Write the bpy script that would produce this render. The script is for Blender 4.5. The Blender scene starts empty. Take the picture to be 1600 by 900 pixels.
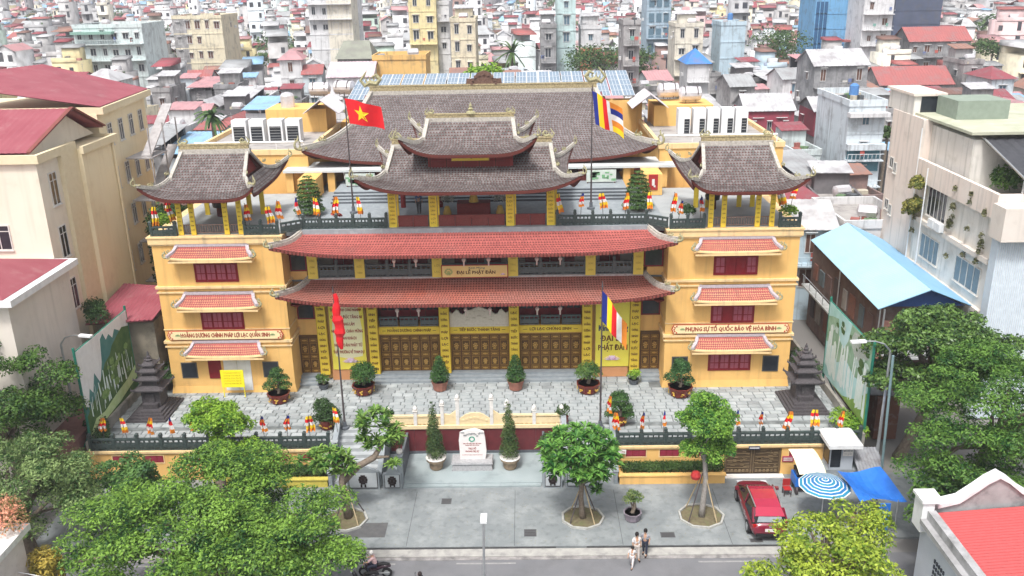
import bpy, math, random
import numpy as np
from mathutils import Matrix, Vector
rnd = random.Random(7); rg = np.random.default_rng(11)
S = bpy.context.scene; COL = S.collection; R = math.radians; PI = math.pi

# ---------------------------------------------------------------- camera, sky, sun, exposure
cd = bpy.data.cameras.new('camera'); cam = bpy.data.objects.new('camera', cd); COL.objects.link(cam)
def cam_axes(pitch, roll, yaw):
    f = Vector((-math.sin(yaw)*math.cos(pitch), math.cos(yaw)*math.cos(pitch), -math.sin(pitch)))
    r = Vector((math.cos(yaw), math.sin(yaw), 0)); u = r.cross(f)
    c, s = math.cos(roll), math.sin(roll)
    return r*c-u*s, r*s+u*c, f
X_, U_, F_ = cam_axes(R(19.3), R(1.1), R(1.0))
cam.matrix_world = Matrix(((X_.x, U_.x, -F_.x, 3.49), (X_.y, U_.y, -F_.y, -57.5), (X_.z, U_.z, -F_.z, 29.8), (0, 0, 0, 1)))
cd.sensor_width = 36; cd.lens = 36*1400/1600; cd.clip_start = 1; cd.clip_end = 6000
S.camera = cam
w = bpy.data.worlds.new('World'); S.world = w; w.use_nodes = True
nt = w.node_tree; bg = nt.nodes['Background']
sk = nt.nodes.new('ShaderNodeTexSky'); sk.sky_type = 'NISHITA'; sk.sun_disc = False
SUN_EL, SUN_AZ = R(62), R(200)
sk.sun_elevation = SUN_EL; sk.sun_rotation = SUN_AZ; sk.air_density = 1.0; sk.dust_density = 5.0; sk.ozone_density = 1.0
hs = nt.nodes.new('ShaderNodeHueSaturation'); hs.inputs['Saturation'].default_value = 0.3
nt.links.new(sk.outputs[0], hs.inputs['Color']); nt.links.new(hs.outputs[0], bg.inputs[0]); bg.inputs[1].default_value = 0.11
sd = bpy.data.lights.new('sun', 'SUN'); sd.energy = 1.5; sd.angle = R(10); sd.color = (1, .97, .93)
so = bpy.data.objects.new('sun', sd); COL.objects.link(so)
sv = Vector((math.sin(SUN_AZ)*math.cos(SUN_EL), math.cos(SUN_AZ)*math.cos(SUN_EL), math.sin(SUN_EL)))
so.rotation_euler = sv.to_track_quat('Z', 'Y').to_euler()
S.view_settings.view_transform = 'Standard'; S.view_settings.look = 'None'; S.view_settings.gamma = 1
S.view_settings.exposure = 1.03
S.cycles.max_bounces = 6; S.cycles.volume_bounces = 0; S.cycles.diffuse_bounces = 3
S.cycles.use_adaptive_sampling = True; S.cycles.use_denoising = True

# ---------------------------------------------------------------- helpers
def tag(o, label=None, cat=None, group=None, kind=None):
    if label: o['label'] = label
    if cat: o['category'] = cat
    if group: o['group'] = group
    if kind: o['kind'] = kind
    return o
def thing(name, loc, label, cat, group=None, rz=0):
    o = bpy.data.objects.new(name, None); COL.objects.link(o); o.location = loc; o.rotation_euler = (0, 0, rz); o.empty_display_size = .2
    return tag(o, label, cat, group)
def place(mesh, name, parent=None, loc=(0, 0, 0), rz=0, sc=(1, 1, 1), rot=None):
    """an object that shares a mesh; loc is in the parent's own coordinates"""
    o = bpy.data.objects.new(name, mesh); COL.objects.link(o)
    if parent is not None: o.parent = parent
    o.location = loc; o.rotation_euler = rot or (0, 0, rz); o.scale = sc
    return o
def copy_tree(o, parent=None):
    c = o.copy(); COL.objects.link(c)
    if parent is not None: c.parent = parent; c.matrix_parent_inverse = o.matrix_parent_inverse.copy()
    for ch in list(o.children): copy_tree(ch, c)
    return c
def lab(o, label=None, group=None):
    if label: o['label'] = label
    if group: o['group'] = group
    return o

class MB:
    """collects shapes for ONE mesh"""
    def __init__(s): s.v = []; s.f = []; s.m = []; s.cur = 0
    def add(s, vs, fs):
        b = len(s.v); s.v.extend([tuple(p) for p in vs]); s.f.extend([tuple(b+i for i in f) for f in fs]); s.m.extend([s.cur]*len(fs)); return s
    def box(s, x0, x1, y0, y1, z0, z1):
        return s.add([(x0,y0,z0),(x1,y0,z0),(x1,y1,z0),(x0,y1,z0),(x0,y0,z1),(x1,y0,z1),(x1,y1,z1),(x0,y1,z1)],
                     [(0,3,2,1),(4,5,6,7),(0,1,5,4),(1,2,6,5),(2,3,7,6),(3,0,4,7)])
    def bx(s, c, d, rz=0):
        cx, cy, cz = c; a, b, h = d[0]/2, d[1]/2, d[2]/2; co, si = math.cos(rz), math.sin(rz)
        vs = [(cx+co*x-si*y, cy+si*x+co*y, cz+z) for z in (-h, h) for x, y in ((-a,-b),(a,-b),(a,b),(-a,b))]
        return s.add(vs, [(0,3,2,1),(4,5,6,7),(0,1,5,4),(1,2,6,5),(2,3,7,6),(3,0,4,7)])
    def frus(s, cx, cy, z0, z1, a0, b0, a1, b1):
        vs = [(cx+sx*a0, cy+sy*b0, z0) for sx, sy in ((-1,-1),(1,-1),(1,1),(-1,1))]+[(cx+sx*a1, cy+sy*b1, z1) for sx, sy in ((-1,-1),(1,-1),(1,1),(-1,1))]
        return s.add(vs, [(0,3,2,1),(4,5,6,7),(0,1,5,4),(1,2,6,5),(2,3,7,6),(3,0,4,7)])
    def tube(s, path, rad, n=8, caps=True, squash=1):
        P = [Vector(p) for p in path]; L = len(P)
        if not hasattr(rad, '__len__'): rad = [rad]*L
        rings = []; up = None
        for i, p in enumerate(P):
            t = (P[min(i+1, L-1)]-P[max(i-1, 0)])
            t = t.normalized() if t.length > 1e-9 else Vector((0, 0, 1))
            if up is None: up = Vector((0, 0, 1)) if abs(t.z) < .9 else Vector((0, 1, 0))
            a = t.cross(up)
            if a.length < 1e-4: a = t.cross(Vector((1, 0, 0)))
            a.normalize(); b = a.cross(t).normalized(); up = b
            rings.append([p+(a*math.cos(2*PI*k/n)+b*math.sin(2*PI*k/n)*squash)*rad[i] for k in range(n)])
        vs = [q for r_ in rings for q in r_]; fs = []
        for i in range(L-1):
            for k in range(n):
                k2 = (k+1) % n; fs.append((i*n+k, (i+1)*n+k, (i+1)*n+k2, i*n+k2))
        if caps: fs += [tuple(range(n)), tuple(reversed(range((L-1)*n, L*n)))]
        return s.add(vs, fs)
    def lathe(s, prof, c=(0, 0, 0), n=16, ph=0, sq=1):
        vs = [(c[0]+r_*math.cos(2*PI*k/n+ph), c[1]+sq*r_*math.sin(2*PI*k/n+ph), c[2]+z) for r_, z in prof for k in range(n)]; fs = []
        for i in range(len(prof)-1):
            for k in range(n):
                k2 = (k+1) % n; fs.append((i*n+k, i*n+k2, (i+1)*n+k2, (i+1)*n+k))
        fs += [tuple(reversed(range(n))), tuple(range((len(prof)-1)*n, len(prof)*n))]
        return s.add(vs, fs)
    def prism(s, poly, y0, y1):   # polygon in xz pushed along y
        n = len(poly)
        vs = [(x, y0, z) for x, z in poly]+[(x, y1, z) for x, z in poly]
        return s.add(vs, [tuple(range(n)), tuple(reversed(range(n, 2*n)))]+[(i, i+n, (i+1) % n+n, (i+1) % n) for i in range(n)])
    def slab(s, poly, z0, z1):    # polygon in xy pushed along z
        n = len(poly)
        vs = [(x, y, z0) for x, y in poly]+[(x, y, z1) for x, y in poly]
        return s.add(vs, [tuple(reversed(range(n))), tuple(range(n, 2*n))]+[(i, (i+1) % n, (i+1) % n+n, i+n) for i in range(n)])
    def prismx(s, poly, x0, x1):  # polygon in yz pushed along x
        n = len(poly)
        vs = [(x0, y, z) for y, z in poly]+[(x1, y, z) for y, z in poly]
        return s.add(vs, [tuple(reversed(range(n))), tuple(range(n, 2*n))]+[(i, (i+1) % n, (i+1) % n+n, i+n) for i in range(n)])
    def sweep(s, path, wd, ht, z_off=0):
        """rectangular bar laid on a path, top face up"""
        P = [Vector(p) for p in path]; L = len(P); vs = []
        for i, p in enumerate(P):
            t = (P[min(i+1, L-1)]-P[max(i-1, 0)]); t.z = 0
            if t.length < 1e-6: t = Vector((1, 0, 0))
            t.normalize(); a = Vector((-t.y, t.x, 0)); W = wd[i] if hasattr(wd, '__len__') else wd; H = ht[i] if hasattr(ht, '__len__') else ht
            for sx, z in ((-.5, 0), (.5, 0), (.5, 1), (-.5, 1)): vs.append(p+a*W*sx+Vector((0, 0, z_off+z*H)))
        fs = []
        for i in range(L-1):
            for k in range(4):
                k2 = (k+1) % 4; fs.append((i*4+k, i*4+k2, (i+1)*4+k2, (i+1)*4+k))
        fs += [(3, 2, 1, 0), tuple(range((L-1)*4, L*4))]
        return s.add(vs, fs)
    def mesh(s, name, mat, smooth=False):
        me = bpy.data.meshes.new(name); me.from_pydata(s.v, [], s.f)
        for m in (mat if isinstance(mat, (list, tuple)) else [mat]): me.materials.append(m)
        if any(s.m): me.polygons.foreach_set('material_index', s.m)
        if smooth: me.polygons.foreach_set('use_smooth', [True]*len(s.f))
        me.update(); return me
    def build(s, name, mat, parent=None, smooth=False, local=False):
        me = s.mesh(name, mat, smooth); o = bpy.data.objects.new(name, me)
        COL.objects.link(o)
        if parent is not None:
            o.parent = parent
            if not local: o.matrix_parent_inverse = Matrix.Translation(-root_loc(parent))
        return o
def root_loc(p): return Vector(p.location) if p.type == 'EMPTY' else Vector((0, 0, 0))
def np_mesh(name, verts, faces_n, mats, matidx=None, smooth=False):
    """verts (N,3); quads/polys as flat index blocks: faces_n = (F,k) array"""
    me = bpy.data.meshes.new(name); F, k = faces_n.shape
    me.vertices.add(len(verts)); me.vertices.foreach_set('co', np.ascontiguousarray(verts, dtype=np.float32).ravel())
    me.loops.add(F*k); me.loops.foreach_set('vertex_index', np.ascontiguousarray(faces_n, dtype=np.int32).ravel())
    me.polygons.add(F); me.polygons.foreach_set('loop_start', np.arange(F, dtype=np.int32)*k)
    if matidx is not None: me.polygons.foreach_set('material_index', np.ascontiguousarray(matidx, dtype=np.int32))
    if smooth: me.polygons.foreach_set('use_smooth', np.ones(F, dtype=bool))
    for m in (mats if isinstance(mats, (list, tuple)) else [mats]): me.materials.append(m)
    me.update(calc_edges=True); me.validate(); return me
def obj(me, name, parent=None):
    o = bpy.data.objects.new(name, me); COL.objects.link(o)
    if parent is not None:
        o.parent = parent; o.matrix_parent_inverse = Matrix.Translation(-root_loc(parent))
    return o

# ---------------------------------------------------------------- materials
MATS = {}
def mat(name, col, col2=None, rough=.8, scale=3., amt=.5, bump=.0, bscale=30., metal=0., spec=.3, streak=None, island=0., stain=None, emis=None, trans=0., alpha=1., detail=5., coat=0., uvw='Object'):
    """colour with fine grain (col2), rain streaks (streak=(colour, amount)), stains (stain=(colour, amount, scale)) and per-piece variation"""
    if name in MATS: return MATS[name]
    m = bpy.data.materials.new(name); m.use_nodes = True; t = m.node_tree; N = t.nodes; L = t.links
    b = N['Principled BSDF']; b.inputs['Roughness'].default_value = rough; b.inputs['Metallic'].default_value = metal
    b.inputs['Specular IOR Level'].default_value = spec; b.inputs['Coat Weight'].default_value = coat
    c4 = lambda c: (c[0], c[1], c[2], 1)
    geo = N.new('ShaderNodeNewGeometry')
    if uvw == 'Object': tc = N.new('ShaderNodeTexCoord').outputs['Object']
    else: tc = geo.outputs['Position']
    nz = N.new('ShaderNodeTexNoise'); nz.inputs['Scale'].default_value = scale; nz.inputs['Detail'].default_value = detail; L.new(tc, nz.inputs['Vector'])
    mx = N.new('ShaderNodeMix'); mx.data_type = 'RGBA'
    rp = N.new('ShaderNodeMapRange'); rp.inputs[1].default_value = .5-.35*amt-.05; rp.inputs[2].default_value = .5+.35*amt+.05
    L.new(nz.outputs[0], rp.inputs[0]); L.new(rp.outputs[0], mx.inputs[0])
    mx.inputs[6].default_value = c4(col); mx.inputs[7].default_value = c4(col2 or tuple(x*.8 for x in col)); out = mx.outputs[2]
    if stain:
        n2 = N.new('ShaderNodeTexNoise'); n2.inputs['Scale'].default_value = stain[2]; n2.inputs['Detail'].default_value = 8; n2.inputs['Roughness'].default_value = .65; L.new(tc, n2.inputs['Vector'])
        r2 = N.new('ShaderNodeMapRange'); r2.inputs[1].default_value = .62-.25*stain[1]; r2.inputs[2].default_value = .78-.1*stain[1]; r2.inputs[4].default_value = min(1, .35+.6*stain[1]); L.new(n2.outputs[0], r2.inputs[0])
        m2 = N.new('ShaderNodeMix'); m2.data_type = 'RGBA'; L.new(r2.outputs[0], m2.inputs[0]); L.new(out, m2.inputs[6]); m2.inputs[7].default_value = c4(stain[0]); out = m2.outputs[2]
    if streak:
        mp = N.new('ShaderNodeMapping'); mp.inputs['Scale'].default_value = (1.6, 1.6, .12); L.new(tc, mp.inputs[0])
        n3 = N.new('ShaderNodeTexNoise'); n3.inputs['Scale'].default_value = 1.5; n3.inputs['Detail'].default_value = 6; L.new(mp.outputs[0], n3.inputs['Vector'])
        r3 = N.new('ShaderNodeMapRange'); r3.inputs[1].default_value = .52; r3.inputs[2].default_value = .75; r3.inputs[4].default_value = streak[1]; L.new(n3.outputs[0], r3.inputs[0])
        m3 = N.new('ShaderNodeMix'); m3.data_type = 'RGBA'; L.new(r3.outputs[0], m3.inputs[0]); L.new(out, m3.inputs[6]); m3.inputs[7].default_value = c4(streak[0]); out = m3.outputs[2]
    if island:
        hv = N.new('ShaderNodeHueSaturation'); mr = N.new('ShaderNodeMapRange'); mr.inputs[3].default_value = 1-island; mr.inputs[4].default_value = 1+island
        L.new(geo.outputs['Random Per Island'], mr.inputs[0]); L.new(mr.outputs[0], hv.inputs['Value']); L.new(out, hv.inputs['Color']); out = hv.outputs[0]
    L.new(out, b.inputs['Base Color'])
    if bump:
        n4 = N.new('ShaderNodeTexNoise'); n4.inputs['Scale'].default_value = bscale; n4.inputs['Detail'].default_value = 6; L.new(tc, n4.inputs['Vector'])
        bp = N.new('ShaderNodeBump'); bp.inputs['Strength'].default_value = bump; bp.inputs['Distance'].default_value = .05; L.new(n4.outputs[0], bp.inputs['Height']); L.new(bp.outputs[0], b.inputs['Normal'])
    MATS[name] = m; return m
def leafmat(name, dark, light, scale=1.2, island=.35, tr=.25, rough=.55):
    if name in MATS: return MATS[name]
    m = bpy.data.materials.new(name); m.use_nodes = True; t = m.node_tree; N = t.nodes; L = t.links
    b = N['Principled BSDF']; b.inputs['Roughness'].default_value = rough; b.inputs['Specular IOR Level'].default_value = .3
    geo = N.new('ShaderNodeNewGeometry'); nz = N.new('ShaderNodeTexNoise'); nz.inputs['Scale'].default_value = scale; nz.inputs['Detail'].default_value = 3
    L.new(geo.outputs['Position'], nz.inputs['Vector'])
    ad = N.new('ShaderNodeMath'); ad.operation = 'MULTIPLY_ADD'; ad.inputs[1].default_value = 1.15; L.new(geo.outputs['Random Per Island'], ad.inputs[0])
    sb = N.new('ShaderNodeMapRange'); sb.inputs[1].default_value = .3; sb.inputs[2].default_value = .7; sb.inputs[3].default_value = -.65; sb.inputs[4].default_value = .55; L.new(nz.outputs[0], sb.inputs[0]); L.new(sb.outputs[0], ad.inputs[2])
    mx = N.new('ShaderNodeMix'); mx.data_type = 'RGBA'; mx.inputs[6].default_value = (*dark, 1); mx.inputs[7].default_value = (*light, 1); L.new(ad.outputs[0], mx.inputs[0])
    L.new(mx.outputs[2], b.inputs['Base Color'])
    ts = N.new('ShaderNodeBsdfTranslucent'); L.new(mx.outputs[2], ts.inputs[0]); ms = N.new('ShaderNodeMixShader'); ms.inputs[0].default_value = tr
    L.new(b.outputs[0], ms.inputs[1]); L.new(ts.outputs[0], ms.inputs[2]); L.new(ms.outputs[0], N['Material Output'].inputs[0])
    MATS[name] = m; return m

# main palette (real-world base colours)
ochre = mat('ochre_plaster', (.80,.495,.175), (.76,.45,.15), scale=1.2, rough=.85, bump=.08, streak=((.46,.28,.11), .5), stain=((.60,.38,.16), .3, .6), spec=.2)
ochre_trim = mat('pale_ochre_trim', (.82,.60,.32), (.77,.54,.27), rough=.85, streak=((.34,.28,.2), .6), spec=.2)
yellow_board = mat('yellow_board', (.80,.60,.06), (.74,.53,.05), rough=.6, scale=6)
yellow_light = mat('yellow_banner', (.82,.72,.10), (.78,.66,.08), rough=.5, scale=2)
cream_board = mat('cream_sign', (.84,.72,.42), (.8,.68,.38), rough=.5)
cream_stone = mat('cream_marble', (.80,.66,.42), (.74,.58,.33), rough=.6, scale=5, stain=((.5,.4,.25), .25, 3), bump=.1)
white_stone = mat('white_stone', (.76,.74,.70), (.66,.63,.6), rough=.6, scale=6, stain=((.4,.38,.36), .3, 3))
mortar = mat('lime_mortar', (.56,.53,.48), (.36,.33,.29), rough=.9, scale=8, stain=((.14,.13,.10), .45, 5), bump=.3)
orn_mat = mat('weathered_ornament', (.50,.44,.26), (.26,.26,.15), rough=.9, scale=14, stain=((.07,.08,.05), .5, 9), bump=.5)
red_tile = mat('red_clay_tile', (.42,.115,.10), (.37,.10,.09), rough=.75, scale=1.0, island=.13, stain=((.28,.13,.115), .3, .6), spec=.25)
dull_tile = mat('faded_red_tile', (.36,.125,.10), (.46,.11,.07), rough=.75, scale=.35, amt=.6, island=.2, stain=((.22,.18,.17), .55, .5), spec=.3)
dark_tile = mat('aged_brown_tile', (.145,.125,.122), (.19,.165,.160), rough=.8, scale=.9, island=.32, stain=((.24,.225,.22), .4, .5), spec=.25)
hall_tile = mat('hall_brown_tile', (.175,.155,.155), (.21,.185,.182), rough=.85, scale=.5, island=.28, stain=((.10,.085,.08), .4, .3), spec=.2)
soffit = mat('dark_red_timber', (.12,.025,.018), (.08,.018,.014), rough=.7, scale=8)
redwood = mat('maroon_timber', (.25,.025,.022), (.17,.018,.018), rough=.55, scale=9)
redpaint = mat('red_paint', (.42,.03,.03), (.34,.025,.025), rough=.5)
window_red = mat('maroon_joinery', (.23,.012,.018), (.18,.01,.016), rough=.45)
pinkpane = mat('shutter_louvre', (.34,.09,.12), (.27,.06,.09), rough=.4)
glass_dark = mat('dark_glass', (.018,.022,.03), (.03,.036,.045), rough=.15, spec=.6)
gold = mat('gilded_wood', (.42,.24,.05), (.24,.12,.025), rough=.45, metal=.25, scale=14, amt=.8)
gold_dark = mat('dark_gilded_wood', (.13,.065,.018), (.08,.04,.012), rough=.55, scale=20)
gold_hi = mat('gilded_relief', (.66,.42,.12), (.40,.22,.05), rough=.4, metal=.3, scale=30, amt=.9)
slate_rail = mat('dark_green_stone', (.030,.048,.048), (.055,.075,.072), rough=.5, scale=7, stain=((.13,.15,.145), .4, 6))
slate = mat('dark_carved_stone', (.05,.045,.05), (.09,.08,.085), rough=.7, scale=9, stain=((.17,.16,.16), .3, 8), bump=.4)
grey_stone = mat('blue_grey_stone', (.30,.33,.35), (.24,.27,.29), rough=.7, scale=3, stain=((.46,.5,.51), .35, 2))
dark_stone = mat('charcoal_stone', (.09,.10,.12), (.13,.145,.16), rough=.6, scale=6)
paver_mat = mat('grey_paver', (.30,.33,.335), (.38,.40,.405), rough=.85, scale=1.5, island=.2, stain=((.20,.215,.22), .5, .7), spec=.2, uvw='W')
joint_mat = mat('dark_joint_mortar', (.10,.11,.11), (.24,.26,.26), rough=.95, scale=2)
concrete = mat('forecourt_concrete', (.185,.205,.213), (.245,.265,.27), rough=.85, scale=.35, amt=.9, streak=((.11,.125,.13), .55), stain=((.34,.36,.36), .6, .7), bump=.15, bscale=12, spec=.3)
asphalt = mat('asphalt', (.155,.158,.17), (.19,.19,.2), rough=.9, scale=.8, stain=((.12,.12,.125), .4, .5), bump=.2, bscale=40)
steel = mat('galvanised_steel', (.55,.57,.58), (.42,.44,.45), rough=.35, metal=.7)
darkpole = mat('dark_pole', (.06,.05,.055), (.10,.08,.08), rough=.5)
white_paint = mat('white_paint', (.78,.79,.80), (.70,.71,.72), rough=.6, streak=((.4,.4,.4), .3))
green_steel = mat('green_steel', (.02,.20,.14), (.02,.14,.1), rough=.5)
terracotta = mat('glazed_red_pot', (.20,.030,.022), (.13,.02,.016), rough=.35, scale=6)
clay = mat('clay_pot', (.38,.17,.12), (.28,.12,.09), rough=.8)
soil = mat('soil', (.12,.10,.06), (.2,.17,.10), rough=1, scale=6, stain=((.09,.14,.04), .5, 3))
trunk_mat = mat('bark', (.14,.105,.08), (.24,.2,.16), rough=.95, scale=7, bump=.6, bscale=15)
pale_trunk = mat('pale_bark', (.36,.34,.32), (.24,.22,.2), rough=.95, scale=7, bump=.4)
f_orange = mat('flag_orange', (.80,.26,.03), rough=.6, scale=2); f_blue = mat('flag_blue', (.015,.03,.25), rough=.6); f_yellow = mat('flag_yellow', (.85,.60,.02), (.82,.56,.02), rough=.6)
f_red = mat('flag_red', (.72,.015,.02), (.62,.01,.02), rough=.6, scale=2); f_white = mat('flag_white', (.82,.80,.78), rough=.6)
ink_red = mat('dark_red_letters', (.33,.03,.02), rough=.6); ink_brown = mat('brown_letters', (.16,.05,.012), rough=.6); ink_blue = mat('navy_letters', (.02,.05,.12), rough=.6); ink_black = mat('black_letters', (.03,.02,.02), rough=.6)
ink_gold = mat('gold_letters', (.7,.45,.08), rough=.5); pinky = mat('lotus_pink', (.72,.42,.62), (.8,.7,.8), rough=.6)

TXT = {}
def bolder(me):
    """heavier strokes: the outline repeated a hair to each side"""
    V = [v.co.copy() for v in me.vertices]; F = [tuple(p.vertices) for p in me.polygons]; vs = []; fs = []
    for k, (dx, dy) in enumerate(((0, 0), (.035, .002), (-.035, -.002), (.0, .03))): fs += [tuple(i+len(vs) for i in f) for f in F]; vs += [(v.x+dx, v.y+dy, v.z+.001*k) for v in V]
    m2 = bpy.data.meshes.new('lettering'); m2.from_pydata(vs, [], fs); m2.materials.append(me.materials[0]); return m2
def text(body, name, parent, loc, size, material, w=None, rz=0, tilt=90, bold=.0, align='CENTER', depth=.006):
    """raised lettering standing on a face; w squeezes or stretches the line to that width"""
    key = (body, material.name, bold, align)
    if key not in TXT:
        c = bpy.data.curves.new('lettering', 'FONT'); c.body = body; c.size = 1; c.align_x = align; c.align_y = 'CENTER'; c.extrude = .02; c.resolution_u = 1
        t = bpy.data.objects.new('lettering', c); me = bpy.data.meshes.new_from_object(t); bpy.data.objects.remove(t); bpy.data.curves.remove(c)
        me.materials.clear(); me.materials.append(material)
        if bold: me = bolder(me)
        xs = [v.co.x for v in me.vertices] or [0, 1]; TXT[key] = (me, max(xs)-min(xs))
    me, wd = TXT[key]; o = bpy.data.objects.new(name, me); COL.objects.link(o)
    if parent is not None:
        o.parent = parent; o.matrix_parent_inverse = Matrix.Translation(-root_loc(parent))
    o.location = loc; o.rotation_euler = (R(tilt), 0, rz); o.scale = ((w/wd) if w else size, size, size)
    return o
# ================================================================ setting: ground, road, forecourt, court
def struct(name, mb, m, smooth=False): return tag(mb.build(name, m), kind='structure')
m = MB(); m.add([(-2500,-200,-.15),(2500,-200,-.15),(2500,3500,-.15),(-2500,3500,-.15)], [(0,1,2,3)]); struct('ground', m, mat('city_ground', (.16,.155,.15), (.23,.22,.21), scale=.05, rough=.95))
m = MB(); m.add([(-90,-40,-.12),(90,-40,-.12),(90,-16.2,-.12),(-90,-16.2,-.12)], [(0,1,2,3)]); struct('road', m, asphalt)
m = MB(); m.box(-24.5, 18.4, -15.55, -8.2, -.14, 0); m.box(18.4, 31, -15.0, -8.2, -.14, -.006)
struct('forecourt', m, concrete)
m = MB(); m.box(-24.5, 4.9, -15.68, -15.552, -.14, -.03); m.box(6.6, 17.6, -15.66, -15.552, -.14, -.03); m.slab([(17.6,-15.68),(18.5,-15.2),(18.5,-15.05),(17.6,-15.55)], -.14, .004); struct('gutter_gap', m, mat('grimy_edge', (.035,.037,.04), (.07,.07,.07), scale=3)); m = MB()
m.slab([(-24.5,-16.35),(22,-16.35),(22,-15.69),(-24.5,-15.69)], -.14, -.045)
struct('kerb', m, mat('kerb_concrete', (.44,.43,.40), (.30,.29,.28), rough=.9, scale=2, stain=((.12,.12,.12), .4, 1.5)))
m = MB(); m.box(-24.5, 22, -16.60, -16.354, -.14, -.095); struct('gutter', m, mat('gutter_stone', (.38,.36,.35), (.16,.15,.15), rough=.9, scale=2, stain=((.1,.1,.1), .5, 1)))
m = MB()
for i in range(8):
    x = -20+i*6.5
    if x < 5 or x > 8: m.slab([(x,-16.95),(x+3.2,-16.95),(x+3.2,-16.83),(x,-16.83)], -.12, -.114)
tag(m.build('road_marking', mat('worn_road_paint', (.36,.35,.34), (.2,.2,.21), rough=.9, scale=5, amt=.9)), kind='structure')
m = MB(); m.box(-7.3, -4.7, -14.6, -13.2, 0, .012); tag(m.build('dark_pavement_patch', mat('dark_patch', (.085,.085,.09), (.12,.12,.12), scale=3)), kind='structure')
for i_, (x, y, w_, d) in enumerate(((3.5, -14.3, .7, .7), (11.2, -14.6, .8, .5), (-1.5, -11.0, .6, .6), (16.0, -15.2, .7, .35), (-9.6, -14.9, .8, .5))):
    m = MB(); m.box(x-w_/2, x+w_/2, y-d/2, y+d/2, 0, .01); m.cur = 1
    for k in range(4): m.box(x-w_/2+.06, x+w_/2-.06, y-d/2+.06+k*(d-.1)/4, y-d/2+.09+k*(d-.1)/4, .01, .014)
    tag(m.build('drain_cover', [mat('iron', (.10,.10,.105)), mat('iron_dark', (.03,.03,.03))]), ('drain cover near the middle of the forecourt', 'drain cover right of the potted bush', 'drain cover in front of the stele', 'drain cover behind the parked car', 'drain cover by the leaning tree')[i_], 'drain cover')
m = MB()
for _ in range(900): x, y = rnd.uniform(-12, 20), rnd.uniform(-15.4, -9.8); s = rnd.uniform(.03, .07); a = rnd.uniform(0, 3); m.add([(x, y, .006), (x+s*math.cos(a), y+s*math.sin(a), .02), (x-s*math.sin(a)*.5, y+s*math.cos(a)*.5, .008)], [(0, 1, 2)])
tag(m.build('leaf_litter', mat('dry_leaves', (.35,.30,.12), (.2,.16,.07), scale=3)), 'scattered dry leaves on the forecourt', 'leaf litter', kind='stuff')
for x in (-3.4, 2.6, 8.6, 14.6):
    m = MB(); m.box(x, x+.03, -15.5, -9.9, 0, .003); tag(m.build('slab_joint', mat('joint_dark', (.10,.115,.12))), kind='structure')
# raised court
ZC = 2.1
m = MB(); m.box(-24.2, 24.2, -5.45, 0.5, 0, ZC-.045); m.box(-24.2, -8.75, -8.05, -5.45, 0, ZC-.045); m.box(8.75, 24.2, -8.05, -5.45, 0, ZC-.045)
m.box(-13.2, 13.2, .5, 4.5, 0, ZC-.045)
court = struct('court_slab', m, joint_mat)
# pavers: separate stones nearest the balustrade, the others joined
near = []; far = []
y = -7.95; row = 0
while y < 2.2:
    d = .40; x = -23.9-(row % 2)*.38
    while x < 23.9:
        L_ = .72+rnd.uniform(-.05, .05); x0, x1 = max(x, -24), min(x+L_, 24); yc = y+d/2
        ok = (yc < -5.5 and abs((x0+x1)/2) > 8.9) or (-5.4 < yc < .2) or (yc >= .2 and abs((x0+x1)/2) < 12.4)
        if ok and x1-x0 > .15 and not (x1 < -8.7 and x0 > -14 and False):
            (far if abs((x0+x1)/2) > 17 or yc > -.2 or yc < -5.4 else near).append((x0, x1, y, y+d))
        x += L_+.06
    y += d+.07; row += 1
rnd.shuffle(near); singles = sorted(near[:0], key=lambda q: q[1])
near.sort(key=lambda q: (q[2] < -2.8 and 0, abs((q[0]+q[1])/2-5.5)+abs(q[2]+2.6)*.8))
singles, rest = near[:300], near[300:]+far
pm = {}
for a, b, c, d in singles:
    k = (round(b-a, 2), rnd.choice((0, 1)))
    if k not in pm:
        mb = MB(); h = .04+.006*k[1]; mb.frus(0, 0, 0, h, k[0]/2, .20, k[0]/2-.012, .188); pm[k] = mb.mesh('paver', paver_mat)
    place(pm[k], 'paver', court, ((a+b)/2, (c+d)/2, ZC-.045+rnd.uniform(-.003, .003)))
mb = MB()
for a, b, c, d in rest: mb.frus((a+b)/2, (c+d)/2, ZC-.045, ZC-.003+rnd.uniform(-.004, .004), (b-a)/2, (d-c)/2, (b-a)/2-.012, (d-c)/2-.012)
tag(mb.build('court_paving', paver_mat, court), kind='stuff')

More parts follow.
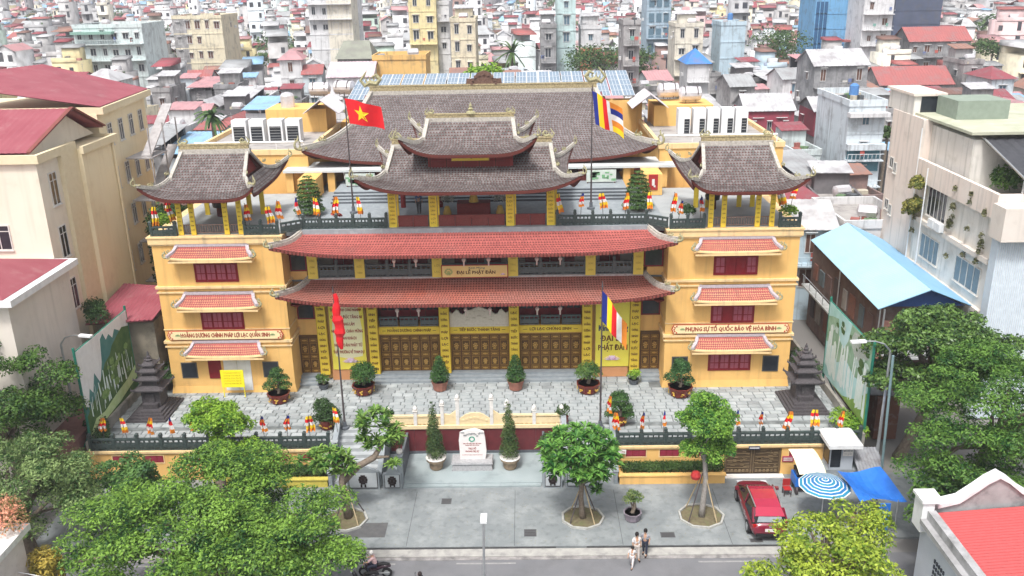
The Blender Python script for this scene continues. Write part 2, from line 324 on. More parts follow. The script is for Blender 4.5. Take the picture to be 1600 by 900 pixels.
# ================================================================ curved tiled roofs
def bump4(u, p=4): return np.abs(u)**p
class Roof:
    """curved hip / hip-and-gable roof. ctrl rows: (v, half width W, half depth D, z); flare and lift raise the corners"""
    def __init__(s, cx, cy, ctrl, lift, flare, vg=1.0, p=5, sag=.0):
        s.c = (cx, cy); s.k = np.array(ctrl, float); s.lift = lift; s.fl = flare; s.vg = vg; s.p = p; s.sag = sag
    def W(s, v): return np.interp(v, s.k[:, 0], s.k[:, 1])
    def D(s, v): return np.interp(v, s.k[:, 0], s.k[:, 2])
    def Z(s, v):
        z = np.interp(v, s.k[:, 0], s.k[:, 3]); return z-s.sag*4*v*(1-v)
    def fl_(s, v): return s.fl*np.clip(1-v/s.vg, 0, 1)**2
    def li_(s, v): return s.lift*np.clip(1-v/s.vg, 0, 1)**1.6
    def half(s, side, v): return (s.W(v) if side in 'FB' else s.D(v))+s.fl_(v)
    def P(s, side, u, v):
        u = np.asarray(u, float); v = np.asarray(v, float)
        h = s.half(side, v); o = (s.D(v) if side in 'FB' else s.W(v))+s.fl_(v)*bump4(u, s.p)
        z = s.Z(v)+s.li_(v)*bump4(u, s.p); t = u*h; cx, cy = s.c
        if side == 'F': x, y = cx+t, cy-o
        elif side == 'B': x, y = cx+t, cy+o
        elif side == 'L': x, y = cx-o, cy+t
        else: x, y = cx+o, cy+t
        return np.stack([x, y, z*np.ones_like(x)], -1)
    def tiles(s, side, tw=.32, tl=.34, v1=None, lift_t=.035, pointed=True, name='roof_tile', m=None, parent=None):
        vtop = v1 if v1 is not None else (1.0 if side in 'FB' else s.vg)
        vv = np.linspace(0, vtop, 60); pts = s.P(side, 0*vv, vv); Ls = np.linalg.norm(np.diff(pts, axis=0), axis=1).sum()
        nr = max(2, int(Ls/tl)); V = []; 
        for j in range(nr):
            va = j/nr*vtop; vb = min(vtop, (j+1.25)/nr*vtop); vm = va+(vb-va)*.45
            h = float(s.half(side, va)); n = max(2, int(round(2*h/tw))); off = (j % 2)*.5
            c = (np.arange(-1, n+1)+.5+off)*(2/n)-1; hw = (1/n)*.94
            l = np.clip(c-hw, -1, 1); r = np.clip(c+hw, -1, 1); ok = (r-l) > .002; l, r, c = l[ok], r[ok], np.clip(c[ok], -1, 1)
            q = lambda u, v, dz: s.P(side, u, np.full_like(u, v))+np.array([0, 0, dz])
            if pointed: V.append(np.stack([q(c, max(va, 0), lift_t), q(r, vm, lift_t*.8), q(r, vb, 0), q(l, vb, 0), q(l, vm, lift_t*.8)], 1))
            else: V.append(np.stack([q(l, va, lift_t), q(r, va, lift_t), q(r, vb, 0), q(l, vb, 0)], 1))
        A = np.concatenate(V); k = A.shape[1]; F = np.arange(len(A)*k).reshape(-1, k)
        if side in 'BL': F = F[:, ::-1]
        A = A+np.array([0, 0, .02])
        return tag(obj(np_mesh(name, A.reshape(-1, 3), F, m or dark_tile), name, parent), kind='stuff')
    def body(s, sides, m, parent, name='roof_boarding', th=.16, nu=28, nv=8):
        mb = MB()
        for side in sides:
            vt = 1.0 if side in 'FB' else s.vg
            us = np.linspace(-1, 1, nu+1); vs = np.linspace(0, vt, nv+1); U, Vv = np.meshgrid(us, vs)
            g = s.P(side, U, Vv); top = g-np.array([0, 0, .02]); bot = g-np.array([0, 0, th])
            b0 = len(mb.v); mb.v.extend(map(tuple, top.reshape(-1, 3))); mb.v.extend(map(tuple, bot.reshape(-1, 3))); n1 = (nu+1)*(nv+1)
            fs = []
            for j in range(nv):
                for i in range(nu):
                    a = b0+j*(nu+1)+i; fs.append((a, a+1, a+nu+2, a+nu+1)); c = a+n1; fs.append((c, c+nu+1, c+nu+2, c+1))
            for i in range(nu): a = b0+i; fs.append((a, a+n1, a+n1+1, a+1))
            mb.f.extend(fs); mb.m.extend([0]*len(fs))
        return mb.build(name, m, parent)
    def hip(s, sx, sy, n=9, v0=0, v1=None, dz=.0):
        vs = np.linspace(v0, s.vg if v1 is None else v1, n); cx, cy = s.c
        return [(cx+sx*(float(s.W(v))+float(s.fl_(v))), cy+sy*(float(s.D(v))+float(s.fl_(v))), float(s.Z(v)+s.li_(v))+dz) for v in vs]
    def verge(s, sx, sy, n=6, dz=0, inset=0):
        vs = np.linspace(s.vg, 1, n); cx, cy = s.c
        return [(cx+sx*(float(s.W(v))-inset), cy+sy*float(s.D(v)), float(s.Z(v))+dz) for v in vs]

def curl(mb, p, d, size=.8, r=.1, turns=1.1, n=14):
    """a rising spiral tip with flame spikes, p start, d horizontal direction"""
    p = Vector(p); d = Vector((d[0], d[1], 0)).normalized(); up = Vector((0, 0, 1)); path = []; rad = []
    for i in range(n):
        t = i/(n-1); a = -PI*.35+t*turns*2*PI*.8; rr = size*.5*(1-.62*t)
        path.append(p+d*(size*.25+rr*math.sin(a+.6)*.9)+up*(size*.42-rr*math.cos(a+.6)*.95)); rad.append(r*(1-.7*t))
    mb.tube([p-d*size*.5-up*.02]+path, [r*1.3]+rad, 6)
    for t in (.15, .4, .62):
        q = path[int(t*(n-1))]; mb.tube([q, q+up*size*.3-d*size*.12, q+up*size*.5-d*size*.02], [r*.7, r*.45, .01], 5)
    return mb
def beast(mb, p, d, size=.7):
    """small ridge-end creature: coiled body, head, raised tail"""
    p = Vector(p); d = Vector((d[0], d[1], 0)).normalized(); up = Vector((0, 0, 1)); s_ = size
    mb.tube([p-d*.6*s_, p-d*.2*s_+up*.25*s_, p+d*.25*s_+up*.15*s_, p+d*.5*s_+up*.45*s_, p+d*.25*s_+up*.75*s_, p-d*.05*s_+up*.6*s_], [v*s_ for v in (.1,.2,.2,.16,.13,.05)], 6)
    mb.tube([p-d*.5*s_, p-d*.8*s_+up*.4*s_, p-d*.5*s_+up*.8*s_, p-d*.35*s_+up*1.05*s_], [.12*s_, .12*s_, .08*s_, .02], 6)
    for k in range(4): q = p+d*(k*.25-.4)*s_+up*(.3+.05*k)*s_; mb.tube([q, q+up*.35*s_-d*.1*s_], [.07*s_, .01], 4)
    return mb
def smooth_path(P, n=3): return P
# ================================================================ gate building (three storeys between two wings)
ZT = 13.7
gate = thing('temple_gate_building', (0, 0, ZC), 'wide ochre temple gate building with two long red tiled roofs between plain wings', 'temple building')
for s_ in (-1, 1):
    m = MB(); a, b = sorted((s_*13.0, s_*21.7))
    m.box(a, b, 0, 12, ZC, 13.0); m.frus((a+b)/2, 6, ZC, ZC+.5, (b-a)/2+.1, 6.1, (b-a)/2+.012, 6.012)
    m.build('wing_wall', ochre, gate)
    m = MB()
    for z, h, pr in ((13.0, .12, .08), (13.12, .42, .16), (13.54, .1, .22), (9.62, .10, .10), (9.95, .16, .14), (5.62, .10, .10), (5.93, .18, .14), (6.9, .06, .05)):
        m.box(a-pr, b+pr, -pr, .0, z, z+h); m.box(a-pr, a, .0, 12, z, z+h); m.box(b, b+pr, .0, 12, z, z+h)
    m.box(a, b, 0, 12, 13.0, 13.64)
    m.build('cornice', ochre_trim, gate)
# centre body
m = MB(); m.box(-13, 13, 4.2, 14, ZC, 13.3); m.box(-13, 13, 2.25, 4.2, 8.2, 9.9)
for a, b in ((-13, -11.85), (11.85, 13)): m.box(a, b, 1.7, 4.2, 9.9, 10.5)
m.box(-13, -8.05, 2.25, 4.2, ZC, 8.2); m.box(8.05, 13, 2.25, 4.2, ZC, 8.2); m.box(-8.05, 8.05, 2.3, 4.2, 5.42, 6.06); m.box(-8.05, 8.05, 2.45, 4.2, ZC, 5.42)
m.build('centre_wall', ochre, gate)
m = MB(); m.box(-13, 13, .9, 16, 13.3, ZT); m.build('terrace_slab', grey_stone, gate)
m = MB(); m.box(-13, 13, 1.2, 4.2, 13.1, 13.298); m.box(-8.05, 8.05, 2.3, 3.9, 8.0, 8.198); m.build('gallery_ceiling', soffit, gate)
m = MB(); m.box(-11.8, 11.8, 4.08, 4.198, 9.9, 13.1); m.build('gallery_back_wall', mat('gallery_wall', (.55,.53,.48), (.5,.47,.42)), gate)
m = MB(); m.box(-8.0, 8.0, 3.5, 3.9, 6.06, 8.0); m.build('mezzanine_back', soffit, gate)
# steps
m = MB()
for k, (y0, z) in enumerate(((1.1, .16), (1.45, .31), (1.8, .46))): m.box(-8.0, 8.0, y0, 2.3 if k == 2 else y0+.36, ZC, ZC+z)
for s_ in (-1, 1):
    for k, (y0, z) in enumerate(((.9, .16), (1.25, .31), (1.6, .46))): a, b = sorted((s_*11.6, s_*12.96)); m.box(a, b, y0, 2.25 if k == 2 else y0+.36, ZC, ZC+z)
m.build('steps', mat('step_stone', (.22,.25,.27), (.30,.33,.35), rough=.7, scale=3), gate)
for s_ in (-1, 1): a, b = sorted((s_*8.2, s_*10.7)); MB().box(a, b, 1.85, 2.248, ZC, 2.9).build('banner_plinth', mat('plinth_orange', (.62,.30,.14), (.58,.27,.12)), gate)

def tile_band(cy, ctrl, lift, fl, W0):
    r = Roof(0, cy, ctrl, lift, fl); g = r.body('FLR', soffit, gate, 'roof', .14)
    for side in 'FLR': r.tiles(side, .19, .23, m=red_tile, name='roof_tile', parent=g, pointed=True)
    for sx in (-1, 1):
        mb = MB(); p = r.hip(sx, -1, 10, dz=-.02); mb.sweep(p, .30, .26); mb.sweep([(q[0], q[1], q[2]+.26) for q in p], .16, .12); mb.build('hip_ridge', mortar, g)
        mb = MB(); curl(mb, (p[0][0], p[0][1], p[0][2]+.15), (sx, -.6), (.46), .10); beast(mb, (p[1][0]-sx*.15, p[1][1]+.2, p[1][2]+.35), (sx, -.6), .30); mb.build('corner_finial', orn_mat, g)
    mb = MB(); D1 = ctrl[-1][2]; W1 = ctrl[-1][1]
    mb.box(-W1-.1, W1+.1, cy-D1-.02, cy-D1+.36, ctrl[-1][3]-.04, ctrl[-1][3]+.2); mb.build('top_ridge', mat('ridge_cap', (.56,.53,.52), (.40,.36,.35), rough=.9, scale=5, stain=((.3,.12,.1), .4, 3)), g)
    mb = MB()   # round eave tile ends
    for i in range(int(2*W0/.24)):
        u = -1+2*(i+.5)/int(2*W0/.24); q = r.P('F', u, 0.)
        mb.box(q[0]-.07, q[0]+.07, q[1]-.03, q[1]+.05, q[2]-.15, q[2]+.03)
    tag(mb.build('eave_tile_ends', mat('eave_ends', (.24,.06,.05), rough=.8), g), kind='stuff')
    return r
r1 = tile_band(6, [(0, 12.75, 7.0, 8.85), (.5, 12.25, 5.55, 9.2), (1, 11.75, 4.2, 9.82)], .95, .55, 13.3)
r2 = tile_band(6, [(0, 12.75, 7.0, 12.3), (.5, 12.25, 5.95, 12.75), (1, 11.75, 4.95, 13.45)], .9, .6, 13.3)
# lower roof has faded tiles in its middle stretch
for o in gate.children:
    if o.name.startswith('roof') and 'tile' not in o.name:
        for c in o.children:
            if c.name.startswith('roof_tile') and o.name == 'roof': c.data.materials[0] = mat('worn_red_tile', (.46,.115,.075), (.36,.16,.13), rough=.75, scale=.28, amt=.5, island=.12, stain=((.33,.19,.165), .5, .35), spec=.3)

# brackets and columns
COUP = ['HOẰNG','DƯƠNG','CHÍNH','PHÁP','LỢI','LẠC','CHÚNG','SINH','TIẾP','BƯỚC','THÁNH','TĂNG']
col_mesh = MB().box(-.33, .33, -.22, .22, 0, 6.3).mesh('column', yellow_board)
edge_m = MB().box(-.36, -.332, -.25, .2, 0, 6.3).box(.332, .36, -.25, .2, 0, 6.3).mesh('board_edge', mat('board_edge', (.66,.42,.04)))
for i, x in enumerate((-11.2, -7.55, -2.42, 2.55, 7.75, 11.15)):
    c = place(col_mesh, 'couplet_column', gate, (x, 2.0, .45)); place(edge_m, 'board_edge', c)
    for k in range(12): tx = text(COUP[(k+i*5) % 12], 'lettering', None, (0, -.235, 5.55-.47*k), .25, ink_brown, w=.46, bold=.004); tx.parent = c
up_mesh = MB().box(-.34, .34, -.22, .22, 0, 3.0).mesh('column', mat('upper_board', (.80,.64,.10), (.74,.58,.12)))
for i, x in enumerate((-11.38, -8.1, -2.72, 2.56, 7.92, 11.22)):
    c = place(up_mesh, 'upper_column', gate, (x, 1.72, 10.0-ZC))
    for k in range(4): tx = text(COUP[(k+i*7) % 12], 'lettering', None, (0, -.235, 1.75-.45*k), .2, mat('faded_letters', (.5,.36,.08)), w=.36); tx.parent = c
bm_ = MB(); bm_.frus(0, 0, 0, .14, .12, .3, .2, .5); bm_.frus(0, 0, .14, .32, .26, .5, .38, .75); bk = bm_.mesh('bracket', redwood)
for x in (-11.38, -8.1, -2.72, 2.56, 7.92, 11.22, -12.7, 12.7): place(bk, 'bracket', gate, (x, 1.35, 11.9-ZC))
for x in (-11.2, -7.55, -2.42, 2.55, 7.75, 11.15, -12.7, 12.7): place(bk, 'bracket', gate, (x, 1.6, 8.0-ZC))
# folding doors
lf = MB(); W_, H_ = .66, 2.84
lf.cur = 0; lf.box(-.32, .32, -.03, .03, 0, H_); lf.cur = 1
for z0, z1 in ((.1, .34), (.42, 1.14), (1.22, 1.46), (1.56, 2.4), (2.48, 2.74)):
    for a, b, c, d in ((-.27, .27, z0, z0+.035), (-.27, .27, z1-.035, z1), (-.27, -.235, z0+.035, z1-.035), (.235, .27, z0+.035, z1-.035)): lf.box(a, b, -.05, -.03, c, d)
lf.cur = 2
for zc, r_ in ((.78, .14), (1.98, .17)):
    for k in range(7): a = 2*PI*k/7; lf.bx((r_*.75*math.cos(a), -.052, zc+r_*math.sin(a)), (.085, .04, .085))
    lf.bx((0, -.06, zc), (.13, .06, .13)); lf.bx((0, -.05, zc-r_*1.5), (.2, .03, .05))
for zc in (.22, 1.34, 2.61): lf.bx((0, -.045, zc), (.36, .03, .07)); lf.bx((0, -.05, zc), (.1, .05, .1))
lf.cur = 3; lf.box(-.333, -.322, -.045, .03, 0, H_); lf.box(.322, .333, -.045, .03, 0, H_)
leaf_me = lf.mesh('door_leaf', [gold_dark, gold, gold_hi, soffit])
for (a, b) in ((-7.2, -2.8), (-2.05, 2.18), (2.9, 7.4)):
    m = MB(); m.box(a, b, 2.30, 2.42, 5.34, 5.42); m.box(a, a+.05, 2.3, 2.42, 2.56, 5.34); m.box(b-.05, b, 2.3, 2.42, 2.56, 5.34); d = m.build('folding_door', gold, gate)
    wl = (b-a-.1)/6
    for k in range(6): place(leaf_me, 'door_leaf', d, (a+.05+wl*(k+.5), 2.36, 2.5), sc=(wl/.66, 1, 1))
for a, b in ((-13.0, -11.62), (11.6, 13.0)):
    m = MB(); m.box(a, b, 2.1, 2.24, 5.36, 5.5); m.box(a, a+.05, 2.1, 2.24, 2.5, 5.36); m.box(b-.05, b, 2.1, 2.24, 2.5, 5.36); d = m.build('side_door', gold_dark, gate); wl = (b-a-.1)/2
    for k in range(2): place(leaf_me, 'door_leaf', d, (a+.05+wl*(k+.5), 2.17, 2.5), sc=(wl/.66, 1, 1))
# name boards over the doors
for (a, b, t) in ((-7.2, -2.8, '—  HOẰNG DƯƠNG CHÍNH PHÁP  —'), (-2.05, 2.18, '—  TIẾP BƯỚC THÁNH TĂNG  —'), (2.9, 7.4, '—  LỢI LẠC CHÚNG SINH  —')):
    m = MB(); m.box(a, b, 2.18, 2.30, 5.5, 6.03); n_ = m.build('name_board', yellow_board, gate); text(t, 'lettering', n_, ((a+b)/2, 2.17, 5.76), .30, ink_brown, w=(b-a)*.88, bold=.008)
# mezzanine windows, railing, scroll
for i, (a, b) in enumerate(((-7.2, -2.8), (-2.05, 2.18), (2.9, 7.4))):
    n = 4
    for k in range(n):
        x0 = a+(b-a)*k/n; x1 = a+(b-a)*(k+1)/n; m = MB(); m.cur = 0
        m.box(x0+.02, x1-.02, 3.40, 3.48, 6.1, 8.0); m.cur = 1
        for j in range(2):
            c0 = x0+.1+j*(x1-x0-.12)/2; m.box(c0, c0+(x1-x0)/2-.12, 3.37, 3.398, 6.9, 7.85)
        m.build('mezzanine_window', [window_red, glass_dark], gate)
rail_m = mat('dull_slate_rail', (.085,.10,.105), (.12,.14,.14), rough=.6, scale=8)
def rail_run(parent, x0, x1, y, z, h, n, mt=slate_rail, posts=True, name='rail_panel', th=.12):
    """dark carved railing along x: each panel and each post its own piece"""
    wd = (x1-x0)/n
    key = (round(wd, 3), h, th, mt.name)
    if key not in RC:
        p = MB(); a = wd-.16; p.box(-a/2, a/2, -th/2, th/2, .0, .07); p.box(-a/2, a/2, -th/2-.015, th/2+.015, h-.12, h)
        p.box(-a/2, a/2, -th/2+.03, th/2-.03, h*.16, h*.62); 
        for k in range(4): xx = -a/2+a*(k+.5)/4; p.bx((xx, -th/2+.02, h*.39), (a/4*.66, .03, h*.26))
        for k in range(5): xx = -a/2+a*k/4; xx = max(-a/2+.04, min(a/2-.04, xx)); p.bx((xx, 0, h*.75), (.08, th*.7, h*.26)); p.bx((xx, 0, h*.11), (.08, th*.7, h*.12))
        q = MB(); q.box(-.08, .08, -.09, .09, 0, h+.08); q.frus(0, 0, h+.08, h+.14, .08, .09, .12, .12); q.frus(0, 0, h+.14, h+.3, .09, .09, .1, .1); q.frus(0, 0, h+.3, h+.38, .1, .1, .04, .04)
        RC[key] = (p.mesh(name, mt), q.mesh('rail_post', mt))
    pm_, qm = RC[key]; off = root_loc(parent)
    for k in range(n): place(pm_, name, parent, (x0+wd*(k+.5)-off.x, y-off.y, z-off.z))
    if posts:
        for k in range(n+1): place(qm, 'rail_post', parent, (x0+wd*k-off.x, y-off.y, z-off.z))
RC = {}
for a, b, n in ((-7.2, -2.8, 3), (2.9, 7.4, 3)): rail_run(gate, a, b, 2.3, 6.07, .72, n, rail_m, posts=False)
m = MB(); half = [(0, 1.5), (.25, 1.42), (.5, 1.3), (.85, 1.2), (1.0, 1.02), (1.18, .92), (1.35, 1.0), (1.45, 1.2), (1.62, 1.28), (1.78, 1.12), (1.9, 1.0), (2.1, 1.12), (2.12, 0)]
poly = [(x, z) for x, z in half]+[(-x, z) for x, z in reversed(half[1:])]
m.prism([(x+.06, z+6.06) for x, z in reversed(poly)], 2.05, 2.2)
for k in range(9): a = PI*k/8; m.bx((.06+.95*math.cos(a), 2.03, 6.45+.75*math.sin(a)), (.16, .05, .12)); 
for k in range(5): m.bx((.06+(k-2)*.4, 2.02, 6.5+.25*(2-abs(k-2))*.6), (.28, .06, .16))
m.box(-2.0, 2.12, 2.02, 2.2, 6.062, 6.2); m.build('carved_scroll', mat('scroll_cream', (.72,.66,.55), (.55,.49,.4), scale=9, amt=.9), gate)
# side windows
def window(parent, x0, x1, y, z0, z1, n=4, name='window', fm=None, pm_=None, blind=()):
    fm = fm or window_red; pm_ = pm_ or pinkpane; f = MB(); t = .09
    f.box(x0, x1, y-.05, y, z0, z0+t); f.box(x0, x1, y-.05, y, z1-t, z1); f.box(x0, x0+t, y-.05, y, z0+t, z1-t); f.box(x1-t, x1, y-.05, y, z0+t, z1-t); f.box(x0+t, x1-t, y-.012, y, z0+t, z1-t)
    o = f.build(name, fm, parent); wd = (x1-x0-2*t)/n
    for k in range(n):
        s = MB(); a = x0+t+wd*k+.015; b = a+wd-.03; s.cur = 0; s.box(a, b, y-.045, y-.013, z0+t+.01, z1-t-.01); s.cur = 1
        zz = z0+t+(z1-z0-2*t)*.42
        if k not in blind:
            for p, q in ((z0+t+.09, zz-.03), (zz+.04, z1-t-.09)):
                for j in range(2): c = a+.06+j*(b-a-.07)/2; s.box(c, c+(b-a-.17)/2, y-.055, y-.045, p, q)
        s.build('casement', [fm, pm_], o)
    return o
for s_ in (-1, 1):
    xc = s_*17.55
    for z0, z1, dx, bl in ((10.4, 11.8, 0, (1, 2) if s_ > 0 else ()), (6.92, 8.3, 0, (1,) if s_ > 0 else ()), (3.35, 4.72, -.05, ())):
        if s_ < 0 and z0 < 4: continue
        window(gate, xc-1.48, xc+1.48, -.003, z0, z1, 4, blind=bl)
# ground floor left: maroon lintel and white double door
m = MB(); m.box(-19.0, -15.95, -.06, -.003, 4.6, 4.78); m.box(-19.0, -18.1, -.05, -.003, 3.2, 4.6); m.build('lintel_panel', window_red, gate)
m = MB(); m.box(-17.9, -16.97, -.07, -.003, ZC, 4.58); m.box(-16.94, -16.0, -.07, -.003, ZC, 4.58); m.box(-17.8, -17.05, -.08, -.07, 2.3, 3.2); m.box(-16.85, -16.1, -.08, -.07, 2.3, 3.2); m.build('white_door', white_paint, gate)
for x, s_ in ((-20.37, -1), (20.42, 1), (14.1, 1), (-14.6, -1)):
    m = MB(); m.cur = 0; m.box(x-.56, x+.56, -.04, -.003, 3.24, 4.44); m.cur = 1; m.box(x-.49, x+.49, -.048, -.04, 3.31, 4.37); m.build('black_plaque', [mat('plaque_edge', (.1,.09,.08)), glass_dark], gate)
# awnings over the wing windows
def awning(xc, zt, zb, wt, wb, dp):
    r = Roof(xc, .9, [(0, wb-.1, .9+dp-.05, zb), (.55, (wt+wb)/2-.12, .9+dp*.5, zb+(zt-zb)*.45), (1, wt, .9, zt)], .16, .1, p=4)
    g = r.body('F', ochre_trim, gate, 'awning', .12, 14, 5); r.tiles('F', .15, .17, name='awning_tile', m=red_tile, parent=g)
    for sx in (-1, 1):
        mb = MB(); p = r.hip(sx, -1, 6, dz=0); mb.sweep(p, .22, .16); mb.build('hip_ridge', mat('lilac_mortar', (.52,.47,.50), (.38,.33,.36), scale=8), g)
        mb = MB(); curl(mb, (p[0][0], p[0][1]+.1, p[0][2]), (sx, -.15), .42, .09); beast(mb, (p[1][0]+sx*.05, p[1][1]+.25, p[1][2]+.1), (sx, -.3), .32); mb.build('corner_finial', orn_mat, g)
        mb = MB(); c = r.hip(sx, -1, 2); 
        x0, x1 = sorted((xc+sx*wt, xc+sx*(wb))); mb.prismx([(-dp, zb+.0), (0, zb-.05), (0, zt-.05)], x0 if sx > 0 else x1-.1, x0+.1 if sx > 0 else x1); mb.build('awning_cheek', ochre_trim, g)
    mb = MB(); mb.box(xc-wt-.08, xc+wt+.08, -.16, -.003, zt-.06, zt+.14); mb.build('top_ridge', mat('lilac_mortar', (0, 0, 0)), g)
    mb = MB(); mb.box(xc-wb+.02, xc+wb-.02, -dp+.03, -.003, zb-.26, zb-.13); mb.build('ledge', ochre_trim, g)
for s_ in (-1, 1):
    awning(s_*17.55-.05, 13.0, 12.25, 2.35, 2.85, .85); awning(s_*17.55, 9.58, 8.75, 2.3, 2.8, .85); awning(s_*17.5, 6.0, 5.18, 2.25, 2.75, .85)
# long sign boards on the wings
for s_, t in ((-1, 'HOẰNG DƯƠNG CHÍNH PHÁP LỢI LẠC QUẦN SINH'), (1, 'PHỤNG SỰ TỔ QUỐC BẢO VỆ HÒA BÌNH')):
    xc = s_*17.45; m = MB(); m.cur = 1; m.prism([(xc-4.05, 6.55), (xc-3.9, 6.22), (xc+3.9, 6.22), (xc+4.05, 6.55), (xc+3.9, 6.88), (xc-3.9, 6.88)], -.2, -.145)
    m.cur = 0; m.prism([(xc-3.98, 6.55), (xc-3.86, 6.25), (xc+3.86, 6.25), (xc+3.98, 6.55), (xc+3.86, 6.85), (xc-3.86, 6.85)], -.215, -.2)
    for e in (-1, 1):
        m.cur = 1
        for k in range(5): a = -PI*.4+PI*.8*k/4; m.bx((xc+e*(3.62+.26*math.cos(a)), -.225, 6.55+.24*math.sin(a)), (.09, .03, .09))
        m.cur = 2; m.bx((xc+e*3.3, -.222, 6.55), (.34, .02, .1)); m.bx((xc+e*3.3, -.222, 6.60), (.16, .02, .1))
    b_ = m.build('sign_board', [cream_board, mat('sign_red', (.55,.06,.04)), mat('sign_mark', (.42,.5,.25))], gate)
    text(t, 'lettering', b_, (xc, -.225, 6.54), .42, ink_red, w=6.2, bold=.012)
# upper gallery
for a, b, n in ((-11.04, -8.44, 2), (-7.76, -3.06, 3), (-2.38, 2.22, 3), (2.9, 7.58, 3), (8.26, 10.88, 2)): rail_run(gate, a, b, 1.72, 10.02, .92, n, rail_m, posts=True)
for xc, wd in ((-9.7, 1.5), (-5.4, 3.6), (0, 3.4), (5.2, 3.6), (9.5, 1.5)):
    n = max(1, round(wd/.8))
    for k in range(n):
        m = MB(); a = xc-wd/2+wd*k/n; b = a+wd/n-.04; m.cur = 0; m.box(a, b, 4.0, 4.078, 10, 12.6); m.cur = 1; m.box(a+.1, b-.1, 3.985, 4.0, 11.2, 12.45)
        m.build('gallery_window', [window_red, glass_dark], gate)
for a, b, z0, z1, y in ((-12.95, -11.78, 10.52, 12.3, 1.7), (11.6, 12.95, 10.52, 12.3, 1.7), (-12.95, -11.7, 6.72, 7.9, 2.25), (11.6, 12.95, 6.72, 7.9, 2.25)):
    m = MB(); m.cur = 0; m.box(a, b, y-.04, y-.002+.2, z0, z1); m.cur = 1; m.box(a+.1, b-.1, y-.05, y-.04, z0+.1, z1-.1); m.build('side_window', [window_red, glass_dark], gate)
m = MB(); m.box(-13, 13, 1.9, 2.25, 9.7, 10.0); m.build('gallery_floor_edge', grey_stone, gate)

# ================================================================ roofs of the terrace buildings
def irimoya(parent, cx, cy, ctrl, vg, lift, fl, tm, tw=.20, tl=.22, hipw=.3, fin=.8, ridge_h=.55, gable_m=None, sag=0, sides='FBLR', beastsz=.8, ridge_beast=.7):
    r = Roof(cx, cy, ctrl, lift, fl, vg, sag=sag); g = r.body('FBLR', soffit, parent, 'roof', .18)
    for sd_ in sides: r.tiles(sd_, tw, tl, m=tm, parent=g)
    for sx in (-1, 1):
        for sy in (-1, 1):
            mb = MB(); p = r.hip(sx, sy, 9); mb.sweep([(q[0], q[1], q[2]-.03) for q in p], hipw, hipw*.8); mb.sweep([(q[0], q[1], q[2]+hipw*.8-.03) for q in p], hipw*.55, hipw*.45)
            k = r.verge(sx, sy, 5); mb.sweep([(q[0]-sx*.12, q[1], q[2]-.03) for q in k], hipw*1.1, hipw*1.2)
            mb.build('hip_ridge', mortar, g)
            mb = MB(); curl(mb, (p[0][0], p[0][1], p[0][2]+.12), (sx, sy), fin, fin*.13); beast(mb, (p[3][0], p[3][1], p[3][2]+hipw*.9), (sx, sy), fin*.55)
            if ridge_beast: beast(mb, (k[0][0]+sx*.1, k[0][1], k[0][2]+.35), (sx*.4, sy), ridge_beast*.55)
            mb.build('corner_finial', orn_mat, g)
        v = r.verge(sx, -1, 5); b_ = r.verge(sx, 1, 5); mb = MB(); pl = [(q[1], q[2]-.1) for q in v]+[(q[1], q[2]-.1) for q in reversed(b_[:-1])]
        x = v[0][0]-sx*.55; mb.prismx(pl, min(x, x+sx*.1), max(x, x+sx*.1)); mb.build('gable', gable_m or redwood, g)
    W1 = ctrl[-1][1]; z = ctrl[-1][3]; mb = MB(); mb.box(cx-W1-.1, cx+W1+.1, cy-.2, cy+.2, z-.12, z+ridge_h*.35); mb.build('main_ridge', mortar, g)
    mb = MB(); mb.box(cx-W1, cx+W1, cy-.12, cy+.12, z+ridge_h*.35, z+ridge_h*.85); mb.box(cx-W1-.1, cx+W1+.1, cy-.16, cy+.16, z+ridge_h*.85, z+ridge_h)
    n = int(W1*2/.35)
    for i in range(n): mb.bx((cx-W1+2*W1*(i+.5)/n, cy-.13, z+ridge_h*.6), (.2, .05, ridge_h*.28))
    mb.build('ridge_band', mat('ridge_band', (.55,.46,.26), (.25,.2,.12), scale=9, stain=((.1,.1,.07), .5, 8)), g)
    mb = MB()
    for sx in (-1, 1): beast(MB(), (cx+sx*(W1-.3), cy, z+ridge_h*.9), (-sx, 0), ridge_beast).build('ridge_beast', orn_mat, g)
    return r, g
# ---- central pavilion
CX = -.17
pav = thing('gate_pavilion', (CX, 4, ZT), 'two-tiered pavilion with curved brown tiled roofs in the middle of the roof terrace', 'pavilion')
PR, pg = irimoya(pav, CX, 4, [(0, 6.75, 4.7, 16.5), (.3, 6.15, 3.6, 16.85), (.55, 5.75, 2.5, 17.35), (1, 5.5, .0, 18.7)], .55, 1.15, .55, dark_tile, fin=.55, ridge_beast=.6, hipw=.23)
TR, tg = irimoya(pav, CX-.05, 4, [(0, 3.95, 3.15, 18.62), (.3, 3.55, 2.4, 18.95), (.55, 3.2, 1.6, 19.35), (1, 3.0, 0, 20.5)], .55, 1.25, .55, dark_tile, fin=.52, ridge_beast=.45, ridge_h=.42, hipw=.23)
m = MB(); m.lathe([(.35, 0), (.3, .12), (.12, .2), (.2, .32), (.08, .42), (.12, .5), (.02, .75)], (CX, 4, 20.9), 8); m.build('ridge_jewel', orn_mat, pav)
m = MB(); m.box(CX-2.85, CX+2.85, 2.0, 6, 17.0, 18.95); m.build('upper_storey', redwood, pav)
m = MB(); m.box(CX-3.0, CX+3.0, 1.7, 2.0, 17.1, 17.42); m.box(CX-3.1, CX+3.1, 1.82, 2.1, 17.42, 17.5); m.build('tier_sill', mortar, pav)
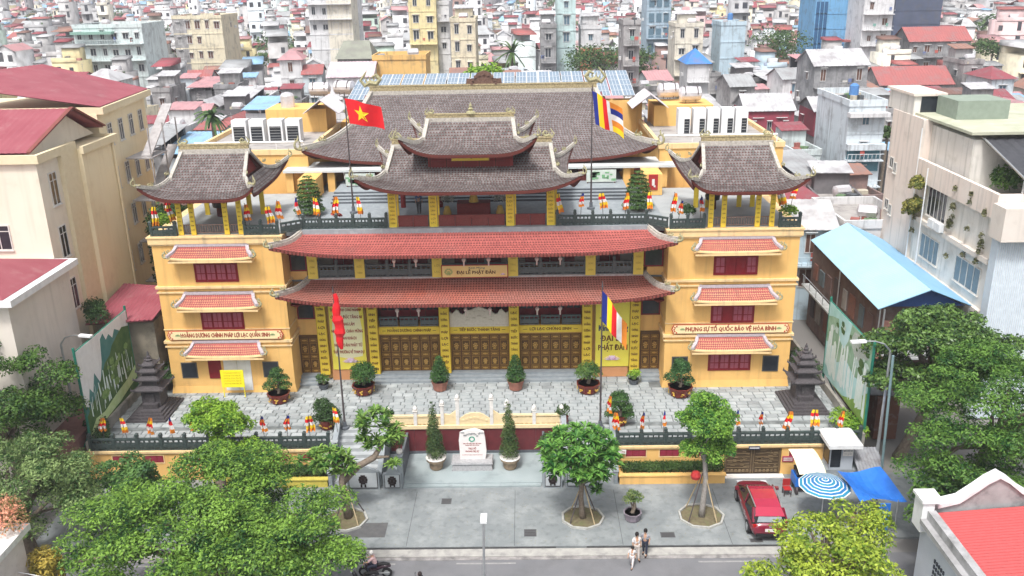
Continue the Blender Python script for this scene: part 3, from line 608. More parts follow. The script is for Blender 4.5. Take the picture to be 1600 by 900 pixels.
for k in range(5):
    a = CX-2.75+1.1*k; m = MB(); m.cur = 0; m.box(a, a+.08, 1.94, 2.0, 17.5, 18.7); m.cur = 1; m.box(a+.15, a+1.0, 1.95, 2.0, 17.6, 18.05); m.box(a+.15, a+1.0, 1.95, 2.0, 18.15, 18.6); m.build('lattice_panel', [soffit, mat('maroon_lattice', (.19,.03,.028), (.13,.02,.02), scale=20)], pav)
m = MB(); m.cur = 0; m.box(CX-1.2, CX+1.2, 1.78, 1.9, 18.12, 18.55); m.cur = 1; m.box(CX-1.26, CX+1.26, 1.8, 1.92, 18.08, 18.6); pb = m.build('name_plaque', [yellow_board, ink_gold], pav)
text('TAM QUAN', 'lettering', pb, (CX, 1.77, 18.33), .26, ink_brown, w=1.7)
for x in (-5.35, -2.6, 2.6, 5.35):
    for y in (1.55, 6.8):
        m = MB(); m.tube([(CX+x, y, ZT), (CX+x, y, 16.9)], .19, 10); c = m.build('column', redwood, pav)
        if y < 2:
            m = MB(); m.box(CX+x-.27, CX+x+.27, y-.3, y-.19, ZT-.05, 16.2); b_ = m.build('couplet_board', yellow_board, c)
            for k in range(8): text(COUP[(k+int(x)) % 12], 'lettering', b_, (CX+x, y-.31, 15.95-.28*k), .17, ink_brown, w=.32)
            m = MB(); m.box(CX+x+.3, CX+x+.42, y-.2, y+.1, ZT, 16.2); m.build('side_board', yellow_board, c)
m = MB()
for y in (1.55, 6.8): m.box(CX-5.6, CX+5.6, y-.12, y+.12, 16.2, 16.5)
for x in (-5.35, 5.35): m.box(CX+x-.12, CX+x+.12, 1.7, 6.7, 16.2, 16.48)
m.build('tie_beam', soffit, pav)
for a, b, n in ((-5.0, -2.95, 2), (-2.25, 2.25, 4), (2.95, 5.0, 2)):
    for k in range(n):
        x0 = CX+a+(b-a)*k/n; x1 = CX+a+(b-a)*(k+1)/n; m = MB(); m.box(x0+.03, x1-.03, 1.32, 1.38, ZT+.02, ZT+.72); m.box(x0, x1, 1.29, 1.41, ZT+.72, ZT+.8)
        m.box(x0, x0+.06, 1.3, 1.4, ZT, ZT+.72); m.box(x0+.15, x1-.15, 1.3, 1.32, ZT+.2, ZT+.55); m.build('parapet_panel', mat('dull_red_timber', (.22,.05,.045), (.15,.035,.03), scale=12), pav)

# ---- corner pavilions
def turret(cx, label):
    t = thing('corner_pavilion', (cx, 3, 13.64), label, 'pavilion'); z0 = 13.662
    irimoya(t, cx, 3, [(0, 3.2, 4.0, 16.3), (.25, 2.98, 3.2, 16.6), (.5, 2.6, 2.1, 17.25), (1, 2.35, 0, 18.75)], .5, 1.05, .55, dark_tile, fin=.52, ridge_beast=.5, hipw=.2)
    for y in (.45, 5.8):
        for x in (-2.0, -1.15, 1.1, 2.05):
            m = MB(); m.tube([(cx+x, y, z0), (cx+x, y, 16.7)], .13, 8); c = m.build('column', redwood, t)
            m = MB(); m.box(cx+x-.17, cx+x+.17, y-.22, y-.14, z0, 16.0); b_ = m.build('couplet_board', yellow_board, c)
            if y < 1:
                for k in range(7): text(COUP[(k+int(x*2)) % 12], 'lettering', b_, (cx+x, y-.23, 15.8-.3*k), .13, ink_brown, w=.2)
    m = MB()
    for y in (.45, 5.8): m.box(cx-2.2, cx+2.2, y-.1, y+.1, 16.1, 16.45)
    for x in (-2.05, 2.05): m.box(cx+x-.1, cx+x+.1, .56, 5.7, 16.1, 16.43)
    m.build('tie_beam', soffit, t)
    for a, b in ((-1.9, -1.25), (-1.0, 1.0), (1.22, 1.92)):
        m = MB(); m.box(cx+a, cx+b, .42, .48, z0+.6, z0+.66); m.box(cx+a, cx+b, .42, .48, z0+.08, z0+.13); n = max(3, int((b-a)/.16))
        for k in range(n): m.box(cx+a+(b-a)*(k+.5)/n-.02, cx+a+(b-a)*(k+.5)/n+.02, .43, .47, z0+.13, z0+.6)
        m.build('wooden_railing', mat('grey_timber', (.28,.2,.18), (.2,.14,.12)), t)
    m = MB(); m.cur = 0; m.tube([(cx-.9, 5.2, z0), (cx-.9, 5.2, z0+.7)], .28, 10); m.cur = 1; m.lathe([(.5, 0), (.55, .3), (.2, .8), (.3, 1.0), (.05, 1.4)], (cx-.9, 5.2, z0+.7), 12)
    m.build('bell', [soffit, mat('bronze', (.05,.045,.04), rough=.4, metal=.6)], t)
    return t
turret(-17.65, 'corner pavilion with curved brown roof and yellow couplet boards on the left wing'); turret(17.75, 'corner pavilion with curved brown roof and yellow couplet boards on the right wing')

# ---- terrace balustrades
def bal_thing(label, runs, grp='dark balustrades of the roof terrace', z=ZT, h=.72, nm='terrace_balustrade'):
    b = thing(nm, (runs[0][0], runs[0][2], z), label, 'balustrade', grp)
    for a, c, y, n in runs: rail_run(b, a, c, y, z, h, n, slate_rail, th=.14)
    return b
bal_thing('dark stone balustrade between left corner pavilion and central pavilion', [(-11.6, -5.95, 1.15, 5)]); bal_thing('dark stone balustrade between central pavilion and right corner pavilion', [(5.6, 11.6, 1.15, 5)])
bal_thing('short dark balustrade left of the left corner pavilion', [(-21.6, -19.95, .1, 1)], z=13.642, h=.68); bal_thing('short dark balustrade right of the left corner pavilion', [(-15.3, -13.1, .1, 2)], z=13.642, h=.68)
bal_thing('short dark balustrade left of the right corner pavilion', [(13.1, 15.3, .1, 2)], z=13.642, h=.68); bal_thing('short dark balustrade right of the right corner pavilion', [(20.3, 21.6, .1, 1)], z=13.642, h=.68)
for s_ in (-1, 1):
    b = thing('terrace_balustrade', (s_*12.3, .6, ZT), ('left' if s_ < 0 else 'right')+' slanting piece of dark balustrade joining wing and middle terrace rails', 'balustrade', 'dark balustrades of the roof terrace', rz=s_*R(-35))
    rail_run2 = RC[[k for k in RC if k[1] == .72][-1]]
    p = MB(); p.box(-.75, .75, -.06, .06, 0, .07); p.box(-.75, .75, -.08, .08, .6, .72); p.box(-.75, .75, -.04, .04, .1, .45)
    for k in range(5): p.bx((-.7+.35*k, 0, .52), (.08, .1, .18))
    p.build('rail_panel', slate_rail, b, local=True)
for s_ in (-1, 1): a, b = sorted((s_*13.0, s_*21.3)); MB().box(a, b, .35, 12, 13.64, 13.66).build('terrace_paving', mat('terrace_grey', (.33,.35,.36), (.4,.42,.42), scale=1, stain=((.25,.26,.26), .4, .8)), gate)

# ================================================================ main hall and annexes behind
hall = thing('main_hall', (0, 22, ZT), 'great hall with huge curved brown tiled roof and carved ridge behind the terrace', 'temple hall')
HR, hg = irimoya(hall, -.1, 22, [(0, 13.2, 9.0, 15.75), (.25, 12.2, 7.2, 16.7), (.52, 10.8, 4.7, 18.1), (1, 9.9, 0, 20.1)], .52, 1.3, .75, hall_tile, tw=.23, tl=.25, hipw=.32, fin=.95, ridge_h=.75, ridge_beast=1.3, sides='FLR')
m = MB(); m.prism([(-1.6+.0, 20.6), (-1.5, 21.3), (-.9, 21.25), (-.6, 21.75), (0, 22.0), (.6, 21.75), (.9, 21.25), (1.5, 21.3), (1.6, 20.6)][::-1], 21.9, 22.1)
for k in range(9): a = PI*k/8; m.bx((1.05*math.cos(a), 21.86, 20.9+.8*math.sin(a)), (.22, .12, .22))
m.build('ridge_sun', mat('dark_maroon_carving', (.10,.05,.045), (.2,.12,.08), scale=8), hall)
m = MB(); m.box(-11.5, 11.5, 15.5, 29, ZT+.6, 16.4); m.build('wall', mat('hall_wall', (.20,.12,.10), (.16,.1,.08)), hall)
for x0, x1, c in ((-11.4, -9.2, 0), (-8.9, -6.7, 1), (-6.2, -1.6, 1), (-1.4, 1.4, 1), (1.6, 5.4, 1), (6.6, 8.8, 1), (9.0, 11.3, 0)):
    m = MB(); m.cur = 0; m.box(x0, x1, 15.38, 15.498, ZT+.6, 16.1); m.cur = 1
    n = max(2, int((x1-x0)/.7))
    for k in range(n): m.box(x0+(x1-x0)*k/n+.05, x0+(x1-x0)*(k+1)/n-.05, 15.35, 15.38, ZT+.9, 15.9)
    m.build('door_screen', [soffit, glass_dark if c else white_paint], hall)
m = MB()
for k in range(4): m.box(-11.2+.0, 11.2, 8.2+k*.45, 15.4 if k == 3 else 8.2+(k+1)*.45+.02, ZT, ZT+.15*(k+1))
m.build('steps', grey_stone, hall)
m = MB()
for k in range(4): m.box(-11.2, 11.2, 8.18+k*.45, 8.198+k*.45, ZT, ZT+.15*(k+1)-.03)
m.build('step_risers', dark_stone, hall)
m = MB(); m.box(-15.6, 15.3, 11.9, 15.4, 15.32, 15.5); m.build('flat_canopy', mat('canopy_concrete', (.55,.58,.58), (.62,.64,.64), scale=2), hall)
for x, mt in ((-15.2, ochre), (-11.9, ochre), (11.5, ochre), (12.4, redwood), (14.4, ochre), (-8, soffit), (8, soffit), (-4.5, soffit), (4.5, soffit)):
    m = MB(); m.box(x-.28, x+.28, 12.2, 12.7, ZT, 15.32); m.build('column', mt, hall)
for s_ in (-1, 1):
    m = MB(); xc = s_*9.4; m.cur = 0; m.box(xc-1.15, xc+1.15, 11.2, 11.26, ZT+.7, ZT+1.65); m.cur = 1
    for k in range(16): m.bx((xc+rnd.uniform(-1, 1), 11.19, ZT+rnd.uniform(.85, 1.5)), (rnd.uniform(.15, .5), .02, rnd.uniform(.1, .3)))
    m.cur = 2; m.box(xc-1.1, xc-1.0, 11.22, 11.3, ZT+.6, ZT+.7); m.box(xc+1.0, xc+1.1, 11.22, 11.3, ZT+.6, ZT+.7)
    tag(m.build('painted_screen', [mat('screen_ground', (.62,.68,.62)), mat('screen_green', (.12,.33,.16), (.25,.45,.25), scale=5), soffit]), 'green landscape screen on the steps '+('left' if s_ < 0 else 'right')+' of the central pavilion', 'screen', 'landscape screens on the terrace')
for s_ in (-1, 1):
    m = MB(); a, b = sorted((s_*12.5, s_*13.9)); m.box(a, b, 9.5, 12, ZT, 15.3); w_ = m.build('side_wall', ochre, hall)
    m = MB(); a = s_*13.2; m.cur = 0; m.box(a-.35, a+.35, 9.44, 9.5, ZT+.4, ZT+1.6); m.cur = 1; m.bx((a, 9.42, ZT+1.0), (.2, .03, .5)); m.bx((a+.1, 9.42, ZT+.7), (.14, .03, .14)); m.build('red_hanging_scroll', [redpaint, white_stone], w_)
# annexes with yellow parapets
ann = []
for s_, x0, x1 in ((-1, -23.5, -13.9), (1, 14.2, 24.0)):
    a = thing('annex', ((x0+x1)/2, 20, 0), ('left' if s_ < 0 else 'right')+' flat-roofed yellow annex beside the great hall with white machines on its roof', 'annex building'); ann.append(a)
    m = MB(); m.box(x0, x1, 13.5, 27, 0, 16.5); m.build('wall', ochre, a)
    m = MB(); m.box(x0-.1, x1+.1, 13.4, 13.7, 16.5, 16.9); m.box(x0-.1, x0+.2, 13.7, 27, 16.5, 16.9); m.box(x1-.2, x1+.1, 13.7, 27, 16.5, 16.9); m.build('parapet', ochre_trim, a)
    m = MB(); m.box(x0+.2, x1-.2, 13.7, 27, 16.5, 16.55); m.build('flat_roof', mat('roof_screed', (.42,.40,.38), (.3,.28,.27), scale=1, stain=((.15,.14,.14), .4, 1)), a)
    m = MB()
    for k in range(5): xx = x0+.4+(x1-x0-.8)*k/4; m.tube([(xx, 14.1, 16.5), (xx, 14.1, 17.4)], .05, 6)
    m.tube([(x0+.4, 14.1, 17.4), (x1-.4, 14.1, 17.4)], .1, 6); m.build('roof_rail', white_paint, a)
# ================================================================ foliage tools
def leaf_cloud(name, centers, radii, n, size, material, parent=None, flat=.55, shape='quad', seed=1, up=.5, inner=.35, zmin=None, aspect=.5, squash=1.0, kind=None):
    """many small leaves through the volume of a set of clumps"""
    g = np.random.default_rng(seed); C = np.asarray(centers, float).reshape(-1, 3); Rr = np.asarray(radii, float); Rr = np.full(len(C), Rr) if Rr.ndim == 0 else Rr
    w_ = Rr**2; idx = g.choice(len(C), n, p=w_/w_.sum()); d = g.normal(size=(n, 3)); d /= np.linalg.norm(d, axis=1, keepdims=True)
    d[:, 2] = np.where(d[:, 2] < -.3, -d[:, 2]*.7, d[:, 2]); rad = Rr[idx]*(inner+(1-inner)*g.random(n)**.45)
    off = d*rad[:, None]; off[:, 2] *= flat*squash; p = C[idx]+off
    nr = d*(1-up)+np.array([0, 0, 1])*up+g.normal(size=(n, 3))*.38; nr /= np.linalg.norm(nr, axis=1, keepdims=True)
    a = np.cross(nr, g.normal(size=(n, 3))); a /= np.linalg.norm(a, axis=1, keepdims=True); b = np.cross(nr, a)
    L_ = size*(.6+.8*g.random(n))[:, None]; Wd = L_*aspect
    if shape == 'quad': V = np.stack([p-a*L_*.5, p+b*Wd*.5, p+a*L_*.5, p-b*Wd*.5], 1)
    if zmin is not None: V = V[p[:, 2] > zmin]
    V = V.reshape(-1, 3); F = np.arange(len(V)).reshape(-1, 4)
    if parent is not None and parent.type == 'EMPTY': pass
    return obj(np_mesh(name, V, F, material), name, parent)
def rosettes(name, pts, rad, n_leaf, size, material, parent, seed=1, aspect=.24):
    g = np.random.default_rng(seed); P = np.asarray(pts, float); n = len(P)*n_leaf; idx = np.repeat(np.arange(len(P)), n_leaf)
    az = g.random(n)*2*PI; el = g.uniform(-.1, .95, n); d = np.stack([np.cos(az)*np.cos(el), np.sin(az)*np.cos(el), np.sin(el)], 1); L_ = size*(.7+.5*g.random(n))[:, None]
    s = np.cross(d, [0, 0, 1.]); s /= np.linalg.norm(s, axis=1, keepdims=True)+1e-9; base = P[idx]; mid = base+d*L_*.6; tip = base+d*L_; tip[:, 2] -= L_[:, 0]*.22
    V = np.stack([base, mid+s*L_*aspect*.5, tip, mid-s*L_*aspect*.5], 1).reshape(-1, 3)
    return obj(np_mesh(name, V, np.arange(len(V)).reshape(-1, 4), material), name, parent)
def limbs(name, base, top, tips, r0, material, parent, seed=1, n=8):
    g = random.Random(seed); mb = MB(); b = Vector(base); t = Vector(top); mid = (b+t)/2+Vector((g.uniform(-.2, .2), g.uniform(-.2, .2), 0))
    mb.tube([b, b+(mid-b)*.3, mid, t], [r0*1.25, r0, r0*.85, r0*.7], n)
    for q in tips:
        q = Vector(q); s0 = b+(t-b)*g.uniform(.7, 1.0); m1 = s0+(q-s0)*.5+Vector((g.uniform(-.3, .3), g.uniform(-.3, .3), (q-s0).length*.12))
        mb.tube([s0, m1, q], [r0*.5, r0*.3, r0*.08], 6)
    return mb.build(name, material, parent, smooth=True)
G_topiary = leafmat('topiary_green', (.022,.075,.018), (.075,.17,.035)); G_dark = leafmat('dark_foliage', (.018,.05,.012), (.06,.125,.035)); G_cypress = leafmat('cypress_green', (.03,.07,.02), (.10,.155,.045))
G_bright = leafmat('bright_foliage', (.06,.17,.015), (.30,.48,.05)); G_hedge = leafmat('hedge_green', (.02,.055,.012), (.075,.14,.03))

# ================================================================ street wall, court balustrade, niche, stairs
def wall_thing(label, x0, x1, wins, door=None):
    t = thing('street_wall', ((x0+x1)/2, -8.3, 0), label, 'wall'); m = MB(); cuts = sorted(([door] if door else []), key=lambda q: q[0]); x = x0
    for d in cuts:
        m.box(x, d[0], -8.3, -8.06, 0, 1.98); m.box(d[0], d[1], -8.3, -8.06, d[2], 1.98); x = d[1]
    m.box(x, x1, -8.3, -8.06, 0, 1.98); m.build('wall', ochre, t)
    m = MB(); m.box(x0, x1, -8.42, -8.06, 1.98, 2.12); m.box(x0, x1, -8.36, -8.3, 1.9, 1.98); m.build('coping', ochre_trim, t)
    for a, b, c, d in wins:
        f = MB(); f.cur = 0; f.box(a-.06, b+.06, -8.335, -8.303, c-.06, c); f.box(a-.06, b+.06, -8.335, -8.303, d, d+.06); f.box(a-.06, a, -8.335, -8.303, c, d); f.box(b, b+.06, -8.335, -8.303, c, d)
        f.cur = 1; f.box(a, b, -8.31, -8.303, c, d); f.cur = 2
        for k in range(3): f.box(a+.06+(b-a-.06)*k/3, a+(b-a-.06)*(k+1)/3, -8.322, -8.31, c+.06, d-.05)
        f.build('window', [ochre_trim, window_red, mat('maroon_slats', (.30,.03,.06), (.22,.02,.04))], t)
    return t
wl_ = wall_thing('ochre street wall with small maroon windows left of the stairs', -24.2, -8.95, [(-22.6, -21.4, 1.28, 1.78), (-20.6, -19.4, 1.28, 1.78), (-12.8, -11.6, 1.28, 1.8), (-10.9, -9.7, 1.28, 1.8)], (-16.3, -15.1, 1.75))
wr_ = wall_thing('ochre street wall with maroon windows and bronze garage door right of the stairs', 8.95, 21.9, [(9.5, 10.75, 1.36, 1.84), (11.6, 12.8, 1.36, 1.84), (14.0, 15.0, 1.36, 1.8), (19.6, 20.8, 1.1, 1.72)], (15.62, 19.15, 1.84))
m = MB(); m.cur = 0; m.box(15.62, 19.15, -8.2, -8.12, .02, 1.84); m.cur = 1
for k in range(2):
    a = 15.66+k*1.76; m.box(a+.03, a+.06, -8.24, -8.2, .05, 1.8); m.box(a+1.64, a+1.67, -8.24, -8.2, .05, 1.8)
    for j in range(7): m.bx((a+.85, -8.225, .2+.25*j), (1.4, .03, .025))
    for j in range(26): m.bx((a+.85+rnd.uniform(-.65, .65), -8.225, rnd.uniform(.5, 1.7)), (rnd.uniform(.08, .3), .03, .04))
    for j in range(6): m.bx((a+.25+.24*j, -8.225, .24), (.14, .04, .18))
m.build('garage_door', [mat('bronze_panel', (.10,.065,.035), (.07,.05,.03)), mat('bronze_relief', (.24,.18,.10), (.15,.10,.055), rough=.5)], wr_)
m = MB(); m.box(15.5, 19.3, -8.75, -8.31, -.0, .05); tag(m.build('door_threshold', white_stone), kind='structure')
for s_ in (-1, 1):
    m = MB(); a, b = sorted((s_*8.75, s_*8.95)); m.box(a, b, -8.3, -5.4, 0, 2.06); a, b = sorted((s_*8.95, s_*9.3)); 
    m.build('stair_cheek', grey_stone, wl_ if s_ < 0 else wr_)
m = MB(); m.box(-9.68, -8.96, -8.34, -8.302, .0, 1.5); m.build('service_door', mat('olive_door', (.16,.13,.05)), wl_)
m = MB(); m.box(-9.85, -8.97, -8.47, -8.43, 1.62, 1.92); o = tag(m.build('notice_sign', white_stone), 'small white sign with red letters over the service door left of the stairs', 'sign'); text('HƯƠNG TIN', 'lettering', o, (-9.41, -8.475, 1.77), .2, ink_red, w=.75)
m = MB(); m.box(8.97, 9.5, -8.47, -8.43, 1.62, 1.92); o = tag(m.build('notice_sign', white_stone), 'small white sign partly hidden by the round tree right of the stairs', 'sign'); text('…UTA', 'lettering', o, (9.23, -8.475, 1.77), .2, ink_red, w=.4)
m = MB(); m.cur = 0; m.box(-17.9, -16.8, -8.47, -8.43, 1.4, 1.85); m.cur = 1
for k in range(3): m.box(-17.82, -16.88, -8.476, -8.47, 1.46+.13*k, 1.53+.13*k)
tag(m.build('notice_sign', [redpaint, white_stone]), 'small red sign with three white lines near the dark opening in the left wall', 'sign')
m = MB(); m.cur = 0; m.box(19.2, 19.9, -8.37, -8.34, .92, 1.3); m.cur = 1; m.box(19.27, 19.83, -8.376, -8.37, 1.14, 1.2); m.box(19.27, 19.83, -8.376, -8.37, 1.0, 1.07)
tag(m.build('notice_sign', [mat('sign_maroon', (.42,.05,.12)), white_stone]), 'small maroon sign with white lines right of the garage door', 'sign')
m = MB(); m.cur = 0; m.box(17.05, 17.75, -8.46, -8.425, 1.86, 2.06); m.cur = 1; m.box(17.1, 17.7, -8.465, -8.46, 1.92, 1.99)
tag(m.build('camera_plate', [ink_blue, white_stone]), 'tiny dark plate with white marks above the garage door', 'sign')
for label, x0, x1, n in (('dark stone balustrade along the left front edge of the court', -23.9, -8.95, 10), ('dark stone balustrade along the right front edge of the court', 8.95, 23.9, 10)):
    b = thing('court_balustrade', ((x0+x1)/2, -8.2, 2.12), label, 'balustrade', 'dark balustrades of the court'); rail_run(b, x0, x1, -8.2, 2.12, .82, n, slate_rail, th=.16)
for s_ in (-1, 1):
    m = MB(); m.box(*sorted((s_*24.0, s_*24.2)), -8.2, 9, 0, 2.7); tag(m.build('side_wall', mat('old_wall', (.36,.34,.3), (.2,.19,.17), scale=1, stain=((.12,.12,.1), .5, 1))), 'low weathered side wall of the court on the '+('left' if s_ < 0 else 'right'), 'wall')
# niche
niche = thing('stair_niche', (0, -5.5, 0), 'maroon panelled niche under the cream balustrade between the two stairs', 'niche')
for k in range(7):
    a = -5.55+k*1.586; m = MB(); m.box(a, a+1.57, -5.53, -5.452, .34, 1.98); m.build('maroon_panel', mat('maroon_marble', (.16,.03,.035), (.11,.022,.028), rough=.4, scale=2), niche)
m = MB(); m.box(-5.6, 5.6, -5.56, -5.452, .16, .34); m.build('dark_skirting', dark_stone, niche)
m = MB(); m.box(-5.62, 5.62, -9.2, -5.56, 0, .15); m.slab([(-4.3,-9.5),(4.2,-9.5),(4.2,-9.2),(-4.3,-9.2)], 0, .10); struct('niche_platform', m, mat('platform_stone', (.27,.32,.33), (.34,.39,.40), rough=.8, scale=.6, stain=((.16,.19,.19), .4, .9)))
m = MB()
bal = thing('cream_balustrade', (0, -5.5, ZC), 'carved cream stone balustrade with tall posts above the maroon niche', 'balustrade')
m = MB(); m.box(-5.75, 5.75, -5.62, -5.3, 1.98, 2.22); m.build('base_course', cream_stone, bal)
for x0, x1 in ((-5.6, -3.9), (-3.8, -2.2), (2.2, 3.8), (3.9, 5.6)):
    m = MB(); m.box(x0, x1, -5.52, -5.4, 2.3, 2.72); m.box(x0, x1, -5.56, -5.36, 2.80, 2.92)
    for k in range(5): m.box(x0+(x1-x0)*k/5, x0+(x1-x0)*k/5+.1, -5.5, -5.42, 2.22, 2.8)
    m.build('panel', cream_stone, bal)
for x, h in ((-5.62, .95), (-3.85, .95), (-2.1, 1.35), (-1.1+.0, 1.75), (1.1, 1.75), (2.1, 1.35), (3.85, .95), (5.62, .95)):
    m = MB(); m.box(x-.11, x+.11, -5.58, -5.36, 2.22, 2.22+h); m.frus(x, -5.47, 2.22+h, 2.3+h, .11, .11, .16, .16); m.lathe([(.1, 0), (.15, .1), (.13, .22), (.04, .34)], (x, -5.47, 2.3+h), 8); m.build('post', white_stone, bal)
m = MB(); half = [(0, .86), (.3, .84), (.6, .72), (.85, .52), (1.0, .42), (1.0, 0)]
m.prism([(x, z+2.22) for x, z in ([(x, z) for x, z in half]+[(-x, z) for x, z in reversed(half[1:])])[::-1]], -5.53, -5.4)
for k in range(7): m.bx((-.75+.25*k, -5.54, 2.55+.18*math.sin(PI*k/6)), (.16, .04, .14))
m.build('arched_panel', cream_stone, bal)
for s_ in (-1, 1):
    m = MB(); m.prism(sorted([(s_*1.2, 2.22), (s_*2.0, 2.22), (s_*2.0, 3.0), (s_*1.6, 2.95), (s_*1.2, 3.25)], key=lambda q: 0) if s_ < 0 else [(1.2, 2.22), (1.2, 3.25), (1.6, 2.95), (2.0, 3.0), (2.0, 2.22)][::-1], -5.52, -5.4); m.build('wing_panel', cream_stone, bal)
    for k in range(6): pass
# stele
st = thing('stone_stele', (-.1, -7.3, .15), 'white natural stone stele with green emblem and inscription on a grey plinth', 'stele')
m = MB(); m.frus(-.12, -7.25, .15, .62, 1.3, .55, 1.22, .5); m.frus(-.12, -7.25, .62, .74, 1.32, .58, 1.28, .54); m.build('plinth', mat('plinth_grey', (.40,.40,.41), (.27,.27,.28), scale=8, stain=((.55,.53,.53), .4, 5)), st)
m = MB(); m.prism([(-.88, .74), (.72, .74), (.80, 1.3), (.74, 2.2), (.66, 2.62), (.4, 2.74), (.1, 2.84), (-.25, 2.78), (-.55, 2.72), (-.86, 2.58), (-.93, 2.1), (-.9, 1.4)][::-1], -7.36, -7.12); s0 = m.build('slab', mat('stele_white', (.78,.74,.72), (.72,.67,.66), rough=.5), st)
m = MB()
for k in range(14): m.bx((-.75+.1*k+rnd.uniform(-.03, .03), -7.37, 2.5+rnd.uniform(-.1, .16)), (.13, .04, .09))
m.build('carved_ridge', mat('stele_grey', (.42,.42,.42), (.3,.3,.3), scale=12), s0)
m = MB()
for k in range(16): a = 2*PI*k/16; m.bx((-.1+.16*math.cos(a), -7.37, 2.18+.16*math.sin(a)), (.075, .02, .06))
m.build('emblem', mat('emblem_green', (.06,.38,.26)), s0)
for t_, z, h, wd in (('GIÁO HỘI PHẬT GIÁO VIỆT NAM', 1.86, .11, 1.15), ('THÀNH PHỐ HẢI PHÒNG', 1.74, .1, .9), ('TRỤ SỞ', 1.5, .17, .5), ('PHÒNG TRỊ SỰ', 1.3, .17, .85), ('51 PHỐ DƯ HÀNG HẢI PHÒNG 2010', 1.05, .07, 1.3)): text(t_, 'lettering', s0, (-.1, -7.366, z), h, ink_red, w=wd, bold=.01)
# stairs and carved wing walls
for s_ in (-1, 1):
    side = 'left' if s_ < 0 else 'right'; t = thing('side_stair', (s_*7.2, -7.5, 0), 'grey stone stair on the '+side+' of the niche with carved scroll walls', 'stair')
    n = 9
    for k in range(n):
        m = MB(); m.box(*sorted((s_*5.9, s_*8.7)), -9.0+.4*k, -5.46 if k == n-1 else -8.58+.4*k, 0, ZC*(k+1)/n); m.build('stair_step', mat('stair_stone', (.34,.36,.37), (.42,.44,.45), scale=2), t)
    for xx in (5.75, 8.82):
        m = MB(); m.prismx([(-9.3, 0), (-5.45, 0), (-5.45, 2.75), (-5.9, 2.75), (-6.4, 2.3), (-7.4, 1.9), (-7.9, 1.45), (-8.8, 1.05), (-9.3, .9)], s_*xx-.11, s_*xx+.11)
        m.prismx([(-9.35, .9), (-9.3, 1.02), (-8.8, 1.17), (-7.9, 1.57), (-7.4, 2.02), (-6.4, 2.42), (-5.9, 2.87), (-5.4, 2.87), (-5.4, 2.75), (-5.9, 2.75), (-6.4, 2.3), (-7.4, 1.9), (-7.9, 1.45), (-8.8, 1.05), (-9.3, .9)][::-1], s_*xx-.16, s_*xx+.16)
        m.build('scroll_wall', grey_stone, t)
    # wing walls facing the street
    for a, b, hh in ((4.35, 5.5, 1.45), (5.72, 7.7, 1.7)):
        m = MB(); c = (a+b)/2; m.cur = 0
        pl = [(a, 0), (b, 0), (b, hh*.72), (b-.25, hh*.78), (c+.2, hh*.93), (c, hh), (c-.2, hh*.93), (a+.25, hh*.78), (a, hh*.72)]
        if s_ < 0: pl = [(-x, z) for x, z in pl][::-1]
        m.prism(pl[::-1], -9.62, -9.4); m.cur = 1; q0, q1 = sorted((s_*(a+.13), s_*(b-.13))); m.box(q0, q1, -9.635, -9.62, .16, hh*.68)
        m.cur = 2; m.box(q0+.0, q1, -9.65, -9.635, .1, .13); m.box(q0-.03, q0, -9.65, -9.62, .13, hh*.7); m.box(q1, q1+.03, -9.65, -9.62, .13, hh*.7)
        cc = s_*c; 
        for k in range(10): a_ = 2*PI*k/10; m.bx((cc+.2*math.cos(a_), -9.66, hh*.42+.26*math.sin(a_)), (.15, .04, .13))
        m.bx((cc, -9.66, hh*.42), (.22, .05, .3)); m.bx((cc-.12, -9.655, .2+.08), (.1, .03, .18)); m.bx((cc+.12, -9.655, .28), (.1, .03, .18))
        m.build('carved_panel', [grey_stone, mat('light_panel', (.50,.53,.55), (.44,.47,.49)), ink_black], t)
    m = MB(); m.box(*sorted((s_*4.28, s_*4.62)), -9.4, -9.08, 0, 2.05); m.frus(s_*4.45, -9.24, 2.05, 2.18, .17, .16, .23, .22); m.build('newel_post', grey_stone, t)
    m = MB(); m.box(*sorted((s_*4.35, s_*4.5)), -9.08, -5.6, .15, 1.75); m.build('side_panel', dark_stone, t)
    # ceramic pots and plants on the newel
    p = thing('small_potted_plant', (s_*4.45, -9.1, 2.18), 'small plant in a white and red ceramic pot on the '+side+' stair post', 'potted plant')
    m = MB(); m.lathe([(.1, 0), (.18, .1), (.2, .25), (.15, .3)], (s_*4.45, -9.1, 2.18), 10); m.build('pot', white_stone, p)
    leaf_cloud('foliage', [(s_*4.6, -8.9, 2.85)], [.5], 300, .16, G_dark, p, flat=1.1, seed=5)
m = MB(); m.cur = 0; m.lathe([(.25, 0), (.34, .12), (.3, .35), (.36, .42)], (5.75, -5.3, 2.22), 12)
p = tag(m.build('potted_plant', terracotta), 'small plant in a red pot at the right end of the cream balustrade', 'potted plant'); leaf_cloud('foliage', [(5.75, -5.3, 3.1), (5.6, -5.3, 2.9)], [.45, .35], 350, .17, G_cypress, p, flat=1.0, seed=8)
m = MB(); m.box(-5.6, -5.1+.0, -5.2, -4.9, 2.15, 2.3); p = tag(m.build('potted_plant', redpaint), 'low plant in a red trough at the left end of the cream balustrade', 'potted plant'); leaf_cloud('foliage', [(-5.5, -5.05, 2.75)], [.25], 200, .16, G_dark, p, flat=1.8, seed=9)
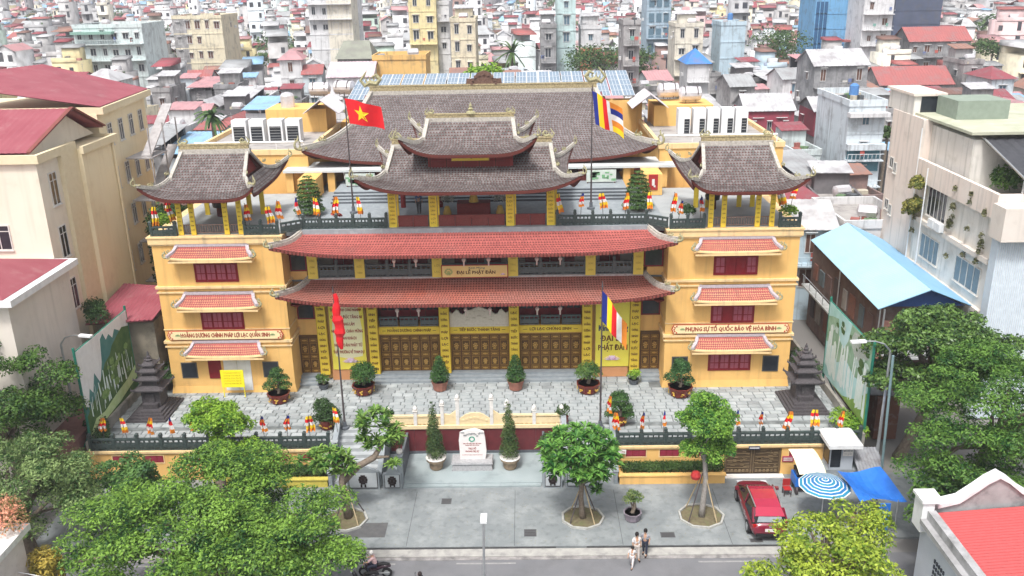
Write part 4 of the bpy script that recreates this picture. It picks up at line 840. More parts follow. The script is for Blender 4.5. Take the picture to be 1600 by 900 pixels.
# conical cypresses in pots
for k, (x, y) in enumerate(((-2.42, -7.4), (2.28, -7.45))):
    t = thing('potted_cypress', (x, y, .15), 'tall conical cypress in a clay pot '+('left' if k == 0 else 'right')+' of the white stele', 'potted tree', 'conical cypresses beside the stele')
    m = MB(); m.lathe([(.36, 0), (.42, .1), (.46, .45), (.62, .62), (.64, .78), (.56, .78), (.5, .7)], (x, y, .15), 14); m.build('pot', mat('striped_clay', (.33,.25,.17), (.22,.16,.11), scale=5), t)
    m = MB(); m.lathe([(.62, 0), (.66, .05), (.62, .1)], (x, y, .90), 14); m.build('pot_rim', white_stone, t)
    m = MB(); m.tube([(x, y, .8), (x, y, 2.4)], [.09, .05], 6); m.build('trunk', trunk_mat, t)
    cs = [(x+rnd.uniform(-.05, .05)*1.5+.09*(i/14)*(-1 if k else -1), y, 1.25+i*.235) for i in range(16)]; rs = [max(.09, .66*(1-(i/16.5))**.75) for i in range(16)]
    leaf_cloud('foliage', cs, rs, 5200, .13, G_cypress, t, flat=.8, seed=20+k, up=.3, aspect=.35)

# ---------------------------------------------------------------- planters and hedges
t = thing('planter', (12.2, -8.7, 0), 'low ochre planter with clipped dark hedge in front of the right street wall', 'planter')
m = MB(); m.box(9.05, 15.5, -9.3, -9.05, 0, .55); m.box(9.05, 9.3, -9.05, -8.31, 0, .55); m.box(15.25, 15.5, -9.05, -8.31, 0, .55); m.box(8.98, 15.57, -9.36, -8.99, .55, .62); m.build('planter_wall', ochre, t)
tag(leaf_cloud('hedge', [(9.5+.3*i, -8.66, .72+.1*(j)) for i in range(20) for j in range(3)], .40, 12000, .11, G_hedge, t, flat=.85, seed=31, up=.4), kind='stuff')
t = thing('planter', (-12.5, -8.7, 0), 'low planter with yellowish rim and hedge in front of the left street wall', 'planter')
m = MB(); m.box(-16.0, -9.0, -9.3, -9.05, 0, .5); m.box(-16.07, -8.95, -9.36, -8.99, .5, .57); m.build('planter_wall', mat('yellow_rim', (.62,.52,.10), (.5,.42,.08)), t)
tag(leaf_cloud('hedge', [(-15.8+.3*i, -8.66, .72+.1*(j)) for i in range(22) for j in range(3)], .42, 12000, .12, G_hedge, t, flat=.85, seed=32, up=.4), kind='stuff')

# ---------------------------------------------------------------- stupas
for s_ in (-1, 1):
    cx, cy = s_*21.95, -2.6; t = thing('stone_stupa', (cx, cy, ZC), 'dark carved stone stupa with stepped platform in the '+('left' if s_ < 0 else 'right')+' corner of the court', 'stupa', 'carved stone stupas')
    for k in range(4): m = MB(); m.frus(cx, cy-.2, ZC+.13*k, ZC+.13*(k+1), 1.35-.16*k, 1.75-.2*k, 1.33-.16*k, 1.73-.2*k); m.build('platform_step', slate, t)
    m = MB(); m.frus(cx, cy, ZC+.52, ZC+1.75, .62, .62, .55, .55)
    for q in (-1, 1):
        for r_ in (-1, 1): m.box(cx+q*.55-.07, cx+q*.55+.07, cy+r_*.55-.07, cy+r_*.55+.07, ZC+.52, ZC+1.8)
    m.box(cx-.25, cx+.25, cy-.68, cy-.6, ZC+.75, ZC+1.5); m.box(cx-.5, cx+.5, cy-.95, cy-.62, ZC+.52, ZC+.85); m.build('body', slate, t)
    z = ZC+1.75
    for k, (a, h) in enumerate(((.95, .2), (.78, .62), (.62, .45), (.46, .38))):
        m = MB(); m.frus(cx, cy, z, z+.1, a, a, a*1.02, a*1.02); m.frus(cx, cy, z+.1, z+.28, a, a, a*.62, a*.62)
        for q in (-1, 1):
            for r_ in (-1, 1): m.tube([(cx+q*a*.85, cy+r_*a*.85, z+.08), (cx+q*a*1.12, cy+r_*a*1.12, z+.18), (cx+q*a*1.1, cy+r_*a*1.1, z+.36)], [.09, .07, .02], 5)
        m.build('tier_roof', slate, t)
        if k < 3: m = MB(); hh = (.6, .42, .3)[k]; m.frus(cx, cy, z+.28, z+hh+.1, a*.55, a*.55, a*.5, a*.5); m.build('tier_body', slate, t); z += hh+.1
    m = MB(); m.lathe([(.2, 0), (.26, .1), (.12, .2), (.18, .3), (.08, .42), (.1, .48), (.02, .7)], (cx, cy, z+.28), 8); m.build('finial', slate, t)

# ---------------------------------------------------------------- potted bonsai on the court
def big_pot(mb, x, y, z, r=.75, h=.72): mb.lathe([(r*.62, 0), (r*.78, .06), (r*.86, h*.5), (r, h*.86), (r*1.06, h), (r*.94, h), (r*.9, h*.9)], (x, y, z), 8, PI/8)
def pot_tree(x, y, label, pads, r=.75, n=2600, mt=None, seed=1, leaf=.13, stem=True, pm_=None, z=ZC, h=.72, flat=.8, group='potted trees on the court'):
    t = thing('potted_tree', (x, y, z), label, 'potted tree', group); m = MB(); big_pot(m, x, y, z, r, h); m.build('pot', pm_ or terracotta, t)
    m = MB(); m.slab([(x+r*.9*math.cos(a*PI/6), y+r*.9*math.sin(a*PI/6)) for a in range(12)], z+h*.8, z+h*.9); m.build('soil', soil, t)
    if pm_ is None:
        for k in range(8):
            a = PI/8+k*PI/4+PI/8; m = MB()
            for j in range(4): m.bx((x+(r*.93)*math.cos(a)+rnd.uniform(-.12, .12)*math.sin(a), y+(r*.93)*math.sin(a)-rnd.uniform(-.12, .12)*math.cos(a), z+h*.5+rnd.uniform(-.12, .12)), (.12, .05, .06), a+PI/2)
            m.build('gold_relief', ink_gold, t)
    top = Vector((pads[-1][0], pads[-1][1], pads[-1][2]))
    m = MB(); m.tube([(x, y, z+h*.85), (x+(top.x)*.5+.12, y, z+h+.35), (x+top.x, y+top.y, z+top.z)], [.13, .10, .04], 6)
    for p in pads[:-1]: m.tube([(x+.05, y, z+h+.1), (x+p[0]*.5, y+p[1]*.5, z+p[2]-.15), (x+p[0], y+p[1], z+p[2])], [.07, .05, .03], 5)
    m.build('trunk', trunk_mat, t)
    leaf_cloud('foliage', [(x+a, y+b, z+c) for a, b, c, _ in pads], [q[3] for q in pads], n, leaf, mt or G_topiary, t, flat=flat, seed=seed, up=.35)
    return t
pot_tree(-13.77, -1.6, 'cloud-pruned bonsai in a red pot in front of the left wing', [(-.55, 0, 1.15, .55), (.5, 0, 1.2, .5), (-.1, 0, 1.7, .62), (.45, 0, 1.75, .42), (0, 0, 2.2, .52)], .78, seed=41)
pot_tree(-8.08, -.45, 'ball-shaped dense bush in a red pot below the left banner', [(.1, 0, 1.5, .98), (0, 0, 1.3, .9), (0, 0, 1.7, .9)], .8, n=4200, seed=42, flat=.85)
lay = [(0, 0, .95+.22*i, .68*(1-i/9.5)+.1) for i in range(8)]
pot_tree(-2.73, -.02, 'conical layered shrub in a faded pot left of the middle door', lay, .6, pm_=clay, n=2600, seed=43, flat=.6)
pot_tree(2.62, -.06, 'conical layered shrub in a faded pot right of the middle door', lay, .6, pm_=clay, n=2600, seed=44, flat=.6)
pot_tree(7.69, -.6, 'loose round bush in a red pot below the right banner', [(-.3, 0, 1.4, .7), (.3, 0, 1.4, .7), (0, 0, 1.7, .8)], .82, n=2600, mt=leafmat('loose_green', (.03,.09,.02), (.13,.23,.05)), seed=45, flat=.85)
pot_tree(13.98, -1.3, 'broad cloud-pruned bonsai in a red pot in front of the right wing', [(-.6, 0, 1.3, .6), (.55, 0, 1.05, .5), (0, .1, 1.75, .75), (.1, 0, 2.15, .62), (-.1, 0, 2.45, .45)], .85, n=3400, mt=leafmat('deep_green', (.018,.07,.02), (.07,.17,.05)), seed=46)
pot_tree(-9.62, -5.6, 'rounded cloud-pruned shrub by the left front flagpole', [(-.5, 0, .7, .5), (.45, 0, .8, .6), (-.1, 0, 1.35, .72), (.2, 0, 1.0, .8), (-.2, 0, 1.7, .6)], .5, n=3800, mt=G_dark, seed=47, flat=.9)
pot_tree(9.36, -5.5, 'tall cloud-pruned shrub by the right front flagpole', [(-.55, 0, .75, .45), (.55, 0, .7, .45), (-.4, 0, 1.3, .5), (.4, 0, 1.2, .5), (0, 0, 1.85, .66)], .5, n=3600, mt=G_topiary, seed=48, flat=.9)
pot_tree(-11.1, .4, 'small loose plant by the left side door', [(0, 0, .7, .5), (-.2, 0, .9, .35)], .4, n=500, mt=leafmat('loose_green', 0, 0), seed=49, pm_=dark_stone, h=.4)
pot_tree(11.0, .6, 'small bright plant by the right side door', [(0, 0, .7, .5), (.2, 0, .9, .35)], .4, n=500, mt=G_bright, seed=50, pm_=dark_stone, h=.4)
pot_tree(9.39, -13.1, 'sparse young bush in a grey octagonal pot on the forecourt', [(-.2, 0, 1.35, .4), (.25, 0, 1.45, .42), (0, 0, 1.7, .38)], .52, n=750, mt=leafmat('sparse_green', (.06,.12,.03), (.24,.30,.10)), seed=51, pm_=mat('grey_violet_pot', (.28,.24,.28)), z=0, h=.55)
# terrace topiaries
for s_, x, y in ((-1, -12.0, 4.9), (1, 11.5, 4.9)):
    t = thing('terrace_topiary', (x, y, ZT), 'beehive-shaped stepped topiary on the '+('left' if s_ < 0 else 'right')+' of the roof terrace', 'topiary', 'stepped topiaries on the roof terrace'); cs = []; rs = []
    for i in range(9): z = ZT+.4+i*.30; cs.append((x, y, z)); rs.append(.98*(1-(i/9.3)**3.2)*(.98 if i else 1.2))
    m = MB(); m.tube([(x, y, ZT), (x, y, ZT+1.5)], .1, 6); m.build('trunk', trunk_mat, t)
    leaf_cloud('foliage', cs, rs, 9000, .11, leafmat('layered_green', (.02,.06,.015), (.10,.19,.04)), t, flat=.20, seed=60+s_, up=.4, inner=.6)
for x, y, sd_, lb in ((-21.2, .9, 1, 'light green bush in the corner left of the left corner pavilion'), (21.0, .9, 2, 'light green bush in the corner right of the right corner pavilion'), (14.3, 1.4, 3, 'low dark bush behind the short rail left of the right corner pavilion'), (-9.6, 1.8, 4, 'small red flowering plant behind the left terrace rail')):
    o = leaf_cloud('terrace_bush', [(x, y, 14.5), (x+.3, y+.2, 14.4)], [.6, .5] if sd_ != 4 else [.25, .2], 700 if sd_ != 4 else 160, .16, G_bright if sd_ < 3 else (G_dark if sd_ == 3 else leafmat('red_flowers', (.3,.03,.02), (.6,.12,.08))), None, flat=1, seed=70+sd_); tag(o, lb, 'bush')

# ---------------------------------------------------------------- flags
def cloth(path_top, widths_fn, bands, nx, nz, ok=None): pass
def drape_mesh(name, bands, wd, ht, seed, taper=.5):
    """small drooping flag: cloth hung from a slanting stick, coloured bands"""
    g = random.Random(seed); mb = MB(); n = len(bands)*2; m_ = 7
    rows = []
    for j in range(n+1):
        t = j/n; w_ = wd*(taper+(1-taper)*math.sin(min(1, t*1.15)*PI*.62)); row = []
        for i in range(m_+1):
            u = i/m_-.5; row.append((u*w_+.05*math.sin(5*t+seed)+.02, -.10*math.sin(u*13+seed+t*3)*(.3+t), -t*ht-.10*abs(u)*t))
        rows.append(row)
    for j in range(n):
        mb.cur = j//2
        for i in range(m_): mb.add([rows[j][i], rows[j][i+1], rows[j+1][i+1], rows[j+1][i]], [(0, 1, 2, 3)])
    return mb.mesh(name, bands)
B5 = [f_blue, f_yellow, f_red, f_white, f_orange]
dm = [drape_mesh('cloth', [f_orange, f_yellow, f_red, f_white, f_orange], .46, 1.15, 1), drape_mesh('cloth', [f_blue, f_orange, f_red, f_white, f_orange], .38, 1.1, 2, .3), drape_mesh('cloth', [f_blue, f_red, f_white, f_orange], .30, 1.0, 3, .25), drape_mesh('cloth', [f_yellow, f_red, f_white, f_yellow, f_orange], .55, 1.2, 4, .6)]
stick = MB().tube([(0, 0, -.3), (.03, -.05, 1.5)], .02, 5).mesh('stick', darkpole)
NTH = ['first', 'second', 'third', 'fourth', 'fifth', 'sixth', 'seventh', 'eighth', 'ninth', 'tenth', 'eleventh', 'twelfth']
def sflag(x, y, z, k, label, group, sc=1.0):
    t = thing('small_flag', (x, y, z), label, 'flag', group); place(stick, 'stick', t, rot=(0, 0, 0)); place(dm[k % 4], 'cloth', t, (.04, -.06, 1.42), rz=rnd.uniform(-.9, .9), sc=(sc*rnd.uniform(.7, 1.15), sc, sc*rnd.uniform(.75, 1.1))); t.rotation_euler = (rnd.uniform(-.08, .08), rnd.uniform(-.12, .12), rnd.uniform(-.4, .4))
for i, x in enumerate((-23.0, -21.55, -20.1, -18.7, -17.3, -15.8, -14.4, -12.95, -11.5, -10.1)): sflag(x, -8.15, 2.95, (i, 3, 0, 2, 1, 0, 2, 1, 1, 3)[i], NTH[i]+' small five-coloured flag from the left end of the left court balustrade', 'small flags along the court balustrade')
for i, x in enumerate((8.9, 10.35, 11.8, 13.3, 14.8, 16.3, 17.7, 19.3, 20.9, 22.5)): sflag(x, -8.15, 2.95, (0, 1, 2, 2, 1, 2, 1, 0, 3, 0)[i], NTH[i]+' small five-coloured flag from the left end of the right court balustrade', 'small flags along the court balustrade')
sflag(-8.5, -7.6, 3.2, 3, 'double small flags hanging low on the left front flagpole', 'small flags along the court balustrade'); sflag(8.45, -7.6, 3.9, 0, 'small flag hanging low on the right front flagpole', 'small flags along the court balustrade')
for i, x in enumerate((-11.9, -10.7, -9.4, -7.7)): sflag(x, 1.3, 14.45, (2, 3, 0, 3)[i], NTH[i]+' small flag from the left behind the left terrace balustrade', 'small flags on the roof terrace', 1.05)
for i, x in enumerate((5.8, 7.2, 8.7, 10.2, 11.7)): sflag(x, 1.3, 14.45, (3, 1, 3, 0, 3)[i], NTH[i]+' small flag from the left behind the right terrace balustrade', 'small flags on the roof terrace', 1.05)
for x, y, z, k, lb in ((-21.4, .3, 14.2, 3, 'small flag at the outer corner left of the left corner pavilion'), (-20.9, 1.6, 14.6, 0, 'small flag behind the corner flag left of the left corner pavilion'), (-20.2, .4, 14.3, 3, 'small flag beside the leftmost couplet board of the left corner pavilion'), (-15.0, .3, 14.3, 0, 'small flag at the right edge of the left corner pavilion'), (-13.6, .3, 14.1, 3, 'nearer of two small flags right of the left corner pavilion'), (-13.4, 2.0, 14.1, 0, 'farther of two small flags right of the left corner pavilion'),
    (13.6, .3, 14.1, 1, 'nearer of two small flags left of the right corner pavilion'), (13.4, 1.5, 14.3, 0, 'farther of two small flags left of the right corner pavilion'), (15.1, .5, 14.3, 2, 'small flag beside the left couplet board of the right corner pavilion'), (21.0, 2.6, 14.4, 3, 'small flag behind the bush right of the right corner pavilion'), (21.5, 2.0, 14.6, 0, 'small flag at the outer corner right of the right corner pavilion')): sflag(x, y, z, k, lb, 'small flags on the roof terrace')
def wave_flag(name, p0, du, dv, nu, nv, colfn, mats, parent, amp=.22, ph=0., star=None):
    """cloth sheet from the pole corner p0; du along the fly, dv down the hoist"""
    p0, du, dv = Vector(p0), Vector(du), Vector(dv); nrm = du.cross(dv).normalized(); mb = MB()
    def Q(u, v): return p0+du*u+dv*v*(1-.12*u)+nrm*amp*math.sin(u*7+v*1.6+ph)*min(1, u*2.5)+Vector((0, 0, -.25*u*u))
    for i in range(nu):
        for j in range(nv):
            mb.cur = colfn((i+.5)/nu, (j+.5)/nv); mb.add([Q(i/nu, j/nv), Q((i+1)/nu, j/nv), Q((i+1)/nu, (j+1)/nv), Q(i/nu, (j+1)/nv)], [(0, 1, 2, 3)])
    o = mb.build(name, mats, parent)
    if star:
        cu, cv, ru, rv = star
        for sgn in (-1, 1):
            pts = [(cu+ru*(1 if k % 2 == 0 else .4)*math.sin(k*PI/5), cv-rv*(1 if k % 2 == 0 else .4)*math.cos(k*PI/5)) for k in range(10)]
            m2 = MB(); c = Q(cu, cv)+nrm*.03*sgn; P = [Q(a, b)+nrm*.03*sgn for a, b in pts]
            for k in range(10): m2.add([c, P[k], P[(k+1) % 10]], [(0, 1, 2)])
            m2.build('star', f_yellow, o)
    return o
def pole(x, y, z0, z1, label, lean=(0, 0), r=.07):
    t = thing('flagpole', (x, y, z0), label, 'flagpole'); m = MB(); m.tube([(x, y, z0), (x+lean[0], y+lean[1], z1)], [r, r*.5], 8); m.build('pole', darkpole, t)
    m = MB(); m.lathe([(.28, 0), (.28, .12), (.12, .16), (.12, .5)], (x, y, z0), 8); m.build('base', dark_stone, t)
    m = MB(); m.lathe([(.05, 0), (.09, .06), (.05, .12), (.02, .4), (.0, .42)], (x+lean[0], y+lean[1], z1), 6); m.build('finial', darkpole, t); return t
t = pole(-8.95, 5.3, ZT, 21.9, 'dark flagpole with waving red flag with yellow star on the left of the terrace')
f = wave_flag('national_flag', (-8.95, 5.25, 21.9), (2.5, -.5, -.35), (.25, 0, -1.75), 14, 8, lambda u, v: 0, [f_red], None, .2, .6, star=(.43, .52, .23, .36)); tag(f, 'red flag with yellow star waving from the left terrace flagpole', 'flag')
t = pole(8.2, 5.5, ZT, 22.1, 'dark flagpole with five-striped flag on the right of the terrace')
f = wave_flag('buddhist_flag', (8.2, 5.45, 22.1), (2.0, -.5, -1.0), (.25, 0, -2.3), 20, 10, lambda u, v: min(5, int(u*6)) if u < .62 else (5 if v < .2 else (1 if v > .8 else (3 if .4 < v < .6 else (0 if v < .4 else 5)))), [f_blue, f_yellow, f_red, f_white, f_orange, f_orange], None, .3, 1.2); tag(f, 'five-striped blue, yellow, red, white and orange flag on the right terrace flagpole', 'flag')
t = pole(-8.45, -5.6, ZC, 11.5, 'dark flagpole with furled red flag at the left front of the court')
m = MB(); n = 14; pts = []
for i in range(n): s = i/(n-1); pts.append((-8.35+.12*s+.05*math.sin(i), -5.62, 11.4-s*3.7))
m.tube(pts, [.05+.27*math.sin(PI*(.08+.86*(i/(n-1))**1.3))*(1+.25*math.sin(i*2.3)) for i in range(n)], 8, squash=.7); tag(m.build('furled_flag', f_red), 'furled red flag hanging from the left front flagpole', 'flag')
t = pole(8.1, -5.9, ZC, 11.7, 'dark flagpole with five-striped flag at the right front of the court')
f = wave_flag('buddhist_flag', (8.1, -5.95, 11.5), (1.5, -.3, -1.9), (0, 0, -2.0), 20, 10, lambda u, v: min(4, int(u*5)), B5, None, .22, .2); tag(f, 'five-striped flag draped from the right front flagpole', 'flag')

# ---------------------------------------------------------------- banners
m = MB(); m.box(-10.6, -8.15, 1.78, 1.83, 2.95, 8.3); b = tag(m.build('welcome_banner', yellow_light), 'tall yellow welcome banner with seven lines of text on the left side bay', 'banner')
for k, t_ in enumerate(('THÀNH KÍNH CUNG NGHINH', 'CHƯ ĐẠI ĐỨC TĂNG NI', 'QUANG LÂM', 'NHIỆT LIỆT CHÀO MỪNG', 'QUAN KHÁCH', 'NHÂN DÂN PHẬT TỬ', 'THẬP PHƯƠNG VỀ THAM DỰ')): text(t_, 'lettering', b, (-9.38, 1.77, 7.55-.54*k), .32, ink_red, w=min(2.25, .125*len(t_)), bold=.012)
def lotus(b, x, y, z, s):
    m = MB()
    for k in range(9): a = (k-4)*.33; m.tube([(x, y, z), (x+s*.3*math.sin(a), y-.01, z+s*.22*math.cos(a)), (x+s*.55*math.sin(a), y, z+s*.32*math.cos(a))], [.02, s*.10, .005], 5, squash=.25)
    m.build('lotus', pinky, b)
lotus(b, -9.3, 1.77, 3.5, 1.2); MB().prism([(-10.35, 4.0), (-9.4, 3.8), (-8.4, 4.0), (-8.3, 6.0), (-8.5, 7.8), (-9.4, 8.1), (-10.3, 7.8), (-10.45, 6.0)][::-1], 1.774, 1.779).build('pale_panel', mat('pale_cream_print', (.82,.79,.55), (.8,.74,.4), scale=.6), b)
m = MB(); m.box(8.35, 10.75, 1.78, 1.83, 2.95, 8.3); b = tag(m.build('festival_banner', yellow_light), 'tall yellow festival banner with lotus and large letters on the right side bay', 'banner')
text('Kính Mừng', 'lettering', b, (9.6, 1.77, 5.9), .62, ink_blue, w=2.1, bold=.008); text('ĐẠI LỄ', 'lettering', b, (9.55, 1.77, 5.1), .58, ink_brown, w=1.7, bold=.015); text('PHẬT ĐẢN', 'lettering', b, (9.6, 1.77, 4.4), .58, ink_brown, w=2.1, bold=.015); lotus(b, 9.55, 1.77, 3.45, 1.2)
m = MB()
for k in range(12): m.bx((9.0+rnd.uniform(-.35, .7), 1.765, 6.75+rnd.uniform(-.25, .35)), (rnd.uniform(.15, .4), .02, .12), 0)
m.build('painted_leaves', mat('painted_leaves', (.15,.30,.08), (.5,.35,.1), scale=4), b)
m = MB(); m.cur = 0; m.box(-2.34, 2.16, 1.28, 1.32, 10.06, 10.88); m.cur = 1; m.box(-2.4, 2.22, 1.29, 1.33, 10.0, 10.06); m.box(-2.4, 2.22, 1.29, 1.33, 10.88, 10.94); m.box(-2.4, -2.34, 1.29, 1.33, 10.06, 10.88); m.box(2.16, 2.22, 1.29, 1.33, 10.06, 10.88)
b = tag(m.build('balcony_banner', [mat('gradient_yellow', (.82,.66,.28), (.80,.52,.20), scale=.5), redpaint]), 'wide cream and orange banner with small picture hung on the middle upper balcony', 'banner')
text('Kính Mừng', 'lettering', b, (.05, 1.27, 10.72), .2, ink_blue, w=1.1); text('ĐẠI LỄ PHẬT ĐẢN', 'lettering', b, (0, 1.27, 10.38), .33, ink_brown, w=2.7, bold=.02); lotus(b, 1.85, 1.27, 10.2, .4)
m = MB()
for k in range(10): a = 2*PI*k/10; m.bx((-1.9+.22*math.cos(a), 1.27, 10.45+.2*math.sin(a)), (.14, .02, .1))
m.bx((-1.9, 1.27, 10.4), (.2, .02, .2)); m.build('painted_picture', mat('banner_green', (.2,.35,.1), (.6,.5,.2), scale=8), b)
m = MB(); m.box(-17.9, -16.3, -.9, -.86, 2.9, 4.2); m.box(-17.85, -17.8, -.85, -.8, ZC, 2.9); m.box(-16.4, -16.35, -.85, -.8, ZC, 2.9); b = tag(m.build('notice_board', mat('bright_yellow', (.85,.74,.02), (.8,.7,.02))), 'bright yellow notice board standing before the white door of the left wing', 'notice board')
for k in range(5): text('THÔNG BÁO PHẬT SỰ' if k == 0 else 'chương trình đại lễ', 'lettering', b, (-17.1, -.91, 4.0-.2*k), .12, mat('gold_text', (.65,.45,.02)), w=1.2)
# lanterns under the eaves
ln = MB(); ln.cur = 1; ln.tube([(0, 0, .3), (0, 0, .8)], .012, 4); ln.cur = 0; ln.lathe([(.05, -.3), (.06, 0), (.13, .08), (.14, .2), (.05, .3)], (0, 0, 0), 8); lnm = ln.mesh('lantern', [mat('lantern_pink', (.75,.5,.5), (.8,.7,.6), scale=6), darkpole])
for z, nm in ((7.6, 'lower'), (11.25, 'upper')):
    for i, x in enumerate((-5.6, -4.1, -.8, .9, 4.2, 5.8)): tag(place(lnm, 'lantern', None, (x, 1.0, z)), NTH[i]+' small pink lantern from the left under the '+nm+' red roof', 'lantern', 'lanterns under the red roofs')
# ================================================================ landscape billboards, lamps, poles
def billboard(x, y0, y1, z0, z1, face, label, bot, kind):
    t = thing('landscape_billboard', (x, (y0+y1)/2, 0), label, 'billboard'); m = MB(); m.box(x-.06, x+.06, y0, y1, z0, z1)
    xf = x+face*.062
    def pp(y, z): return (xf, y0+(y1-y0)*y, z0+(z1-z0)*z)
    board = m.build('board', white_paint if kind == 0 else mat('pale_falls', (.55,.76,.78), (.30,.56,.50), scale=.6, spec=.02), t)
    def poly(name, pts, mt, d):
        mb = MB(); n = len(pts); vs = [(xf+face*d, pp(*p)[1], pp(*p)[2]) for p in pts]; mb.add(vs, [tuple(range(n))]); return mb.build(name, mt, board)
    gr = mat('printed_forest', (.02,.08,.03), (.16,.24,.09), scale=1.2, amt=.9, rough=1, spec=.02); bl = mat('printed_mountain', (.06,.18,.18), (.12,.26,.24), rough=1, scale=1, spec=.02); wf = mat('printed_water', (.80,.86,.84), (.62,.76,.70), scale=3, rough=.6)
    if kind == 0:
        poly('printed_hills', [(0, .36), (.06, .3), (.12, .5), (.17, .42), (.24, .62), (.32, .45), (.40, .66), (.44, .92), (.5, .96), (.54, .86), (.6, .9), (.66, .82), (.72, .9), (.8, .84), (.86, .74), (1, .7), (1, 0), (0, 0)], bl, .003)
        poly('printed_trees', [(0, .22), (.1, .3), (.2, .36), (.35, .5), (.45, .62), (.56, .66), (.62, .74), (.7, .78), (.78, .82), (.86, .85), (1, .8), (1, 0), (0, 0)], gr, .006)
        g = random.Random(3)
        for k in range(26):
            a = .10+.033*k+g.uniform(-.02, .02); b = .04+.2*a+g.uniform(0, .22); h = g.uniform(.08, .34); q = g.uniform(.006, .03); l = g.uniform(-.02, .02)
            poly('printed_waterfall', [(a, b), (a+l*.4, b+h*.5), (a+l, b+h), (a+l+q*.5, b+h*.96), (a+q*.7+l*.4, b+h*.55), (a+q, b+g.uniform(-.02, .03))], wf, .009+.0004*k)
        for k in range(14): a = g.uniform(.3, .95); b = g.uniform(.25, .6); q = g.uniform(.03, .08); poly('printed_foliage', [(a+q*g.uniform(.6, 1)*math.cos(j*1.05), b+q*g.uniform(.6, 1)*math.sin(j*1.05)) for j in range(6)], mat('printed_light_green', (.12,.24,.07), (.3,.42,.16), scale=4, rough=1, spec=.02), .02+.0004*k)
        poly('printed_bank', [(0, 0), (.14, .12), (.3, .1), (.55, .16), (.8, .2), (1, .28), (1, .12), (.6, .03), (.3, 0)], mat('printed_lime', (.45,.6,.25), (.6,.7,.4), scale=2), .012)
    else:
        poly('printed_trees', [(0, 0), (0, .45), (.12, .5), (.3, .34), (.5, .5), (.7, .42), (1, .5), (1, 1), (.55, 1), (.5, .75), (.42, .6), (.3, .66), (.25, .9), (.1, .85), (0, .8)], mat('pale_print_green', (.13,.26,.14), (.42,.58,.44), scale=1.5, amt=.9, rough=1, spec=.02), .003)
        g = random.Random(5)
        for k in range(16):
            a = .02+.06*k+g.uniform(-.02, .02); z_ = .62+.14*math.sin(k*1.9)+g.uniform(-.05, .05); q = g.uniform(.03, .085); l = g.uniform(0, .04)
            poly('printed_waterfall', [(a, .06+g.uniform(0, .12)), (a+l*.6, z_*.6), (a+l, z_-.03), (a+l+q*.4, z_), (a+l+q*.8, z_-.05), (a+q, z_*.5), (a+q*1.1, .05+g.uniform(0, .1))], wf, .009+.0004*k)
        for k in range(16): a = g.uniform(.15, .95); b = g.uniform(.55, .9); q = g.uniform(.03, .08); poly('printed_foliage', [(a+q*g.uniform(.5, 1)*math.cos(j*1.05), b+q*g.uniform(.5, 1)*math.sin(j*1.05)) for j in range(6)], gr if k % 2 else mat('printed_mist', (.6,.7,.66), (.4,.55,.48), scale=4, rough=1, spec=.02), .02+.0004*k)
        poly('printed_bank', [(0, 0), (.2, .0), (.5, .02), (.75, .16), (1, .42), (1, .3), (1, 0)], mat('printed_grass', (.16,.30,.06), (.3,.45,.1), scale=2), .012)
        poly('printed_crag', [(.55, .8), (.62, .95), (.75, .98), (.9, .95), (.95, .8), (.8, .7), (.7, .62)], mat('printed_rock', (.25,.30,.25), (.6,.66,.62), scale=9, amt=.9), .013)
    m = MB()
    for y in (y0, y1): m.tube([(x, y, 0), (x, y, z1+.3)], .09, 6)
    m.tube([(x, y0, z1), (x, y1, z1)], .05, 6); m.tube([(x-face*.1, y0, z0), (x-face*1.6, y0, 0)], .05, 5); m.build('green_frame', green_steel, t)
billboard(-24.1, -7.7, -.3, 2.9, 8.55, 1, 'slanting billboard with mountain and waterfall picture left of the court', 0, 0)
billboard(24.3, .3, -7.7, 3.0, 8.3, -1, 'slanting billboard with waterfall picture right of the court', 0, 1)
def street_lamp(x, y, z, hx, hy, label, m_=steel, head=(.9, .3)):
    t = thing('street_lamp', (x, y, 0), label, 'street lamp'); a = Vector((x, y, z)); b = Vector((hx, hy, z+.75)); m = MB()
    m.tube([(x, y, 0), (x, y, z*.5), a], [.12, .09, .07], 8); m.build('post', m_, t); m = MB(); m.tube([a, a+(b-a)*.25+Vector((0, 0, .3)), a+(b-a)*.6+Vector((0, 0, .25)), b], [.06, .05, .045, .04], 6); m.build('arm', m_, t)
    m = MB(); d = (b-a); d.z = 0; ang = math.atan2(d.y, d.x); m.bx(tuple(b+d.normalized()*.35), (head[0], head[1], .12), ang); m.build('lamp_head', white_paint, t)
street_lamp(-26.2, -5.2, 8.1, -24.6, -5.6, 'grey street lamp arching over the left billboard'); street_lamp(24.9, -8.6, 8.4, 23.2, -8.8, 'grey street lamp arching over the right billboard')
t = thing('street_lamp', (1.2, -21.3, 0), 'slim white lamp post with flat rectangular head at the near kerb', 'street lamp')
m = MB(); m.tube([(1.2, -21.3, -.12), (1.3, -21.3, 5.4)], [.08, .05], 8); m.build('post', steel, t); m = MB(); m.bx((1.3, -21.0, 5.45), (.30, .72, .1)); m.build('lamp_head', white_paint, t)
m = MB(); m.tube([(24.9, -9.6, 0), (24.6, -9.7, 8.6)], .08, 8); tag(m.build('utility_pole', mat('teal_pole', (.20,.30,.32))), 'teal steel pole beside the grey booth', 'pole')
